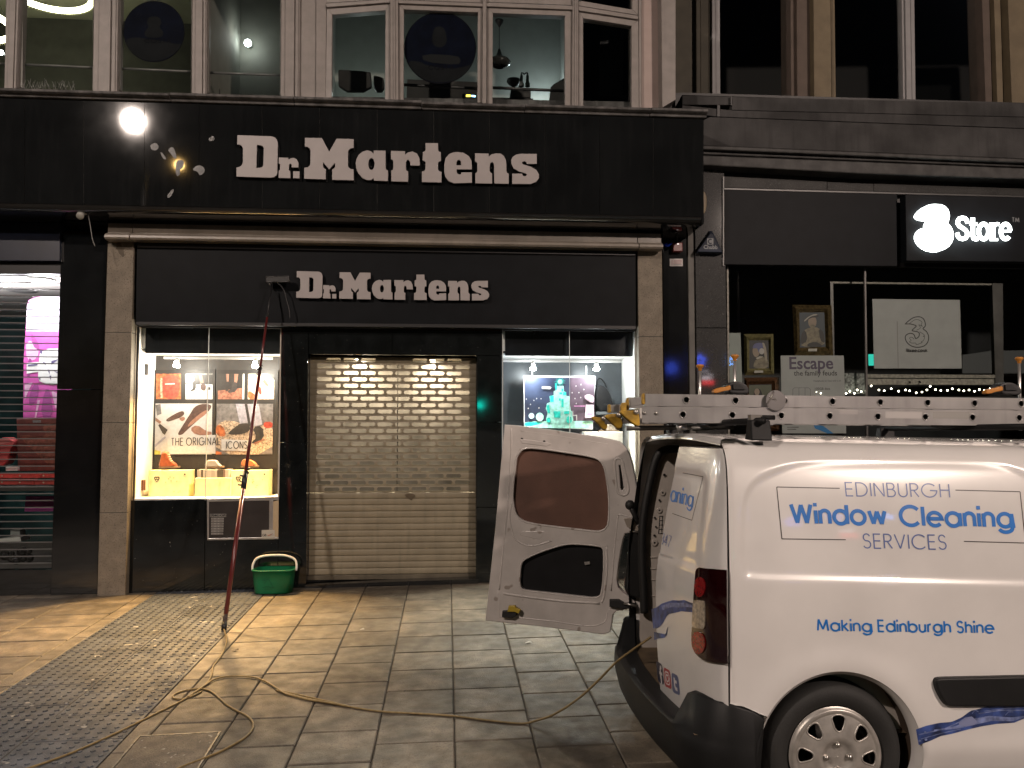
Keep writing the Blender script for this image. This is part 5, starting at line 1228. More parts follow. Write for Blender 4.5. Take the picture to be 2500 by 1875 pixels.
M_si2 = mat('unlit_room', (.006, .006, .006), .8); mb.sheet([(x_0, 11.5, 4.5), (x_1, 11.5, 4.5), (x_1, 11.5, 9.5), (x_0, 11.5, 9.5)], M_si2); mb.sheet([(x_0, 9.7, 8.6), (x_1, 9.7, 8.6), (x_1, 11.5, 8.6), (x_0, 11.5, 8.6)], M_rd); mb.sheet([(x_0, 9.6, 4.5), (x_0, 11.5, 4.5), (x_0, 11.5, 9.5), (x_0, 9.6, 9.5)], M_si); mb.sheet([(x_0, 9.3, 5.2), (x_1, 9.3, 5.2), (x_1, 11.5, 5.2), (x_0, 11.5, 5.2)], M_si)
mb.build('upper_room', store)
mb = MB(); mb.pp(zr([(124,-900),(3000,-900),(3000,-151),(124,-151)]), 9.3, .4, M_tanb); mb.build('upper_wall', store)
# ---- lit sign
ZG = (2200, 480, .135624); zg = zm(*ZG)
EMg = emit('lit_sign_face', (.93, 1.0, .97), 5.5)
sg = thing('lit_sign', 'glowing white store sign with a big numeral three on the charcoal panel', 'lit sign', P(2380, 560, 8.63))
def put(loops, Y, d, m_, name, par, bev=.004):
    lp = [[(p_.x, p_.z) for p_ in (P(x, y, Y) for x, y in l)] for l in loops]
    vs, fs = outline(lp, d, bev); mb = MB(); mb.add([(v.x, Y + d / 2 - v.z, v.y) for v in vs], fs, m_); return mb.build(name, par)
three_o = [(268,350),(285,310),(330,255),(400,200),(480,160),(560,142),(630,140),(720,148),(790,178),(835,225),(862,290),(868,350),(858,410),(835,485),(870,515),(905,565),(932,635),(940,700),(930,770),(905,830),(860,890),(780,945),(680,978),(590,985),(480,960),(400,920),(340,870),(300,815),(275,750),(276,690),(300,640),(335,600),(380,575),(465,567),(440,520),(452,480),(475,445),(500,423),(400,418),(340,408),(290,385)]
put([zg(three_o), zg([(548,600),(600,603),(620,620),(618,650),(595,685)])], 8.63, .04, EMg, 'numeral', sg)
def thick(name, lines, wd):
    mb = MB()
    for i, (l, w) in enumerate(lines):
        vs, fs = stroke(zg(l), w * ZG[2]); dd = .0012 * i
        top = [P(x, y, 8.625 - dd) for x, y in vs]; bot = [P(x, y, 8.678) for x, y in vs]; n = len(vs)
        mb.add(top + bot, [tuple(f) for f in fs] + [(k, k + 2, n + k + 2, n + k) for k in range(0, n - 2, 1)] + [(0, 1, n + 1, n), (n - 2, n - 1, 2 * n - 1, 2 * n - 2)], EMg)
    return mb.build(name, sg)
E2 = lambda cx, cy, rx, ry, a0, a1, n=22: [(cx + rx * math.cos(R(a0 + (a1 - a0) * i / n)), cy - ry * math.sin(R(a0 + (a1 - a0) * i / n))) for i in range(n + 1)]
thick('letter', [([(1196,480),(1180,425),(1150,392),(1100,382),(1050,395),(1020,440),(1022,490),(1050,530),(1110,568),(1160,605),(1190,650),(1188,705),(1160,745),(1110,762),(1060,752),(1025,715),(1005,650)], 74)], 1)
thick('letter', [([(1290,378),(1290,700),(1305,750),(1345,765),(1385,755)], 78), ([(1228,490),(1370,490)], 50)], 1)
thick('letter', [(E2(1485, 628, 88, 135, 0, 360, 30), 78)], 1)
thick('letter', [([(1655,470),(1655,775)], 78), ([(1592,490),(1655,490)], 46), ([(1592,775),(1745,775)], 46), ([(1660,560),(1690,510),(1730,492),(1765,500)], 62)], 1)
thick('letter', [([(1800,622),(1984,622)], 40), (E2(1880, 628, 84, 135, 5, 318, 28), 74)], 1)
M_tm = mat('grey_trademark', (.16, .165, .17), .5)
mb = MB(); pen_text(mb, 'TM', *zg([(2000, 455), (2122, 460)]), 10.5, 2.2, M_tm, lambda x, y, l: P(x, y, 8.677 - l), gap=.25); mb.build('trademark', sg)
lamp('AREA', 'sign_glow', P(2380, 565, 8.45), .8, (.9, 1, .97), .4, P(2380, 565, 8.7), sg)
# ---- posters and portraits
M_paper = mat('white_poster_paper', (.38, .40, .395), .5, var=.05)
M_pdark = mat('grey_poster_top', (.26, .26, .25), .5)
mb = MB(); Yp = 9.02
mb.pp(zk([(262,368),(1388,380),(1412,1262),(285,1262)]), Yp, .004, M_paper); pr = Print(mb, Yp)
M_pink_ink = mat('poster_line', (.02, .02, .02), .5)
def pl(pts, w, n=5):
    s_ = spline([Vector((x, y, 0)) for x, y in zk(pts)], n); vs, fs = stroke([(v.x, v.y) for v in s_], w)
    pr.k += 1; mb.add([P(x, y, Yp - .0006 * pr.k) for x, y in vs], fs, M_pink_ink)
pr([(575,655),(588,655),(600,1262),(590,1262)], M_pdark, ZK)
pl([(685,690),(740,640),(800,605),(870,598),(920,625),(942,680),(940,720),(915,750),(960,790),(985,850),(975,920),(930,970),(850,990),(770,975),(710,930),(685,870),(700,830),(750,810),(795,825),(815,870),(830,875),(860,850),(865,810),(840,790),(775,775),(800,745),(825,720),(810,705),(750,690),(685,690)], 2.2)
pl([(740,685),(800,640),(850,635),(900,665),(890,700),(905,720),(860,700),(880,740),(830,770)], 1.1); pl([(870,790),(930,830),(915,850),(935,850),(920,900),(890,920),(900,930),(830,955),(820,935),(770,935),(740,920),(760,900),(740,870),(770,860),(800,885)], 1.1)
pen_text(mb, 'Three.co.uk', *zk([(700, 1047), (968, 1047)]), 7, 1.5, M_pink_ink, lambda x, y, l: P(x, y, Yp - .0095 - l * .5), gap=.26)
tag(mb.build('poster'), 'wide white poster with an outlined numeral three in the store window', 'poster')
mb = MB(); mb.pp([(1906, 868), (2060, 868), (2066, 1058), (1910, 1058)], 9.0, .004, M_paper); pr = Print(mb, 9.0)
M_plum = mat('plum_headline', (.07, .05, .10), .5)
def put_words(txt, bl, br, Y, m_, bold, lift):
    vs, fs = words(txt, 1.0, bold); w = max(v.x for v in vs); A, B = P(*bl, Y), P(*br, Y); s = (B.x - A.x) / w; sl_ = (B.z - A.z) / w
    mb.add([(A.x + v.x * s, Y - lift, A.z + v.y * s + v.x * sl_) for v in vs], fs, m_)
put_words('Escape', *zj([(1232, 908), (1782, 905)]), 9.0, M_plum, .02, .001)
put_words('the family feuds', *zj([(1298, 990), (1828, 988)]), 9.0, I_ink, .012, .001)
put_words('Headphones to: Open talk to all', *zj([(1540, 1064), (1872, 1062)]), 9.0, I_ink, 0, .001)
put_words('100GB data', *zj([(1548, 1166), (1742, 1164)]), 9.0, I_ink, 0, .001)
def outl(pts, w, m_, Y=9.0):
    vs, fs = stroke(zj(pts), w); pr.k += 1; mb.add([P(x, y, Y - .0006 * pr.k) for x, y in vs], fs, m_)
outl([(1285,1250),(1285,1160),(1305,1140),(1480,1140),(1500,1160),(1500,1250)], .9, I_grey); outl([(1360,1140),(1360,1250)], .9, I_grey); outl([(1435,1140),(1435,1250)], .9, I_grey)
pr([(1985,1035),(2010,1040),(2035,1058),(2020,1058),(1990,1046)], mat('blue_swoosh', (.02, .2, .5), .5), (0, 0, 1)); pr([(1922,1042),(1950,1042),(1950,1044),(1922,1044)], I_grey, (0, 0, 1)); pr([(1922,1047),(1944,1047),(1944,1049),(1922,1049)], I_grey, (0, 0, 1))
tag(mb.build('poster'), 'white Escape poster with plum headline in front of the gilt portraits', 'poster')
mb = MB(); mb.pp([(1780, 813), (1808, 813), (1812, 935), (1782, 935)], 9.0, .01, mat('pale_green_card', (.30, .34, .32), .5, var=.08)); tag(mb.build('display_card'), 'narrow pale grey-green card at the store window edge', 'card')
M_gilt = mat('dull_gilt_frame', (.16, .115, .05), .35, .5, var=.5, vscale=30, bump=.8, bscale=60); M_gilt2 = mat('pale_gilt_frame', (.30, .27, .13), .35, .4, var=.3, vscale=30); M_gilt3 = mat('red_brown_frame', (.12, .055, .025), .4, .2, var=.5, vscale=40, bump=.8, bscale=90)
M_pbg = mat('portrait_backdrop', (.03, .045, .06), .5); M_pdk = mat('portrait_dark', (.012, .011, .010), .5); M_pface = mat('portrait_face', (.30, .23, .17), .5, var=.1); M_pcl = mat('portrait_cloth', (.20, .17, .11), .5, var=.4, vscale=25); M_pbl = mat('portrait_blue_cloth', (.10, .11, .26), .5)
def portrait(label, outer, inner, Y, fm, art, plate=None, d=.06):
    t = thing('framed_portrait', label, 'framed portrait', P(*outer[3], Y), 'gilt framed portraits in the store window')
    o_, i_ = outer, inner; mb = MB()
    for k in range(4):
        j = (k + 1) % 4
        mid1 = [(o_[k][0] * .45 + i_[k][0] * .55, o_[k][1] * .45 + i_[k][1] * .55), (o_[j][0] * .45 + i_[j][0] * .55, o_[j][1] * .45 + i_[j][1] * .55)]
        mb.add([P(*o_[k], Y + .02), P(*o_[j], Y + .02), P(*mid1[1], Y - .02), P(*mid1[0], Y - .02)], [(0, 1, 2, 3)], fm); mb.add([P(*mid1[0], Y - .02), P(*mid1[1], Y - .02), P(*i_[j], Y + .015), P(*i_[k], Y + .015)], [(0, 1, 2, 3)], fm)
        mb.add([P(*o_[k], Y + .02), P(*o_[j], Y + .02), P(*o_[j], Y + .06), P(*o_[k], Y + .06)], [(0, 1, 2, 3)], fm)
    mb.build('frame', t)
    mb = MB(); mb.pp(i_, Y + .016, .02, M_pdk); pr = Print(mb, Y + .016); art(pr); mb.build('canvas', t)
    if plate: mb = MB(); mb.pp(plate, Y - .024, .006, mat('name_plate', (.45, .44, .38), .5)); mb.build('name_plate', t)
def aA(p):
    p([(1365,215),(1672,215),(1685,640),(1372,645)], M_pbg, ZJ); p([(1395,470),(1440,420),(1520,395),(1600,400),(1660,470),(1680,640),(1375,640),(1420,560)], M_pcl, ZJ, 1); p([(1385,480),(1440,420),(1470,560),(1380,620)], M_pdk, ZJ, 1); p([(1600,400),(1665,460),(1680,600),(1620,560)], M_pdk, ZJ, 1)
    p(ell(1525, 330, 52, 75, 20), M_pface, ZJ); p([(1410,325),(1450,275),(1530,232),(1600,240),(1600,275),(1500,280),(1440,335)], M_pdk, ZJ, 1); p([(1415,320),(1480,262),(1560,232),(1600,245),(1500,262),(1435,328)], mat('portrait_feather', (.4, .38, .33), .5), ZJ, 1); p([(1490,365),(1560,365),(1555,400),(1510,405)], M_pcl, ZJ, 1)
    p([(1460,600),(1560,570),(1640,610),(1640,640),(1470,640)], M_pdk, ZJ, 1)
portrait('large ornate gilt frame with a stout bearded sitter in a feathered cap', [(1934, 744), (2030, 745), (2034, 868), (1940, 868)], zj([(1365,215),(1672,213),(1688,640),(1372,648)]), 9.08, M_gilt, aA, zj([(1475,660),(1582,658),(1582,692),(1475,694)]))
def aB(p):
    p([(800,905),(810,820),(860,770),(920,755),(990,800),(985,905)], M_pcl, ZJ, 1); p([(830,775),(880,752),(925,757),(900,770),(850,790)], mat('portrait_collar', (.45, .42, .36), .5), ZJ); p(ell(835, 690, 45, 72, 18), M_pface, ZJ); p([(790,660),(800,610),(850,585),(920,590),(940,640),(900,660),(870,720),(850,650)], M_pbl, ZJ, 1); p([(905,575),(945,600),(975,760),(960,830),(940,780),(925,660)], mat('portrait_scarf', (.34, .30, .24), .5), ZJ, 1); p(ell(903, 692, 32, 38, 16), mat('portrait_headphone', (.5, .48, .46), .5), ZJ)
portrait('pale gilt frame with a head-scarfed sitter wearing headphones', zj([(682,480),(1046,478),(1056,975),(692,985)]), zj([(750,558),(988,556),(992,902),(752,906)]), 9.06, M_gilt2, aB, zj([(812,928),(922,926),(922,955),(812,957)]))
def aC(p):
    p([(742,1110),(1020,1105),(1020,1300),(742,1300)], mat('portrait_green', (.09, .10, .06), .5), ZJ); p([(800,1300),(805,1190),(830,1150),(880,1150),(905,1200),(930,1300)], M_pdk, ZJ, 1); p(ell(845, 1190, 32, 42, 16), M_pface, ZJ)
portrait('red-brown carved frame mostly hidden by the ladder', [(1817, 922), (1902, 921), (1906, 1052), (1820, 1052)], [(1828, 939), (1884, 938), (1886, 1040), (1830, 1040)], 9.05, M_gilt3, aC)
mb = MB(); mb.pp(zj([(1920,960),(2190,965),(2190,1215),(1925,1215)]), 9.1, .02, mat('patterned_grey_card', (.16, .18, .17), .4, var=.9, vscale=40)); tag(mb.build('patterned_card'), 'grey speckled card behind the fairy lights', 'card')
EMx = emit('exit_sign_glow', (.05, .8, .6), .8)
mb = MB(); mb.pp(zk([(225,1078),(300,1078),(300,1222),(230,1222)]), 9.5, .03, EMx); tag(mb.build('green_sign'), 'small glowing green exit sign edge beside the wide white poster', 'exit sign')
# fairy lights
t = thing('fairy_lights', 'string of tiny warm fairy lights along the store window sill above the ladder', 'fairy lights', P(2150, 960, 9.04))
pts = [(1934,961),(1957,961),(1958,948),(1980,961),(1992,958),(2003,961),(2020,961),(2045,961),(2065,961),(2074,956),(2085,961),(2092,953),(2102,957),(2112,954),(2126,943),(2145,953),(2158,955),(2175,950),(2193,956),(2210,953),(2220,955),(2236,960),(2250,958),(2262,953),(2270,944),(2283,952),(2296,954),(2312,954),(2324,950),(2340,953),(2352,955),(2365,953),(2378,956),(2390,952),(2402,954),(2416,950),(2432,955),(2448,951),(2470,956),(2490,952)]
w_ = [P(x, y, 9.03 + .02 * math.sin(i)) for i, (x, y) in enumerate(pts)]
mb = MB(); mb.tube(spline(w_, 3), .0022, M_dark, 5); mb.build('wire', t)
EMf = emit('fairy_bulb', (1, .92, .72), 14)
for q_ in w_: mb = MB(); mb.ball(q_ + Vector((0, -.008, .004)), .0095, EMf, 8); mb.build('bulb', t)
mb = MB(); mb.pp([(1770, 968), (2700, 968), (2700, 985), (1770, 985)], 8.98, .12, M_dark); tag(mb.build('window_shelf'), 'dark shelf under the fairy lights in the store window', 'shelf')
# ---- little boxes on the wall between the shops
ZC = (1560, 540, .108499); zc3 = zm(*ZC)
M_ablue = mat('slate_blue_alarm_plastic', (.024, .032, .052), .5, spec=.15, var=.1)
t = thing('alarm_box', 'triangular slate-blue alarm box with a white emblem on the sparkling granite', 'alarm box', P(1732, 622, 8.8))
fr = [P(*q_, 8.72) for q_ in zc3([(1600,275),(1660,280),(1865,660),(1860,700),(1340,690),(1335,650)])]; bk = [P(*q_, 8.818) for q_ in zc3([(1570,215),(1650,222),(1875,690),(1850,760),(1310,740),(1290,690)])]
mb = MB(); mb.add(fr + bk, [tuple(range(6)), tuple(range(11, 5, -1))] + [(k, (k + 1) % 6, 6 + (k + 1) % 6, 6 + k) for k in range(6)], M_ablue); mb.build('housing', t, bevel=.006)
M_awh = mat('alarm_lettering', (.22, .235, .25), .5)
mb = MB(); lpq = lambda pts, l: [P(x, y, 8.72 - l) for x, y in zc3(pts)]
mb.sheet(lpq([(1535,385),(1675,385),(1675,525),(1535,525)], .001), M_awh); vs, fs = stroke(zc3(E2(1607, 455, 42, 48, 45, 315, 16)), 2.6); mb.add([P(x, y, 8.7175) for x, y in vs], fs, M_ablue)
def w3(txt, bl, br, Y, m_, bold, lift):
    vs, fs = words(txt, 1.0, bold); w = max(v.x for v in vs); A, B = P(*bl, Y), P(*br, Y); s = (B.x - A.x) / w; mb.add([(A.x + v.x * s, Y - lift, A.z + v.y * s) for v in vs], fs, m_)
w3('Chubb', *zc3([(1452, 620), (1768, 612)]), 8.72, M_awh, .03, .001); mb.build('emblem', t)
t = thing('siren_box', 'small dark red siren box with a bent cable under the fascia end', 'siren', P(1655, 615, 8.8))
mb = MB(); mb.pp(zc3([(772,478),(985,478),(990,680),(768,680)]), 8.80, .08, mat('dark_red_siren', (.14, .018, .018), .4, var=.15)); mb.build('housing', t, bevel=.008)
mb = MB(); mb.tube(spline([P(x, y, 8.85) for x, y in zc3([(520,185),(760,185),(820,210),(850,320),(868,480)])]), .005, mat('grey_cable', (.09, .09, .09), .5), 6); mb.build('cable', t)
mb = MB(); mb.pp(zc3([(860,505),(900,505),(900,520),(860,520)]), 8.799, .003, emit('siren_lamp', (1, .9, .85), 1.5)); mb.build('indicator_lamp', t)
t = thing('notice_plate', 'small white notice plate with red print under the siren box', 'notice', P(1651, 650, 8.86))
mb = MB(); mb.pp(zc3([(693,845),(987,845),(988,1012),(693,1012)]), 8.874, .005, mat('white_notice', (.42, .39, .38), .5)); mb.build('plate', t)
mb = MB(); pr = Print(mb, 8.874); M_nred = mat('notice_red', (.25, .08, .08), .5)
for k, (u0, u1) in enumerate(((780, 960), (775, 965), (770, 950), (775, 960))): pr([(u0, 880 + 30 * k), (u1, 880 + 30 * k), (u1, 892 + 30 * k), (u0, 892 + 30 * k)], M_nred if k < 3 else I_grey, ZC)
for k in range(4): pr([(735, 875 + 28 * k), (755, 875 + 28 * k), (755, 893 + 28 * k), (735, 893 + 28 * k)], M_nred, ZC)
mb.build('print', t)
mb = MB(); mb.pp(smooth_loop([(1706, 468), (1720, 466), (1726, 480), (1725, 510), (1718, 524), (1706, 524)], 1), 8.66, .15, mat('aged_yellow_plastic', (.20, .14, .06), .5, var=.2)); tag(mb.build('bell_box', bevel=.006), 'aged yellow bell box peeping out past the end of the fascia', 'bell box')
# floodlight under the fascia on the left
ZFf = (180, 480, .108499); zf_ = zm(*ZFf); Y0 = 8.42
t = thing('security_light', 'small white twin-headed security light with a dangling cable under the fascia', 'security light', P(200, 520, Y0))
M_sw = mat('aged_white_plastic', (.33, .33, .30), .5, var=.15)
mb = MB(); mb.pp(zf_([(185,150),(230,152),(280,230),(330,265),(300,285),(270,290),(250,320),(160,320),(150,235),(215,215)]), Y0, .06, M_sw); mb.build('bracket', t, bevel=.008)
mb = MB(); c = P(*zf_([(160, 395)])[0], Y0 - .02); mb.lathe(c, (.1, -.6, -.6), [(.001, -.05), (.028, -.045), (.034, .0), (.036, .04), (.03, .046), (.001, .044)], M_sw, 18); mb.build('lamp_head', t)
mb = MB(); c = P(*zf_([(245, 350)])[0], Y0 - .01); mb.lathe(c, (.7, -.5, -.4), [(.001, -.04), (.02, -.035), (.024, .02), (.001, .025)], M_sw, 16); mb.build('sensor_head', t)
mb = MB(); c = P(*zf_([(62, 330)])[0], Y0); mb.lathe(c, (-1, -.3, -.2), [(.001, -.03), (.02, -.025), (.022, .02), (.001, .022)], M_sw, 14); mb.build('lamp_head', t)
mb = MB(); mb.tube(spline([P(x, y, Y0 + .03) for x, y in zf_([(310,285),(330,420),(380,700),(420,950),(480,1115)])]), .004, mat('pale_cable', (.22, .22, .21), .5), 6); mb.build('cable', t)
# ================================================================ the van (parked parallel to the shops, nose out of the picture to the right)
XS, YV = P(1771, 1480, 3.55).x, 3.55
VPIT = R(1.0)
VM = Matrix.Translation((XS, YV, gz(XS + .5, YV) + .009)) @ Matrix.Rotation(VPIT, 4, 'Y')
VMI = VM.inverted(); VC = VMI @ CAM; VR = VMI.to_3x3()
def vray(px, py): return VR @ ray(px, py)
def VL(px, py, y):
    d = vray(px, py); t = (y - VC.y) / d.y; return VC + d * t
def interp(tab, x):
    if x <= tab[0][0]: return tab[0][1]
    for (a, p), (b, q) in zip(tab[:-1], tab[1:]):
        if x <= b:
            t = (x - a) / (b - a); t2 = t
            return p + (q - p) * t2
    return tab[-1][1]
def smoother(tab, n=8):
    v = spline([Vector((a, b, 0)) for a, b in tab], n); return [(p.x, p.y) for p in v]
TYT = smoother([(.16, .07), (.26, .02), (.36, .004), (.5, .0), (.8, .0), (1.0, .006), (1.12, .016), (1.4, .055), (1.54, .085), (1.61, .112), (1.655, .15), (1.685, .2), (1.705, .3)])
WT = 1.75
def tyw(w): return interp(TYT, w)
HUB = VL(2042, 1846, .03); HU, HW = HUB.x, HUB.z
RA = .374
# embossed panel outline (local u, w)
EMB = [(q.x, q.z) for q in (VL(x, y, .03) for x, y in smooth_loop(zm(1700, 1050, .361664)([(345,985),(325,960),(311,900),(310,800),(320,620),(332,500),(360,425),(430,350),(560,285),(700,238),(850,222),(1000,213),(1300,208),(1700,209),(1900,214),(2080,226),(2200,255),(2330,330),(2420,450),(2450,700),(2450,1036),(1600,1016),(900,998)]), 1))]
def sdf(u, w):
    d = 9; ins = False; n = len(EMB)
    for i in range(n):
        ax, ay = EMB[i]; bx, by = EMB[(i + 1) % n]
        ex, ey = bx - ax, by - ay; px, py = u - ax, w - ay
        t = max(0, min(1, (px * ex + py * ey) / (ex * ex + ey * ey))); d = min(d, math.hypot(px - ex * t, py - ey * t))
        if (ay > w) != (by > w) and u < (bx - ax) * (w - ay) / (by - ay) + ax: ins = not ins
    return -d if ins else d
EU0, EU1 = min(e[0] for e in EMB) - .05, max(e[0] for e in EMB) + .05; EW0, EW1 = min(e[1] for e in EMB) - .05, max(e[1] for e in EMB) + .05
def side_y(u, w):
    y = tyw(w)
    if EU0 < u < EU1 and EW0 < w < EW1:
        s = max(0, min(1, .5 - sdf(u, w) / .036)); y += .009 * s * s * (3 - 2 * s)
    r = math.hypot(u - HU, w - HW)
    y -= .016 * math.exp(-((r - RA - .03) / .07) ** 2) if w > .2 else 0
    y -= .007 * math.exp(-((w - .36) / .05) ** 2) if u > HU + RA else 0
    if u < .03: y += .02 * ((.03 - u) / .03) ** 2 * .6
    return y
def SS(px, py, lift=0.0):
    """photograph pixel -> local point on the near side of the van"""
    y = .03
    for _ in range(5):
        q = VL(px, py, y); y = side_y(q.x, q.z)
    q.y = y - lift; return q
PLAN = smoother([(0, -.006), (.02, -.03), (.06, -.056), (.12, -.074), (.2, -.09), (.45, -.122), (.7, -.138), (.875, -.14)], 5)
def rear_u(s, w):
    p = interp(PLAN, s if s < WT / 2 else WT - s)
    k = .78 * max(0, (w - .95) / .75) ** 1.4 if w > .95 else .2 * ((.95 - w) / .6) ** 2
    e = s if s < WT / 2 else WT - s
    a = max(0, min(1, (e - .17) / .025)) * max(0, min(1, (w - 1.09) / .025)) * max(0, min(1, (1.55 - .25 * max(0, .3 - e) - w) / .03)) if e > .17 else 0
    return p * (1 - k) + .03 * k + .007 * a
def rear_pt(s, w, lift=0.0):
    t = tyw(w) * max(0, 1 - max(0, s) / .72)
    e = .004
    n = Vector((rear_u(max(0, s) + e, w) - rear_u(max(0, s - e), w), 2 * e if s > e else e, 0)); n = Vector((-n.y, n.x, 0)).normalized()
    return Vector((rear_u(s, w), t + s, w)) + n * lift
def RS(px, py):
    """photograph pixel -> (s, w) on the rear skin"""
    d = vray(px, py); prev = None
    for i in range(240):
        s = i * .004; y = s + .03
        for _ in range(3):
            t = (y - VC.y) / d.y; q = VC + d * t; y = s + tyw(q.z) * max(0, 1 - s / .72)
        f = q.x - rear_u(s, q.z)
        if prev is not None and (prev[0] > 0) != (f > 0):
            a = prev[0] / (prev[0] - f); return (prev[1] + (s - prev[1]) * a, prev[2] + (q.z - prev[2]) * a)
        prev = (f, s, q.z)
    return (.9, q.z)
def RP(px, py, lift=.002):
    s, w = RS(px, py); return rear_pt(s, w, lift)
M_van = mat('white_van_paint', (.68, .665, .65), .25, var=.06, vscale=2.5, coat=.8, spec=.4)
M_vin = mat('white_primer_inside', (.46, .42, .38), .5, var=.12, vscale=7)
M_plas = mat('black_bumper_plastic', (.010, .0105, .011), .5, var=.2, spec=.3, bump=.08, bscale=220)
M_rub = mat('black_rubber', (.010, .010, .010), .6, var=.2)
M_tyre = mat('tyre_rubber', (.016, .016, .0155), .72, var=.25, bump=.15, bscale=120)
M_hub = mat('silver_hubcap_paint', (.42, .40, .37), .38, .55, var=.2, vscale=14)
M_chr = mat('steel_bolt', (.5, .48, .45), .3, .9)
van = thing('van', 'white window-cleaning van with its near rear door shut and far rear door swung open', 'van', M=VM)
def vb(mb, name, parent=None, **k): return mb.build(name, parent or van, M=VM, **k)
# --- near side skin with the wheel arch cut out
def hscale(u, w):
    """roof falls to the windscreen and bonnet far out of the picture"""
    if u < 2.3 or w < 1.0: return w
    t = min(1, (u - 2.3) / .9); f = 1 - t * 1.05
    return 1.0 + (w - 1.0) * f
us = [0.007 + .0135 * i for i in range(126)] + [1.75 + .06 * i for i in range(42)]
ws = [.17 + .0125 * i for i in range(117)] + [1.64, 1.652, 1.664, 1.676, 1.688, 1.698, 1.705]
ws = [w for i, w in enumerate(ws) if i < 118 and w < 1.636 or w >= 1.64]
def cut_bottom(u): return interp([(0, .562), (.06, .556), (HU - .28, .495), (HU - .25, .2), (4, .2)], u)
FU = HU + 2.73
def seam(w): return .03 * .78 * max(0, (w - .95) / .75) ** 1.4 if w > .95 else 0
def body_side(y0, sgn):
    mb = MB(); idx = {}; vs = []; fs = []
    nu, nw = len(us), len(ws)
    ins = lambda u, w: min(math.hypot(u - HU, w - HW), math.hypot(u - FU, w - HW))
    pts = [[None] * nw for _ in range(nu)]
    for i, u in enumerate(us):
        for j, w in enumerate(ws): pts[i][j] = [u, w]
    for i in range(nu):
        for j in range(nw):
            u, w = pts[i][j]; b = cut_bottom(u)
            if w < b and j + 1 < nw and ws[j + 1] >= b: pts[i][j] = [u, b]
    def dead(i, j):
        u, w = pts[i][j]; return ins(u, w) < RA or w < cut_bottom(u) - 1e-6
    keep = []
    for i in range(nu - 1):
        for j in range(nw - 1):
            c = [(i, j), (i + 1, j), (i + 1, j + 1), (i, j + 1)]
            if all(dead(*q) for q in c): continue
            keep.append(c)
    for c in keep:
        f = []
        for q in c:
            if q not in idx:
                u, w = pts[q[0]][q[1]]
                for cu in (HU, FU):
                    r = math.hypot(u - cu, w - HW)
                    if r < RA and w > .12: u, w = cu + (u - cu) / max(r, 1e-6) * RA, HW + (w - HW) / max(r, 1e-6) * RA
                w = max(w, cut_bottom(u)) if u < HU - .28 else w
                yy = side_y(u, w) if sgn > 0 and u < 2.6 else tyw(w)
                idx[q] = len(vs); vs.append((u + seam(w) * max(0, 1 - u / .15), y0 + sgn * yy, hscale(u, w)))
            f.append(idx[q])
        fs.append(tuple(f))
    mb.add(vs, fs, M_van, True); return mb
mb = body_side(0, 1)
# flange along the rear seam and the arch lip
mb.grid([[(.007 + seam(w), side_y(.007, w), w) for w in ws if w > .56], [(.013 + seam(w), side_y(.007, w) + .03, w) for w in ws if w > .56]], M_van)
lip = [[(HU + (RA - k) * math.cos(R(a)), side_y(HU + RA * math.cos(R(a)), HW + RA * math.sin(R(a))) + dy, HW + (RA - k) * math.sin(R(a))) for a in range(-18, 199, 3)] for k, dy in ((0, 0), (.004, .012), (.016, .018), (.016, .07))]
mb.grid(lip, M_van)
# roof and far side
rows = []
for u in [.03 + (.0) , .1, .4, .8, 1.2, 1.6, 2.0, 2.3, 2.6, 2.9, 3.2, 3.6, 4.2]:
    rows.append([(u, y, hscale(u, w)) for y, w in ((.3, 1.705), (.45, 1.717), (.65, 1.725), (.875, 1.728), (1.1, 1.725), (1.3, 1.717), (1.45, 1.705))])
mb.grid(rows, M_van)
mb.grid([[(u, WT - tyw(w), hscale(u, w)) for w in (.2, .5, .8, 1.0, 1.12, 1.4, 1.54, 1.61, 1.655, 1.685, 1.705)] for u in (-.01, .2, .8, 1.6, 2.3, 2.6, 2.9, 3.2, 3.6, 4.2)], M_van)
mb.grid([[(rear_u(WT - .1 * k, w), WT - tyw(w) - .06 * k, w) for w in (.5, .8, 1.0, 1.12, 1.4, 1.54, 1.61, 1.655, 1.685)] for k in (0, .5, 1)], M_rub)
vb(mb, 'body', fix=True)
# rear roof edge piece between roof and doors
mb = MB(); rr = []
for s in [0.10 + 1.55 * i / 20 for i in range(21)]:
    y = .15 + 1.45 * (s - .1) / 1.55; c = 1.70 + .026 * math.sin(math.pi * (s - .1) / 1.55)
    rr.append([(.12, y, c + .004), (.03, y, c + .002), (.012, y, c - .006), (.008, y, c - .03)])
mb.grid(rr, M_van); vb(mb, 'roof_edge')
# dark filler behind the seam, inside lining, floor
mb = MB(); mb.grid([[(.02 + seam(w), tyw(w) + .03, w), (rear_u(.04, w) + .03, tyw(w) + .04, w)] for w in (.3, .6, 1.0, 1.2, 1.4, 1.55, 1.64)], M_rub); vb(mb, 'seam_filler')
mb = MB()
ul0 = VL(1563, 1330, 1.60).x; mb.sheet([(ul0, 1.60, .40), (1.25, 1.60, .40), (1.25, 1.60, 1.2), (ul0, 1.60, 1.2)], M_vin); mb.sheet([(ul0, 1.60, 1.2), (1.25, 1.60, 1.2), (1.25, 1.60, 1.60), (VL(1600, 1120, 1.6).x, 1.60, 1.60)], M_vin)
mb.sheet([(-.12, .1, .40), (1.25, .1, .40), (1.25, 1.6, .40), (-.12, 1.6, .40)], mat('ply_van_floor', (.10, .07, .04), .7, var=.4)); mb.sheet([(1.25, .08, .3), (1.25, 1.66, .3), (1.25, 1.58, 1.5), (1.25, 1.4, 1.66), (1.25, .34, 1.66), (1.25, .17, 1.5)], M_rd)
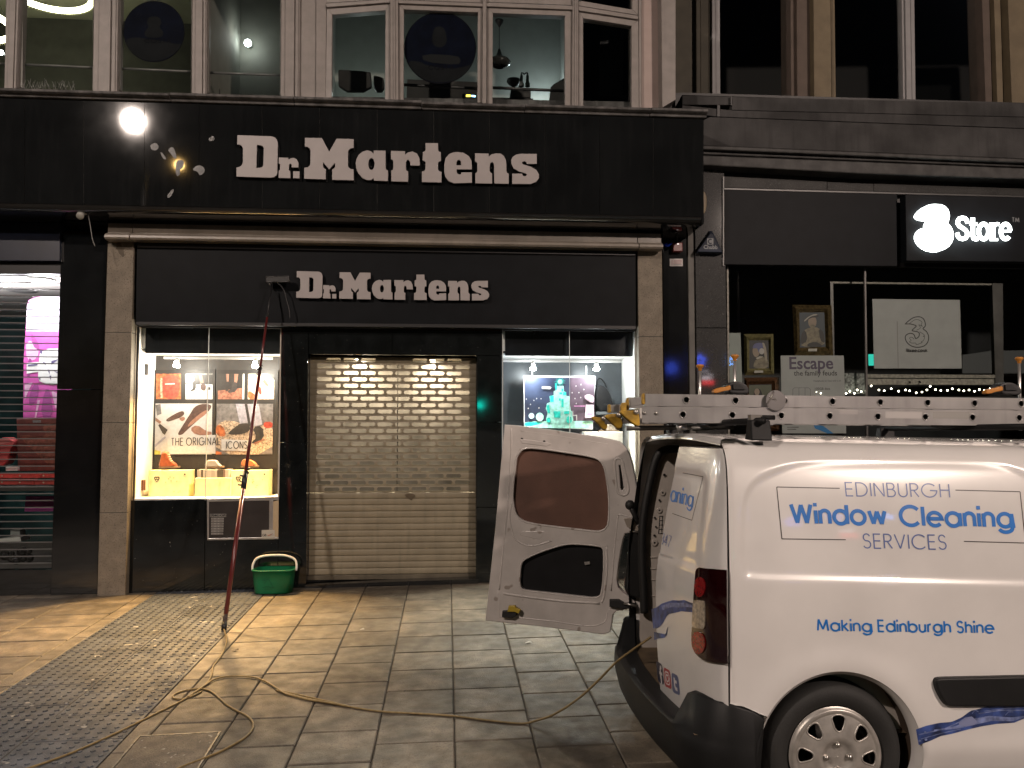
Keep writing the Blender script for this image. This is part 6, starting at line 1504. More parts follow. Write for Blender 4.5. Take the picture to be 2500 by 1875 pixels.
mb.sheet([(.05, .34, 1.66), (1.25, .34, 1.66), (1.25, 1.4, 1.66), (.05, 1.4, 1.66)], M_vin); mb.sheet([(.05, .15, .4), (1.25, .15, .4), (1.25, .15, 1.45), (.05, .15, 1.45)], M_vin)
vb(mb, 'load_bay', fix=False)
# pillar inside the far jamb with stamped holes, seen through the opening
ZO = (1500, 1040, .265252); zo = zm(*ZO); YJ = 1.585
mb = MB()
pj = [(578, 240), (500, 240), (440, 330), (400, 460), (345, 690), (300, 900), (280, 1100), (272, 1300), (262, 1660), (262, 1700), (400, 1700), (420, 1240), (470, 900), (580, 320)]
mb.prism([VL(x, y, YJ) for x, y in zo(pj)], (0, .012, 0), M_vin); 
for y0_, y1_ in ((1205, 1232), (1310, 1340), (1412, 1445), (1560, 1590)): mb.prism([VL(x, y, YJ - .006) for x, y in zo([(300, y0_), (395, y0_), (395, y0_ + 10), (325, y0_ + 10), (310, y1_), (298, y1_)])], (0, .006, 0), M_vin)
for x, y, r in ((445, 615, 26), (415, 776, 26), (370, 1075, 30)):
    mb.prism([VL(a, b, YJ - .008) for a, b in zo(ell(x, y, r, r * 1.05, 16))], (0, .008, 0), M_vin)
jam = vb(mb, 'door_jamb', bevel=.003)
mb = MB()
for x, y, r in ((445, 615, 8), (415, 776, 8), (370, 1075, 9), (415, 683, 11), (368, 1007, 11), (460, 450, 13), (372, 845, 10), (382, 928, 9)): mb.sheet([VL(a, b, YJ - .0095) for a, b in zo(ell(x, y, r, r, 10))], M_rub)
vb(mb, 'hole', jam, fix=False)
mb = MB()
for k in range(5): mb.tube([VL(*q, 1.3) for q in zo([(415, 832 + 40 * k), (447, 832 + 40 * k)])], .003, M_rub, 5)
for x in (418, 445): mb.tube([VL(*q, 1.3) for q in zo([(x, 830), (x - 10, 995)])], .003, M_rub, 5)
vb(mb, 'wire_rack')
mb = MB(); mb.tube(spline([VL(x, y, 1.56) for x, y in zo([(590, 208), (520, 212), (440, 232), (395, 275), (360, 370), (325, 520), (300, 640), (272, 800), (258, 950), (255, 1200), (268, 1500), (275, 1720)])], 5), .026, M_rub, 10); vb(mb, 'door_seal')
# --- shut rear door (near half), wrapping round to the side seam
ss = [0, .004, .010, .018, .028, .04, .055, .075, .10, .13, .165, .2, .25, .3, .35, .4, .45, .5, .55, .6, .64, .68, .705, .715, .72]
wd_ = [.335 + i * (1.655 - .335) / 70 for i in range(71)]
def rdoor(s, w):
    q = rear_pt(s, w)
    # shallow pressing where a window would be
    return q
rows = []
for s in ss:
    zlow = .335 if s > .22 else .52
    rows.append([rdoor(s, max(w, zlow)) for w in wd_])
mb = MB(); mb.grid(rows, M_van)
for edge in (rows[0], rows[-1]):
    inner = [q + (Vector((.006, .03, 0)) if edge is rows[0] else Vector((.035, .002, 0))) for q in edge]; mb.grid([edge, inner], M_van)
mb.grid([[r[0] for r in rows], [r[0] + Vector((.03, 0, 0)) for r in rows]], M_van); mb.grid([[r[-1] for r in rows], [r[-1] + Vector((.03, 0, .004)) for r in rows]], M_van)
door = vb(mb, 'rear_door')
mb = MB(); mb.tube([rear_pt(.716, w, -.02) for w in wd_], .012, M_rub, 8); vb(mb, 'edge_seal', door)
# decals on the shut door
M_blue = mat('bright_blue_vinyl', (.008, .16, .55), .35, var=.05); M_thin = mat('slate_blue_vinyl', (.10, .15, .36), .35); M_line = mat('dark_brown_vinyl', (.02, .014, .012), .4)
def rtext(mb, txt, bl, br, h, w, m, shear=0.0, gap=.22):
    tmp = MB(); keepv = []
    def mp(x, y, l):
        s, ww = RS(x, y); q = rear_pt(s, ww, .0012 + l); keepv.append(s); return q
    pen_text(tmp, txt, bl, br, h, w, m, mp, shear, gap)
    for f, k in zip(tmp.f, tmp.m):
        if max(keepv[i] for i in f) < .714: mb.add([tmp.v[i] for i in f], [tuple(range(len(f)))], m)
def rline(mb, a, b, w, m, n=10, l=.0012):
    pts = [(a[0] + (b[0] - a[0]) * i / n, a[1] + (b[1] - a[1]) * i / n) for i in range(n + 1)]
    vs, fs = stroke(pts, w); mb.add([RP(x, y, l) for x, y in vs], fs, m)
mb = MB()
rtext(mb, 'eaning', *zo([(462, 672), (715, 742)]), 36, 3.4, M_blue, .14)
q4 = zo([(632, 432), (818, 466), (715, 868), (535, 805)]); rline(mb, q4[0], q4[1], 1.6, M_line); rline(mb, q4[1], q4[2], 1.0, M_line); rline(mb, q4[2], q4[3], 1.6, M_line)
rtext(mb, '347', *zo([(428, 1082), (512, 1118)]), 27, 1.5, M_thin, .15); rtext(mb, 'S', *zo([(456, 820), (482, 828)]), 22, 1.5, M_thin, .1); rtext(mb, 'ices.co.uk', *zo([(425, 1190), (540, 1222)]), 6, 1.0, mat('grey_vinyl', (.35, .34, .34), .4), .1)
vb(mb, 'lettering', door, fix=False)
ZB6 = (1480, 1440, .262192); zb6 = zm(*ZB6)
M_water = mat('water_print_vinyl', (.035, .065, .22), .35, var=.75, vscale=14); M_water2 = mat('pale_water_vinyl', (.16, .20, .38), .35, var=.5, vscale=30)
def dens(pts, n=6):
    out = []
    for i in range(len(pts)):
        a, b = pts[i], pts[(i + 1) % len(pts)]
        out += [(a[0] + (b[0] - a[0]) * k / n, a[1] + (b[1] - a[1]) * k / n) for k in range(n)]
    return out
def band_mesh(mb, top, bot, fn, m, n=40, rows_=6):
    """a strip between two pixel polylines laid on a skin"""
    def at(pl, t):
        L = [0]; 
        for a, b in zip(pl[:-1], pl[1:]): L.append(L[-1] + math.hypot(b[0] - a[0], b[1] - a[1]))
        d = t * L[-1]
        for i in range(len(pl) - 1):
            if d <= L[i + 1]: k = (d - L[i]) / max(1e-9, L[i + 1] - L[i]); return (pl[i][0] + (pl[i + 1][0] - pl[i][0]) * k, pl[i][1] + (pl[i + 1][1] - pl[i][1]) * k)
        return pl[-1]
    R_ = []
    for i in range(n + 1):
        a, b = at(top, i / n), at(bot, i / n); R_.append([fn(a[0] + (b[0] - a[0]) * j / rows_, a[1] + (b[1] - a[1]) * j / rows_) for j in range(rows_ + 1)])
    mb.grid(R_, m)
mb = MB(); fw = lambda x, y: RP(x, y, .0015); fw2 = lambda x, y: RP(x, y, .0025)
band_mesh(mb, zb6([(424, 182), (470, 165), (520, 128), (580, 108), (620, 96), (680, 100), (730, 94), (780, 116), (832, 130)]), zb6([(440, 362), (490, 352), (530, 310), (560, 250), (590, 222), (640, 214), (700, 200), (760, 204), (830, 212)]), fw, M_water)
band_mesh(mb, zb6([(520, 150), (600, 120), (680, 122), (740, 118), (800, 140)]), zb6([(530, 190), (610, 160), (690, 165), (750, 160), (810, 165)]), fw2, M_water2, 20, 3)
band_mesh(mb, zb6([(447, 392), (500, 402), (548, 412)]), zb6([(450, 468), (490, 452), (545, 446)]), fw, M_water, 12, 3); band_mesh(mb, zb6([(545, 446), (568, 420), (572, 380), (580, 345)]), zb6([(548, 412), (560, 400), (566, 370), (574, 348)]), fw, M_water, 10, 2)
vb(mb, 'water_picture', door, fix=False)
M_ic1 = mat('navy_badge', (.02, .022, .05), .35); M_ic2 = mat('red_badge', (.38, .05, .06), .35); M_ic3 = mat('slate_badge', (.09, .11, .22), .35); M_icw = mat('white_badge_mark', (.6, .57, .57), .4)
def badge(quad, m, marks):
    mb = MB(); q = zb6(quad)
    bil = lambda u, v: (q[0][0] * (1 - u) * (1 - v) + q[1][0] * u * (1 - v) + q[2][0] * u * v + q[3][0] * (1 - u) * v, q[0][1] * (1 - u) * (1 - v) + q[1][1] * u * (1 - v) + q[2][1] * u * v + q[3][1] * (1 - u) * v)
    rc = smooth_loop([(.0, .0), (.5, 0), (1, .0), (1, .5), (1, 1), (.5, 1), (0, 1), (0, .5)], 2)
    mb.add([RP(*bil(u, v), .0012) for u, v in rc], [tuple(range(len(rc)))], m)
    for i, (l, w) in enumerate(marks):
        vs, fs = stroke(l, w); mb.add([RP(*bil(u, v), .002 + .0003 * i) for u, v in vs], fs, M_icw)
    vb(mb, 'badge', door, fix=False)
badge([(466, 658), (522, 695), (542, 888), (484, 852)], M_ic1, [([(.85, .18), (.68, .2), (.6, .35), (.62, 1.0)], .17), ([(.42, .5), (.88, .5)], .14)])
badge([(535, 718), (596, 752), (612, 928), (546, 894)], M_ic2, [([(.2, .3), (.3, .18), (.7, .18), (.82, .3), (.82, .7), (.7, .82), (.3, .82), (.2, .7), (.2, .3)], .07), (E2(.5, .5, .18, .18, 0, 360, 16), .08), ([(.66, .3), (.72, .32)], .06)])
badge([(608, 768), (672, 800), (690, 988), (620, 950)], M_ic3, [([(.38, .2), (.38, .6), (.48, .74), (.72, .74)], .17), ([(.38, .38), (.72, .38)], .15)])
mb = MB(); mb.add([RP(x, y, .0015) for x, y in zb6([(752, 990), (778, 1000), (782, 1056), (758, 1048)])], [(0, 1, 2, 3)], M_ic1); vb(mb, 'number_sticker', door, fix=False)
# tail lamps
M_lred = mat('dark_red_lens', (.014, .0015, .002), .1, coat=1, spec=.6); M_lbr = mat('bright_red_lens', (.22, .008, .010), .15, coat=1, var=.3, vscale=60); M_lcl = mat('ribbed_clear_lens', (.30, .26, .21), .25, var=.4, vscale=50, coat=1)
ZT5 = (1480, 1050, .49704); zt5 = zm(*ZT5)
def patch(mb, px, m, lift, zf_=None, th=.012, n=3):
    sw = [RS(x, y) for x, y in px]
    sw = [(s if s > .012 else -.006, w) for s, w in sw]
    lp = sw
    vs, fs = outline([lp])
    # subdivide long spans so that the patch follows the skin
    bm = bmesh.new(); vv = [bm.verts.new(v) for v in vs]
    for f in fs: bm.faces.new([vv[i] for i in f])
    for _ in range(n): bmesh.ops.subdivide_edges(bm, edges=[e for e in bm.edges if e.calc_length() > .03], cuts=1, use_grid_fill=True)
    bmesh.ops.triangulate(bm, faces=bm.faces[:])
    bm.verts.index_update(); vs = [v.co.copy() for v in bm.verts]; fs = [[v.index for v in f.verts] for f in bm.faces]; bm.free()
    mb.add([rear_pt(v.x, v.y, lift) for v in vs], fs, m, True)
    d = dens(lp, 3); mb.grid([[rear_pt(s, w, lift) for s, w in d + d[:1]], [rear_pt(s, w, lift - th) for s, w in d + d[:1]]], m)
lampo = zt5([(586, 683), (540, 681), (500, 678), (472, 674), (460, 680), (454, 694), (448, 760), (442, 880), (434, 1000), (434, 1040), (440, 1070), (452, 1095), (470, 1114), (492, 1127), (520, 1135), (584, 1140), (584, 900)])
mb = MB(); patch(mb, lampo, M_lred, .016, th=.018); tl = vb(mb, 'tail_lamp', fix=False)
mb = MB(); patch(mb, zt5(ell(478, 770, 26, 50, 20)), M_lbr, .021, n=1); vb(mb, 'red_lens', tl, fix=False)
mb = MB(); patch(mb, zt5([(447, 836), (470, 834), (498, 838), (503, 870), (503, 960), (495, 976), (445, 968), (440, 950)]), M_lcl, .0205, n=1); vb(mb, 'clear_lens', tl, fix=False)
mb = MB(); patch(mb, zt5(smooth_loop([(440, 1000), (470, 985), (500, 1010), (506, 1060), (490, 1098), (462, 1100), (438, 1060)], 2)), M_lbr, .021, n=1); vb(mb, 'red_lens', tl, fix=False)
# far tail lamp and black jamb cover
mb = MB(); mb.prism([VL(x, y, 1.70) for x, y in zo([(150, 965), (225, 985), (245, 1100), (240, 1600), (130, 1560), (105, 1500), (135, 1180)])], (0, .06, 0), M_rub); vb(mb, 'jamb_cover', bevel=.012)
mb = MB(); mb.prism([VL(x, y, 1.72) for x, y in zo([(112, 1385), (138, 1395), (140, 1555), (115, 1545), (102, 1470)])], (0, .05, 0), M_lbr); vb(mb, 'tail_lamp', bevel=.008)
# --- bumper
path = []
for i in range(29): 
    s = 1.72 - i * 1.70 / 28; path.append((rear_u(max(.0, min(s, WT)), .45), s, s))
path += [(.02, -.004, -.02), (.06, -.006, -.06), (.10, -.006, -.1), (HU - RA + .02, -.004, -.16), (HU - .28, -.003, -.22)]
rows = []
for i, (u, y, s) in enumerate(path):
    a = Vector(path[max(0, i - 1)][:2]); b = Vector(path[min(len(path) - 1, i + 1)][:2]); t = (b - a).normalized(); n = Vector((t.y, -t.x)) ; n = Vector((-abs(n.x) if s > .02 else n.x, n.y)) 
    if s <= .02: n = Vector((-.25 if s > -.03 else 0, -1)).normalized()
    near = max(0, min(1, (.26 - s) / .06)); far = max(0, min(1, (s - 1.53) / .05)); c = max(near, far)
    top = .41 + .155 * c - (max(0, -s) * .30 if s < 0 else 0)
    o = .10 if s > .2 else (.10 - .085 * min(1, (.2 - s) / .2))
    if s < 0: o = .014
    lip_ = .02 if c < .5 else .008
    prof = [(-.02, top), (o * (1 - .75 * c) * .6, top + .003), (o * (1 - .5 * c), top - .006), (o * (1 - .35 * c), .41 - .0 if c > .5 else .40), (o, .385), (o + .004, .33), (o - .004, .27), (o - .016, .22), (o - .05, .185), (-.03, .18)]
    cl = lambda uu, w: min(uu, HU - math.sqrt(max(0, (RA + .004) ** 2 - (w - HW) ** 2))) if s < -.05 else uu
    rows.append([(cl(u + n.x * k, w), y + n.y * k, w) for k, w in prof])
mb = MB(); mb.grid(rows, M_plas); mb.add(rows[0], [tuple(range(len(rows[0])))], M_plas); mb.add(rows[-1], [tuple(range(len(rows[-1])))], M_plas)
bump_ = vb(mb, 'rear_bumper')
0 and None
if 0: mb = MB(); mb.tube(spline([VL(x, y, .1) for x, y in zb6([(915, 1050), (960, 1000), (1020, 965)])], 4), .006, M_plas, 6); mb.tube(spline([VL(x, y, .03) for x, y in zb6([(790, 1320), (850, 1315), (890, 1300)])], 4), .005, M_plas, 6); vb(mb, 'bumper_crease', bump_)
# wheel well
mb = MB(); prof_ = [[(HU + (RA + .01) * math.cos(R(a)), y, HW + (RA + .01) * math.sin(R(a))) for a in range(-30, 211, 8)] for y in (.06, .3, .5)]
mb.grid(prof_, M_rub); mb.add(prof_[-1], [tuple(range(len(prof_[-1])))], M_rub); vb(mb, 'wheel_well', fix=False)
mb = MB(); mb.grid([[(HU + (RA - .005) * math.cos(R(a)), y, HW + (RA - .005) * math.sin(R(a))) for a in range(-20, 62, 4)] for y in (.055, .28)], mat('brown_dusty_liner', (.05, .032, .02), .8, var=.3)); vb(mb, 'arch_liner', fix=False)
mb = MB(); mb.box(HU + RA, HU + 2.3, .08, 1.66, .17, .24, M_rub); mb.box(-.05, HU - RA, .08, 1.66, .2, .3, M_rub); vb(mb, 'underbody')
# --- wheels
RT = .312
def wheel(cu, cw, y0, name='wheel'):
    w = MB(); ax = (0, 1, 0); c = (cu, y0, cw)
    w.lathe(c, ax, [(.205, .012), (.215, .0), (.235, -.012), (.262, -.016), (.285, -.010), (.302, .008), (RT, .03), (RT, .165), (.29, .195), (.21, .19)], M_tyre, 56)
    wh = vb(w, name)
    h = MB(); vs = []; fs = []
    rr = [0, .012, .03, .04, .05, .065, .075, .09] + [.1 + .0035 * k for k in range(24)] + [.186, .194, .2, .205, .207]
    def dome(r): return -.012 - .030 * math.cos(min(1, r / .2) * math.pi / 2) * .8 + (.018 if r < .055 else (.018 * max(0, (.075 - r) / .02) if r < .075 else 0)) - (.006 if .186 <= r <= .2 else 0) + (.014 if r > .203 else 0)
    N = 360
    for r in rr:
        for k in range(N):
            a = 2 * math.pi * k / N; vs.append((cu + r * math.cos(a), y0 + dome(r), cw + r * math.sin(a)))
    for i in range(len(rr) - 1):
        for k in range(N):
            a = (k + .5) * 360 / N; r = (rr[i] + rr[i + 1]) / 2
            d = (a - 87 + 22.5) % 45 - 22.5
            t = (r - .108) / (.178 - .108)
            hw_ = 8.5 + 4.0 * max(0, min(1, t)) if .1 < r < .178 else 0
            if .1 < r < .178 and abs(d) < hw_ * math.sqrt(max(0, 1 - (2 * t - 1) ** 4)): continue
            j = (k + 1) % N; fs.append((i * N + k, i * N + j, (i + 1) * N + j, (i + 1) * N + k))
    h.add(vs, fs, M_hub, True); hc = vb(h, 'hubcap', wh, fix=True)
    sm_ = hc.modifiers.new('thickness', 'SOLIDIFY'); sm_.thickness = .004; sm_.offset = 0
    for a in (94, 184, 274, 4):
        h = MB(); q = (cu + .052 * math.cos(R(a - 3)), y0 - .024, cw + .052 * math.sin(R(a - 3))); h.lathe(q, (0, -1, 0), [(.013, -.01), (.0125, .008), (.009, .014), (.001, .015)], M_chr, 12); vb(h, 'wheel_bolt', wh)
    h = MB()
    for k in range(8):
        lpn = []
        for q in range(41):
            th = 2 * math.pi * q / 40; t = .5 - .5 * math.cos(th); r = .108 + .07 * t
            hw_ = (8.5 + 4.0 * t) * math.sqrt(max(0, 1 - (2 * t - 1) ** 4)); a = R(87 + 45 * k + (hw_ if th < math.pi else -hw_)); lpn.append((cu + r * math.cos(a), y0 + dome(r) - .001, cw + r * math.sin(a)))
        h.tube(lpn, .0042, M_hub, 8, False)
    vb(h, 'hole_rim', hc)
    h = MB(); h.lathe(c, ax, [(.2, .03), (.18, .05), (.06, .05), (.06, .02), (.001, .02)], mat('dark_steel_rim', (.03, .028, .026), .5, .6), 40); vb(h, 'rim', wh)
    return wh
wheel(HU, HW, .045); wheel(FU, .31, .045)
for cu in (HU, FU):
    h = MB(); h.lathe((cu, 1.52, HW), (0, 1, 0), [(.2, 0), (.3, .005), (RT, .03), (RT, .16), (.29, .19)], M_tyre, 40); vb(h, 'wheel')
# --- rubbing strip
mb = MB(); zs_ = zm(1900, 1480, .271248)
st = smooth_loop(zs_([(1400, 650), (1450, 638), (1700, 634), (2212, 622), (3200, 600), (3200, 880), (2212, 888), (1560, 890), (1505, 884), (1470, 850), (1420, 760), (1398, 690)]), 1)
fr = [SS(x, y, .022) for x, y in st]; bk = [SS(x, y, -.004) for x, y in smooth_loop(zs_([(1390, 644), (1446, 630), (1700, 626), (2212, 614), (3200, 592), (3200, 888), (2212, 896), (1556, 898), (1498, 892), (1462, 855), (1410, 765), (1388, 692)]), 1)]
n_ = len(fr); mb.add(fr + bk, [tuple(range(n_))] + [(k, (k + 1) % n_, n_ + (k + 1) % n_, n_ + k) for k in range(n_)], M_plas); vb(mb, 'rubbing_strip', bevel=.006)
# --- lettering on the side
def stext(mb, txt, bl, br, h, w, m, shear=0.0, gap=.22): pen_text(mb, txt, bl, br, h, w, m, lambda x, y, l: SS(x, y, .0012 + l), shear, gap)
ze = zm(1900, 1160, .271248)
mb = MB(); stext(mb, 'EDINBURGH', *ze([(612, 186), (1542, 200)]), 32.5, 3.0, M_thin, -.10, .24); vb(mb, 'lettering', fix=False)
mb = MB(); stext(mb, 'Window', *ze([(128, 432), (965, 442)]), 46, 9.2, M_blue, -.09, .235); vb(mb, 'lettering', fix=False); mb = MB(); stext(mb, 'Cleaning', *ze([(1108, 450), (2106, 466)]), 46, 9.2, M_blue, -.09, .235); vb(mb, 'lettering', fix=False)
mb = MB(); stext(mb, 'SERVICES', *ze([(768, 655), (1512, 667)]), 34.5, 3.0, M_thin, -.08, .24); vb(mb, 'lettering', fix=False)
mb = MB(); stext(mb, 'Making', *zs_([(356, 217), (836, 226)]), 27, 4.5, M_blue, -.06, .235); vb(mb, 'lettering', fix=False); mb = MB(); stext(mb, 'Edinburgh', *zs_([(903, 226), (1548, 234)]), 27, 4.5, M_blue, -.06, .235); vb(mb, 'lettering', fix=False); mb = MB(); stext(mb, 'Shine', *zs_([(1612, 236), (1938, 240)]), 27, 4.5, M_blue, -.06, .235); vb(mb, 'lettering', fix=False)
mb = MB(); zp_ = zm(1700, 1050, .361664)
def sline(pts, w):
    for a, b in zip(pts[:-1], pts[1:]):
        q = [(a[0] + (b[0] - a[0]) * i / 12, a[1] + (b[1] - a[1]) * i / 12) for i in range(13)]; vs, fs = stroke(q, w); mb.add([SS(x, y, .0012) for x, y in vs], fs, M_line)
sline(zp_([(967, 393), (542, 384), (577, 734), (1008, 740)]), 2.2); vb(mb, 'logo_frame', fix=False); mb = MB(); sline(zp_([(1748, 405), (2184, 416), (2222, 762), (1805, 751)]), 2.2); vb(mb, 'logo_frame', fix=False)
mb = MB(); fs1 = lambda x, y: SS(x, y, .0015); fs2 = lambda x, y: SS(x, y, .0022); fs3 = lambda x, y: SS(x, y, .0028)
band_mesh(mb, zs_([(1238, 1108), (1330, 1075), (1440, 1050), (1560, 1040), (1650, 1000), (1730, 940), (1800, 926), (1890, 896), (2100, 892), (2212, 892), (2900, 880)]), zs_([(1262, 1250), (1380, 1205), (1460, 1168), (1560, 1148), (1700, 1110), (1830, 1080), (1960, 1058), (2120, 1048), (2212, 1010), (2500, 960), (2900, 910)]), fs1, M_water, 70, 6)
band_mesh(mb, zs_([(1400, 1110), (1500, 1095), (1600, 1075), (1760, 1010), (1900, 985), (2100, 1000), (2212, 985)]), zs_([(1400, 1122), (1500, 1110), (1620, 1100), (1790, 1060), (1920, 1030), (2100, 1035), (2212, 1000)]), fs2, M_water2, 40, 3)
band_mesh(mb, zs_([(1620, 1040), (1680, 1000), (1740, 990), (1780, 1030)]), zs_([(1625, 1070), (1690, 1080), (1750, 1070), (1790, 1045)]), fs3, mat('pale_bubble_vinyl', (.22, .25, .42), .35), 16, 3)
for a_, b_ in (([(1260, 1150), (1500, 1095), (1700, 1000)], 10), ([(1280, 1190), (1480, 1135), (1640, 1100)], 7), ([(1800, 960), (2000, 930), (2212, 930)], 9), ([(1850, 940), (2050, 915), (2212, 905)], 6), ([(2040, 975), (2070, 945), (2110, 945), (2110, 985)], 8), ([(1740, 960), (1770, 930), (1800, 945)], 8)):
    band_mesh(mb, zs_(a_), zs_([(x, y + b_) for x, y in a_]), fs3, M_water2, 20, 1)
for x, y, r in ((1270, 1210, 14), (1325, 1198, 14), (1320, 1130, 10), (1862, 998, 12)): mb.add([SS(a, b, .003) for a, b in zs_(ell(x, y, r, r * .8, 8))], [tuple(range(8))], M_water2)
vb(mb, 'water_picture', fix=False)

# --- the far rear door, swung wide open, inside face to the street
ZD = (1160, 1000, .337553); zd = zm(*ZD)
hA = Vector((P(1552, 1469, 5.27).x, 5.27)); hB = Vector((hA.x - .92, 5.27 + .31))
DP = lambda x, y, off=0: PV(x, y, hA, hB, off)
nD = Vector((hB.y - hA.y, -(hB.x - hA.x), 0)).normalized(); nD = -nD if nD.y > 0 else nD
outer = [(220,115),(300,120),(560,152),(760,182),(950,215),(1040,235),(1085,280),(1115,335),(1138,420),(1155,520),(1172,620),(1190,730),(1196,800),(1150,880),(1080,890),(1065,930),(1050,1000),(1030,1120),(1018,1230),(1030,1290),(1070,1330),(1120,1360),(1150,1395),(1130,1430),(1020,1450),(990,1480),(980,1560),(970,1605),(930,1620),(870,1612),(700,1590),(420,1555),(80,1520),(118,1180),(155,830),(185,480)]
winh = [(330,292),(380,275),(500,286),(680,312),(850,340),(905,366),(938,420),(955,520),(970,640),(968,800),(955,850),(918,880),(860,882),(640,856),(430,830),(350,810),(305,775),(280,720),(271,640),(276,560),(285,450),(296,345)]
lowh = [(345,1090),(420,1050),(520,1012),(640,975),(730,970),(900,985),(925,1002),(932,1040),(930,1200),(915,1330),(892,1358),(840,1364),(600,1336),(360,1310),(332,1295),(320,1255),(328,1130)]
sloth = [(1033,398),(1055,394),(1068,470),(1082,565),(1074,587),(1056,588),(1046,570),(1040,480)]
def dbox(loops, off, th, m, mb, bev=.004):
    o = Vector((hA.x, hA.y, 0)); ex = Vector((hB.x - hA.x, hB.y - hA.y, 0)).normalized()
    lp = [[((q - o).dot(ex), q.z) for q in (DP(x, y, 0) for x, y in zd(l))] for l in loops]
    vs, fs = outline(lp, th, bev)
    mb.add([o + ex * v.x + Vector((0, 0, v.y)) + nD * (off - th / 2 + v.z) for v in vs], fs, m)
# outline pixels are traced on the front face itself
vdoor = MB(); M_vdoor = mat('dull_white_inner_door', (.52, .485, .46), .35, var=.14, vscale=5, speck=[(14, .70, (.30, .26, .23))], coat=.4)
dbox([outer, winh, lowh, sloth], 0, .03, M_vdoor, vdoor, .006)
od = vdoor.build('open_rear_door', van)
mb = MB(); dbox([smooth_loop(outer, 1)], -.036, .02, M_van, mb, .006); mb.build('outer_skin', od)
mb = MB(); dbox([[(250,260),(980,300),(1000,900),(260,840)]], -.018, .01, mat('brown_hardboard', (.115, .054, .036), .65, var=.25, vscale=3, bump=.1, bscale=150), mb, 0); mb.build('window_board', od)
mb = MB(); dbox([[(310,1060),(640,960),(950,970),(940,1380),(310,1320)]], -.022, .008, mat('black_door_card', (.008, .008, .009), .5, var=.3, spec=.25), mb, 0); mb.build('inner_card', od); mb = MB(); dbox([[(1020,380),(1095,380),(1095,600),(1030,600)]], -.022, .008, M_rub, mb, 0); mb.build('slot_backing', od)
mb = MB(); pr_ = lambda l, off, th, m=M_vdoor, b=.004: dbox([l], off, th, m, mb, b)
# pressed ribs and rims
def rim(loop, w, off):
    s_ = smooth_loop(loop, 1); mb.tube([DP(x, y, off) for x, y in zd(s_ + s_[:1])], w, M_vdoor, 8, False)
rim(winh, .007, .002); rim(lowh, .006, .002); rim([(1008,360),(1040,348),(1068,365),(1085,450),(1112,560),(1110,600),(1085,622),(1045,615),(1028,590),(1015,470)], .009, .002)
def rib(pts, w, off=.001): mb.tube(spline([DP(x, y, off) for x, y in zd(pts)], 4), w, M_vdoor, 8)
rib([(170,1300),(175,1480),(200,1500),(300,1505),(560,1530),(760,1560),(880,1560),(940,1530),(960,1470),(985,1420)], .007)
rib([(262,135),(262,300),(235,700),(200,1050),(178,1300)], .008); rib([(270,660),(252,780),(275,900),(320,960),(420,985),(560,945)], .008); rib([(950,985),(955,1150),(935,1340),(915,1395)], .009)
rib([(330,155),(560,185),(800,225),(960,250)], .006); rib([(205,1330),(420,1360),(640,1385),(900,1400)], .010); rib([(1195,800),(1060,760),(1032,790),(1010,1000),(985,1310)], .007); rib([(240,970),(245,1130),(300,1140)], .005)
pr_([(330,215),(520,238),(545,250),(520,262),(340,240)], .005, .005); pr_([(340,880),(500,880),(470,935),(430,930),(330,905)], .003, .004)
mb.build('pressing', od)
mb = MB()
for x, y, r in ((338,213,10),(499,232,10),(304,883,5),(376,947,6),(516,913,6),(645,317,6)): mb.add([DP(a, b, .008 if y < 300 else .0045) for a, b in zd(ell(x, y, r, r, 10))], [tuple(range(10))], M_rub)
mb.add([DP(a, b, .003) for a, b in zd([(320,930),(350,935),(358,950),(330,945)])], [(0, 1, 2, 3)], M_rub); mb.add([DP(a, b, .003) for a, b in zd([(190,1016),(218,1018),(216,1038),(190,1036)])], [(0, 1, 2, 3)], M_rub)
mb.build('hole', od, fix=False)
mb = MB(); pr2 = lambda l, off, th, m, b=.003: dbox([l], off, th, m, mb, b)
pr2([(210,1452),(300,1452),(306,1480),(280,1495),(206,1490)], .035, .034, M_rub); lt = mb.build('latch', od)
mb = MB(); dbox([[(258,1412),(300,1412),(305,1425),(335,1440),(325,1462),(300,1450),(250,1448)]], .045, .02, mat('yellow_latch_plastic', (.42, .30, .03), .45), mb, .003); mb.build('latch_lever', lt)
mb = MB(); a_ = DP(*zd([(1120, 690)])[0], .05); b_ = DP(*zd([(1185, 830)])[0], .06); mb.tube([a_, a_ + (b_ - a_) * .3, b_], .017, M_rub, 12); mb.ball(a_, .032, M_rub, 14); mb.build('check_strap', od)
mb = MB(); dbox([[(980,1372),(1040,1372),(1080,1395),(1150,1400),(1165,1415),(1080,1430),(980,1415)]], .03, .03, M_rub, mb, .004); mb.tube([DP(x, y, .045) for x, y in zd([(1075, 1400), (1170, 1422)])], .008, M_chr, 8); mb.build('hinge', od)
mb = MB(); dbox([[(1080,790),(1110,785),(1150,800),(1185,870),(1150,880),(1100,840)]], .012, .012, mat('bare_hinge_steel', (.30, .26, .22), .45, .4), mb, .003); mb.tube([DP(x, y, .02) for x, y in zd([(1115, 880), (1180, 885)])], .008, M_chr, 8); mb.build('hinge', od)
mb = MB(); M_scr = mat('grey_scratch', (.10, .08, .07), .7)
for l in ([(890,325),(915,335),(905,345)], [(905,340),(935,375),(930,385)], [(240,1180),(256,1176),(250,1190)], [(272,1246),(280,1260),(275,1262)], [(698,1490),(706,1520),(702,1522)], [(120,1480),(140,1500),(130,1502)], [(150,1490),(165,1512),(155,1514)], [(720,940),(770,955),(760,962),(730,950)], [(186,1060),(206,1062),(202,1072)], [(580,935),(590,940),(588,955)]): mb.add([DP(x, y, .0015) for x, y in zd(l)], [tuple(range(len(l)))], M_scr)
mb.build('scratch', od, fix=False)
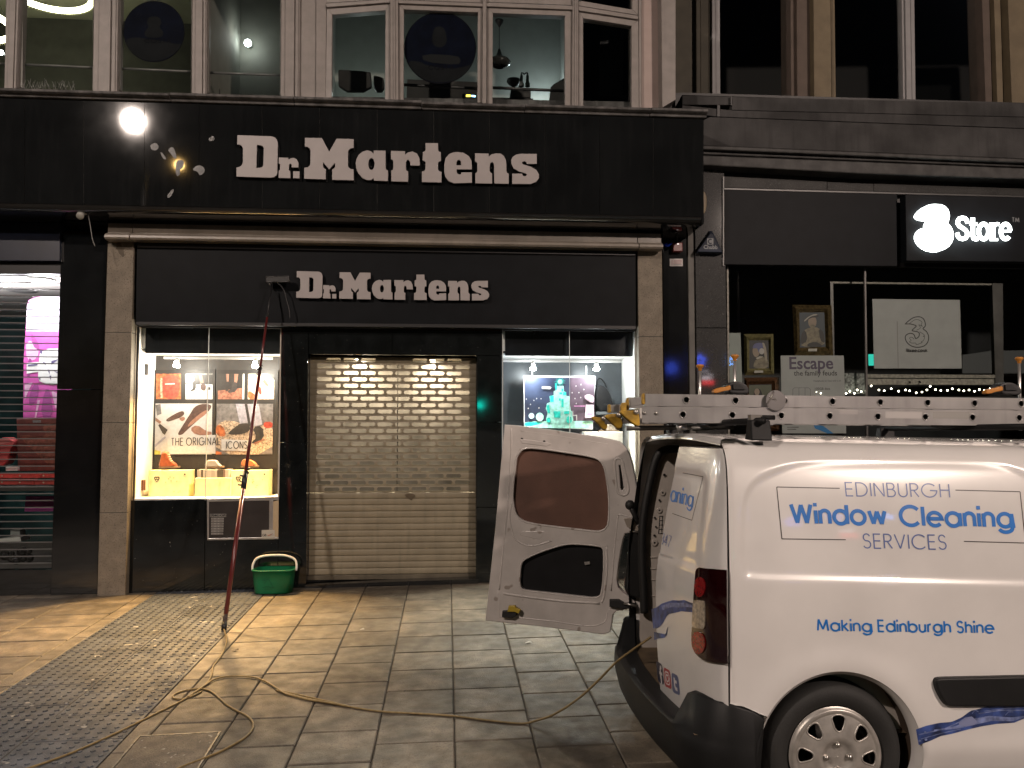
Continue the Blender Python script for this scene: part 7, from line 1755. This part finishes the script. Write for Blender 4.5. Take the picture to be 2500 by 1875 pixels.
mb = MB(); mb.add([DP(x, y, -.010) for x, y in zd([(788,1102),(828,1098),(830,1118),(795,1124)])], [(0, 1, 2, 3)], M_alu); mb.build('clip', od, fix=False)

# --- roof bars with feet
M_blk2 = mat('black_rack_steel', (.009, .009, .0095), .5, spec=.2, var=.2)
u1 = VL(1847, 1060, .2).x
M_orange = mat('orange_rack_plastic', (.50, .20, .03), .45)
for i_, ub in enumerate((u1, u1 + 1.38)):
    mb = MB(); mb.tube([(ub, .12, 1.785), (ub, 1.63, 1.785)], .016, M_blk2, 12); rb = vb(mb, 'roof_bar')
    for yb_ in (.17, 1.58):
        mb = MB(); d_ = .05; mb.add([(ub - d_, yb_ - .04, 1.695), (ub + d_, yb_ - .04, 1.695), (ub + d_ * .92, yb_ - .02, 1.79), (ub - d_ * .92, yb_ - .02, 1.79), (ub - d_, yb_ + .05, 1.70), (ub + d_, yb_ + .05, 1.70), (ub + d_ * .9, yb_ + .03, 1.79), (ub - d_ * .9, yb_ + .03, 1.79)], [(0, 1, 2, 3), (5, 4, 7, 6), (1, 5, 6, 2), (4, 0, 3, 7), (3, 2, 6, 7), (4, 5, 1, 0)], M_blk2); vb(mb, 'bar_foot', rb, bevel=.006)
    mb = MB(); mb.box(ub - .027, ub + .027, .2, .24, 1.79, 1.815, mat('dull_zinc', (.20, .19, .175), .45, .6)); mb.tube([(ub + .02, .21, 1.803), (ub + .09, .21, 1.803)], .011, M_blk2, 10); vb(mb, 'clamp_bolt', rb)
mb = MB()
for (x0_, x1_, yy_) in ((1530, 1760, 1.2), (1690, 1790, .9)): mb.tube([VL(x0_, 1046, yy_), VL(x1_, 1042, yy_)], .014, mat('dull_zinc', (.20, .19, .175), .45, .6), 8)
mb.tube([VL(1654, 1046, 1.1), VL(1675, 1041, 1.1)], .02, M_alu, 10); vb(mb, 'rack_tube')
for px_, pt_, yy_ in ((1709, 890, 1.35), (1794, 866, 1.3), (2488, 872, 1.2)):
    mb = MB(); a_ = VL(px_, pt_ + 4, yy_); b_ = Vector((a_.x, a_.y, 1.78)); mb.tube([a_, b_], .009, M_alu, 10); up_ = vb(mb, 'rack_upright')
    mb = MB(); mb.lathe(a_ + Vector((0, 0, .012)), (0, 0, -1), [(.001, 0), (.02, .002), (.024, .008), (.022, .016), (.012, .026), (.01, .04)], M_orange, 18); vb(mb, 'cap', up_)
# ================================================================ the ladder on the roof
YL = 4.20
ZLd = (1400, 920, .253165); zl_ = zm(*ZLd)
M_lad = mat('ladder_aluminium', (.38, .37, .36), .36, .65, var=.14, vscale=5, streak=.15)
M_yfoot = mat('worn_yellow_rubber', (.42, .25, .025), .55, var=.4, vscale=20)
lad = thing('ladder', 'long aluminium extension ladder with yellow rubber feet lying on the van roof', 'ladder', P(2000, 1035, YL))
zlo0, zlo1, zup0, zup1 = P(2000, 1032, YL).z, P(2000, 994, YL).z, P(2000, 992, YL).z, P(2000, 963, YL).z
xlo, xup = P(1567, 1010, YL).x, P(1575, 975, YL).x; xend = P(2760, 1000, YL).x
rl = [P(x, 1008, YL).x for x in (1667, 1787.3, 1908.5)]; pit = rl[1] - rl[0] + .0006; rlo = [rl[0] + pit * k for k in range(10)]
ru = [P(1677, 979, YL).x + pit * k for k in range(10)]
dd = [(-.020, .004), (-.012, .018), (0, .021), (.012, .018), (.019, .004), (.012, -.012), (0, -.019), (-.012, -.012)]
def stile(xa, z0_, z1_, holes, Y, tilt):
    zc_ = (z0_ + z1_) / 2
    lp = [[(xa, z0_), (xend, z0_), (xend, z1_), (xa, z1_)]] + [smooth_loop([(x + a * .92, zc_ + b * .92) for a, b in dd], 1) for x in holes if x < xend - .05]
    vs, fs = outline(lp, .004); mb = MB()
    k = -.0075
    mb.add([(v.x, Y + v.z, v.y + k * (v.x - xa)) for v in vs], fs, M_lad)
    for zz, t in ((z0_, .004), (z1_, -.004)):
        q = [(xa, zz), (xend, zz + k * (xend - xa))]; mb.add([(q[0][0], Y + .002, zz), (q[1][0], Y + .002, q[1][1]), (q[1][0], Y + .03, q[1][1]), (q[0][0], Y + .03, zz), (q[0][0], Y + .002, zz + t), (q[1][0], Y + .002, q[1][1] + t), (q[1][0], Y + .03, q[1][1] + t), (q[0][0], Y + .03, zz + t)], [(0, 1, 2, 3), (4, 5, 6, 7), (0, 1, 5, 4), (3, 2, 6, 7), (0, 3, 7, 4), (1, 2, 6, 5)], M_lad)
    mb.box(xa, xend, Y - .006, Y - .002, 0, 0, M_lad) if 0 else None
    for x in holes:
        if x > xend - .05: continue
        mb.tube([(x + a * .95, Y - .003, zc_ + b * .95 + k * (x - xa)) for a, b in smooth_loop(dd, 1) + smooth_loop(dd, 1)[:1]], .0032, M_lad, 6, False)
    mb.build('stile', lad); return zc_, k, xa
M_hole = mat('dark_rung_inside', (.025, .024, .024), .5, .5)
za = stile(xlo, zlo0, zlo1, rlo, YL, 0); zb_2 = stile(xup, zup0, zup1, ru, YL + .012, 0)
stile(xlo, zlo0, zlo1, rlo, YL + .42, 0); stile(xup, zup0, zup1, ru, YL + .40, 0)
for (zc_, k, x0_), holes, y0_, y1_ in ((za, rlo, YL + .004, YL + .418), (zb_2, ru, YL + .016, YL + .398)):
    for x in holes:
        if x > xend - .05: continue
        zz = zc_ + k * (x - x0_); s_ = smooth_loop(dd, 1); mb = MB()
        mb.grid([[(x + a * .92, y, zz + b * .92) for a, b in s_] for y in (y0_, y1_)], M_hole, True, True); mb.build('rung', lad)
mb = MB(); mb.pp(zl_([(640,300),(660,300),(660,395),(640,395)]), YL - .006, .01, mat('white_end_plastic', (.55, .53, .5), .5)); mb.build('end_label', lad)
mb = MB()
for x, y in ((683, 348), (798, 350)): mb.ball(P(*zl_([(x, y)])[0], YL - .003), .010, M_chr, 10)
mb.build('rivet', lad)
for Y_, pts in ((YL + .01, [(690,158),(700,170),(700,262),(672,268),(664,250),(664,180),(676,156)]), (YL + .14, [(515,205),(535,200),(540,320),(516,322),(510,260)]), (YL + .10, [(470,250),(515,246),(515,330),(460,326),(456,290)]), (YL + .2, [(335,268),(360,264),(365,350),(335,350)])):
    mb = MB(); mb.pp(zl_(pts), Y_, .03, M_yfoot); mb.build('end_cap', lad, bevel=.005)
for Y_, pts in ((YL + .16, [(540,200),(650,198),(660,270),(545,290)]), (YL + .22, [(365,270),(460,264),(460,340),(370,350)]), (YL + .1, [(470,395),(600,400),(640,450),(470,452)]), (YL + .18, [(300,400),(420,400),(420,460),(310,455)])): mb = MB(); mb.pp(zl_(pts), Y_, .03, M_lad); mb.build('inner_stile', lad, bevel=.003)
for Y_, pts, bx, by in ((YL - .012, [(462,322),(500,322),(560,325),(630,318),(645,460),(635,475),(605,470),(540,425),(480,370),(455,345)], 603, 340), (YL + .09, [(318,365),(400,352),(450,365),(475,440),(475,485),(440,502),(415,490),(360,430),(305,385)], 433, 368), (YL + .2, [(190,382),(230,388),(300,400),(325,440),(330,490),(310,510),(285,502),(240,450),(182,402)], 292, 402)):
    mb = MB(); mb.pp(smooth_loop(zl_(pts), 1), Y_, .05, M_yfoot); ft = mb.build('rubber_foot', lad, bevel=.006)
    mb = MB(); mb.lathe(P(*zl_([(bx, by)])[0], Y_), (0, -1, 0), [(.014, -.002), (.014, .006), (.009, .012), (.001, .013)], M_chr, 12); mb.build('bolt', ft)
    lowp = [q for q in pts]; mb = MB(); mb.tube(spline([P(x, y, Y_ + .02) for x, y in zl_([pts[-1], pts[-2], pts[-3], pts[-4]])], 3), .006, mat('dark_foot_tread', (.10, .06, .02), .7), 6); mb.build('tread', ft)
mb = MB(); c = P(1894, 978, YL - .012); mb.lathe(c, (0, -1, 0), [(.052, -.002), (.054, .001), (.05, .003), (.001, .003)], mat('dull_grey_disc', (.20, .19, .19), .75), 32)
mb.tube([c + Vector((-.012, -.005, .05)), c + Vector((-.03, -.006, .012)), c + Vector((-.05, -.006, -.015))], .003, M_chr, 6); mb.tube([c + Vector((-.035, -.006, .018)), c + Vector((-.002, -.006, .004))], .003, M_chr, 6); mb.build('tie_disc', lad)
mb = MB(); mb.pp(zm(1600, 500, .406872)([(1105,1228),(1215,1230),(1214,1258),(1104,1256)]), YL - .0025, .0012, mat('grey_rating_label', (.36, .34, .335), .5)); mb.pp(zm(1600, 500, .406872)([(1380,1240),(1600,1242),(1600,1283),(1380,1280)]), YL - .0025, .0012, mat('worn_tape', (.42, .40, .39), .55)); mb.pp(zm(1600, 500, .406872)([(1665,1240),(1885,1242),(1885,1284),(1665,1282)]), YL - .0025, .0012, mat('grey_tape', (.28, .27, .255), .55)); mb.build('label', lad)
# ratchet clamps on top of the ladder
M_hook = mat('dark_grey_clamp', (.022, .022, .023), .45, var=.2)
for lb, ox, oy in (('orange-handled black clamp gripping the ladder near the portrait frames', 0, 0), ('orange-handled black clamp gripping the ladder at the edge of the picture', 665, 2)):
    zt_ = lambda pts: [(x + ox, y + oy) for x, y in zl_(pts)]
    t = thing('ladder_clamp', lb, 'clamp', P(*zt_([(1550, 165)])[0], YL + .1), 'clamps holding the ladder to the roof bars')
    mb = MB(); mb.pp(smooth_loop(zt_([(1480,80),(1530,45),(1620,45),(1690,90),(1706,165),(1600,165),(1500,160),(1500,110)]), 1), YL + .06, .09, M_hook); mb.build('jaw', t, bevel=.008)
    mb = MB(); mb.pp(zt_([(1540,70),(1600,70),(1660,120),(1545,120)]), YL + .05, .009, M_rub); mb.build('inner_jaw', t)
    mb = MB(); mb.pp(smooth_loop(zt_([(1352,158),(1356,122),(1420,100),(1490,95),(1500,80),(1518,85),(1520,125),(1500,130),(1440,140),(1400,155)]), 1), YL + .04, .04, M_orange); mb.build('handle', t, bevel=.005)
# ================================================================ cleaner's pole, bucket and hose
def tub(label):
    A, B = G(619, 1452), G(706, 1452); c = (A + B) / 2; w = (B - A).length
    zb = gz(c.x, c.y + .1); cx, cy = c.x, c.y + .125
    t = thing('bucket', label, 'bucket', (cx, cy, zb))
    hgt = P(660, 1393, cy - .13).z - zb
    M_gr = mat('green_bucket_plastic', (.005, .14, .055), .38, var=.1, spec=.5)
    def ring(k, z, off=0):
        wx, wy = (w / 2) * k + off, .125 * k + off; pts = []
        for i in range(40):
            a = 2 * math.pi * i / 40; ca, sa = math.cos(a), math.sin(a); p = .5
            pts.append((cx + wx * math.copysign(abs(ca) ** p, ca), cy + wy * math.copysign(abs(sa) ** p, sa), zb + z))
        return pts
    mb = MB(); mb.grid([ring(.93, .004), ring(.97, .0), ring(1.0, .012), ring(1.06, hgt * .5), ring(1.13, hgt - .012), ring(1.13, hgt - .012, .006), ring(1.135, hgt, .006), ring(1.13, hgt + .002, -.004), ring(1.05, hgt * .5, -.006), ring(.98, .02, -.006), ring(.3, .018)], M_gr, True, True); mb.add(ring(.93, .004), [tuple(range(40))], M_gr); mb.build('tub', t)
    xh = w / 2 * 1.13 + .012
    pts = spline([(cx - xh, cy, zb + hgt - .015), (cx - xh, cy + .01, zb + hgt + .035), (cx - xh * .86, cy + .03, zb + hgt + .095), (cx - xh * .5, cy + .035, zb + hgt + .122), (cx, cy + .04, zb + hgt + .128), (cx + xh * .5, cy + .035, zb + hgt + .122), (cx + xh * .9, cy + .03, zb + hgt + .085), (cx + xh * 1.02, cy + .01, zb + hgt + .025), (cx + xh, cy, zb + hgt - .025)], 6)
    mb = MB(); mb.tube(pts, .0115, mat('white_handle_plastic', (.72, .70, .66), .35), 10); mb.build('handle', t)
    mb = MB(); zq_ = zm(600, 1340, .084388); Yf = cy - .125 * 1.08 - .001; M_gd = mat('dark_green_print', (.004, .075, .035), .4)
    def bl_(pts, w_):
        vs, fs = stroke([(x, y) for x, y in zq_(pts)], w_); mb.add([P(x, y, Yf - .002 - .0002 * len(mb.f) % .001) for x, y in vs], fs, M_gd)
    bl_([(480,915),(560,905)], 2.0); bl_([(540,1010),(600,900),(650,870),(720,980),(790,1110)], 1.2); bl_([(480,1120),(620,1090),(820,1130)], 1.2); bl_([(560,840),(700,825)], .8); bl_([(540,1170),(760,1160)], .6)
    mb.build('print', t, fix=False)
tub('green plastic bucket with a raised white handle beside the shuttered doorway')
M_pole = mat('dark_red_pole', (.115, .014, .014), .3, coat=.6, var=.12); M_pblk = mat('black_pole_fittings', (.014, .014, .015), .4)
pb = G(546, 1540); pb.z += .005; ptp = P(664, 690, 8.64)
pole = thing('water_fed_pole', 'long red telescopic washing pole leaning on the shop panel with a brush on top', 'cleaning pole', pb)
def pat(t): return pb + (ptp - pb) * t
def tfor(py):   # parameter where the pole crosses a picture row
    lo, hi = 0, 1
    for _ in range(40):
        m_ = (lo + hi) / 2; q = CM.transposed() @ (pat(m_) - CAM); yy_ = CY - FPX * q.y / -q.z
        if yy_ > py: lo = m_
        else: hi = m_
    return lo
t1, t2, t3 = tfor(1180), tfor(905), tfor(1500)
for a_, b_, r_ in ((t3 - .02, t1, .0195), (t1, t2, .0155), (t2, .88, .0115)):
    mb = MB(); mb.tube([pat(a_), pat(b_)], r_, M_pole, 14); mb.build('pole_section', pole)
mb = MB(); mb.tube([pat(.88), pat(.99)], .008, M_pblk, 10); mb.build('neck', pole)
mb = MB(); mb.tube([pat(.012), pat(t3)], .0195, mat('grey_grip', (.12, .11, .11), .5), 14); mb.build('grip', pole); mb = MB(); mb.tube([pat(.0), pat(.018)], .0225, M_pblk, 14); mb.build('end_cap', pole)
def pclamp(tc, s):
    mb = MB(); d = (ptp - pb).normalized(); mb.tube([pat(tc) - d * .085 * s, pat(tc) + d * .085 * s], .025 * s, M_pblk, 12)
    e = Vector((-1, -.2, 0))
    for k, ln in ((-.055, .05), (-.02, .04), (.035, .045)): q = pat(tc) + d * k * s; mb.tube([q, q + e * ln * s + Vector((0, 0, .012 * s))], .008 * s, M_pblk, 8)
    q = pat(tc) + d * .1 * s; mb.tube([q, q + Vector((.04, -.01, .01)) * s], .01 * s, M_pblk, 8); mb.tube([q - d * .03, q - d * .03 + Vector((.03, -.01, 0)) * s], .012 * s, M_pblk, 8); mb.build('clamp', pole)
pclamp(tfor(1172), 1.0); pclamp(tfor(908), .62)
ZBr = (250, 520, .253223); zbr = zm(*ZBr)
mb = MB(); mb.pp(zbr([(1572,608),(1800,604),(1806,664),(1575,668)]), 8.60, .05, mat('black_brush_stock', (.010, .010, .010), .45)); br_ = mb.build('brush', pole, bevel=.006)
mb = MB()
for l in ([(1575,612),(1660,612)], [(1690,611),(1795,609),(1800,660)], [(1578,664),(1640,666)], [(1690,664),(1800,660)]): mb.tube([P(x, y, 8.597) for x, y in zbr(l)], .004, mat('grey_brush_edge', (.10, .10, .10), .4), 6)
mb.tube([P(*zbr([(1612, 688)])[0], 8.597), P(*zbr([(1614, 684)])[0], 8.59)], .008, M_chr, 6); mb.build('edge_trim', br_)
mb = MB(); mb.tube(spline([P(x, y, 8.62) for x, y in zbr([(1690,680),(1720,700),(1755,760),(1775,840),(1800,930),(1808,1010)])], 5), .006, M_pblk, 8); mb.build('jet_hose', pole)
# hose
M_hose = mat('ochre_hose', (.23, .165, .07), .5, var=.2, vscale=30)
zg1, zg2 = zm(0, 1300, .384268), zm(600, 1380, .497288)
hr = .0066
hose = MB()
def lay(pts, h=hr): return [G(x, y, h) for x, y in pts]
run1 = [pat(.0) + Vector((0, 0, .012))] + lay(zg1([(1440,680),(1428,735),(1400,790),(1355,850),(1345,900),(1325,945),(1285,985),(1235,1020),(1150,1072),(1000,1145),(850,1220),(700,1292),(450,1402),(180,1498),(-60,1570)]))
run2 = lay(zg1([(1190,1048),(1260,1000),(1310,965),(1350,938),(1400,922),(1450,914),(1540,913),(1600,918),(1660,935),(1720,965),(1800,1018),(1870,1040),(1950,1060),(2080,1080),(2212,1103)]), hr * 1.6) + lay(zg2([(160,615),(240,640),(330,662),(480,690),(660,717),(830,727),(1000,738),(1150,756),(1290,772),(1370,776)]))
lx = [VM @ VL(*q, y_) for q, y_ in zip(zb6([(20, 745), (100, 680), (200, 585), (320, 500), (440, 445)]), (.62, .72, .85, .98, 1.1))]
dA = G(*zg2([(1370, 776)])[0], hr); dB = lx[-1]
rise = [CAM + ray(*q).normalized() * 1 for q in []]
def between(px, py, k):
    """a point on the sight line at a distance blended between the ground end and the van end of the hose"""
    d = ray(px, py).normalized(); l = (dA - CAM).length * (1 - k) + (dB - CAM).length * k; return CAM + d * l
up_pts = [between(x, y, k) for (x, y), k in zip(zg2([(1420, 764), (1500, 738), (1580, 692), (1660, 632), (1740, 556), (1820, 475), (1900, 415), (1990, 352)]), (.06, .16, .28, .4, .55, .7, .85, 1.0))]
run3 = lay(zg1([(1290,992),(1230,995),(1180,1003),(1120,1022),(1098,1040),(1110,1056),(1170,1056),(1230,1035),(1280,1010)]), hr)
run4 = lay(zg1([(1285,994),(1340,1010),(1400,1058),(1440,1095),(1500,1130),(1560,1160),(1600,1195),(1608,1232),(1590,1270),(1545,1310),(1470,1355),(1380,1400),(1280,1440),(1180,1478),(1080,1520),(900,1590)]), hr)
for r_ in (run1, run2 + up_pts, run3, run4): hose.tube(spline(r_, 5), hr, M_hose, 8)
tag(hose.build('water_hose'), 'ochre water hose looping over the paving from the pole into the van', 'hose')
# inspection cover set in the paving
M_frs = mat('worn_steel_frame', (.13, .12, .105), .45, .5, var=.5, vscale=30)
c1, c2 = G(540, 1786, .004), G(338, 1797, .004); ex = (c2 - c1); ex.z = 0; L_ = ex.length; ex.normalize(); ey = Vector((ex.y, -ex.x, 0)); ey = -ey if ey.y > 0 else ey
def gp(a, b, h=.004): q = c1 + ex * a + ey * b; q.z = gz(q.x, q.y) + h; return q
t = thing('inspection_cover', 'paved inspection cover with a thin worn steel frame beside the studded strip', 'inspection cover', gp(.3, .3))
mb = MB()
for a0, a1, b0, b1 in ((0, L_, 0, .012), (0, .012, .012, .6), (L_ - .012, L_, .012, .6), (.012, L_ - .012, .588, .6)): mb.add([gp(a0, b0, .007), gp(a1, b0, .007), gp(a1, b1, .007), gp(a0, b1, .007), gp(a0, b0, -.01), gp(a1, b0, -.01), gp(a1, b1, -.01), gp(a0, b1, -.01)], [(0, 1, 2, 3), (0, 1, 5, 4), (1, 2, 6, 5), (2, 3, 7, 6), (3, 0, 4, 7)], M_frs)
mb.build('frame', t)
mb = MB(); mb.add([gp(.016, .016, .005), gp(L_ - .016, .016, .005), gp(L_ - .016, .584, .005), gp(.016, .584, .005)], [(0, 1, 2, 3)], mat('dirty_cover_slab', (.12, .098, .075), .65, var=.45, vscale=9, bump=.4, bscale=120, speck=[(160, .56, (.04, .034, .03)), (30, .7, (.3, .29, .27))])); mb.build('slab_infill', t)
# litter
M_lit = mat('pale_litter', (.5, .48, .45), .7)
for lb, px, py, s_, dk in (('scrap of pale paper on the paving in front of the doorway', 884, 1537, .022, 0), ('dark dead leaf on the paving by the studded strip', 575, 1588, .03, 1), ('flattened pale paper scrap low beside the van door', 1290, 1569, .03, 0)):
    c = G(px, py, .004); mb = MB(); q = [(c.x + s_ * a, c.y + s_ * b, gz(c.x + s_ * a, c.y + s_ * b) + .003 + h) for a, b, h in ((-1, -.3, 0), (-.2, -.6, .006), (.9, -.2, .002), (.6, .5, .012), (-.5, .4, .004))]
    mb.add(q, [(0, 1, 2, 3, 4)], mat('brown_leaf', (.04, .02, .012), .7) if dk else M_lit); tag(mb.build('litter', fix=False), lb, 'litter')
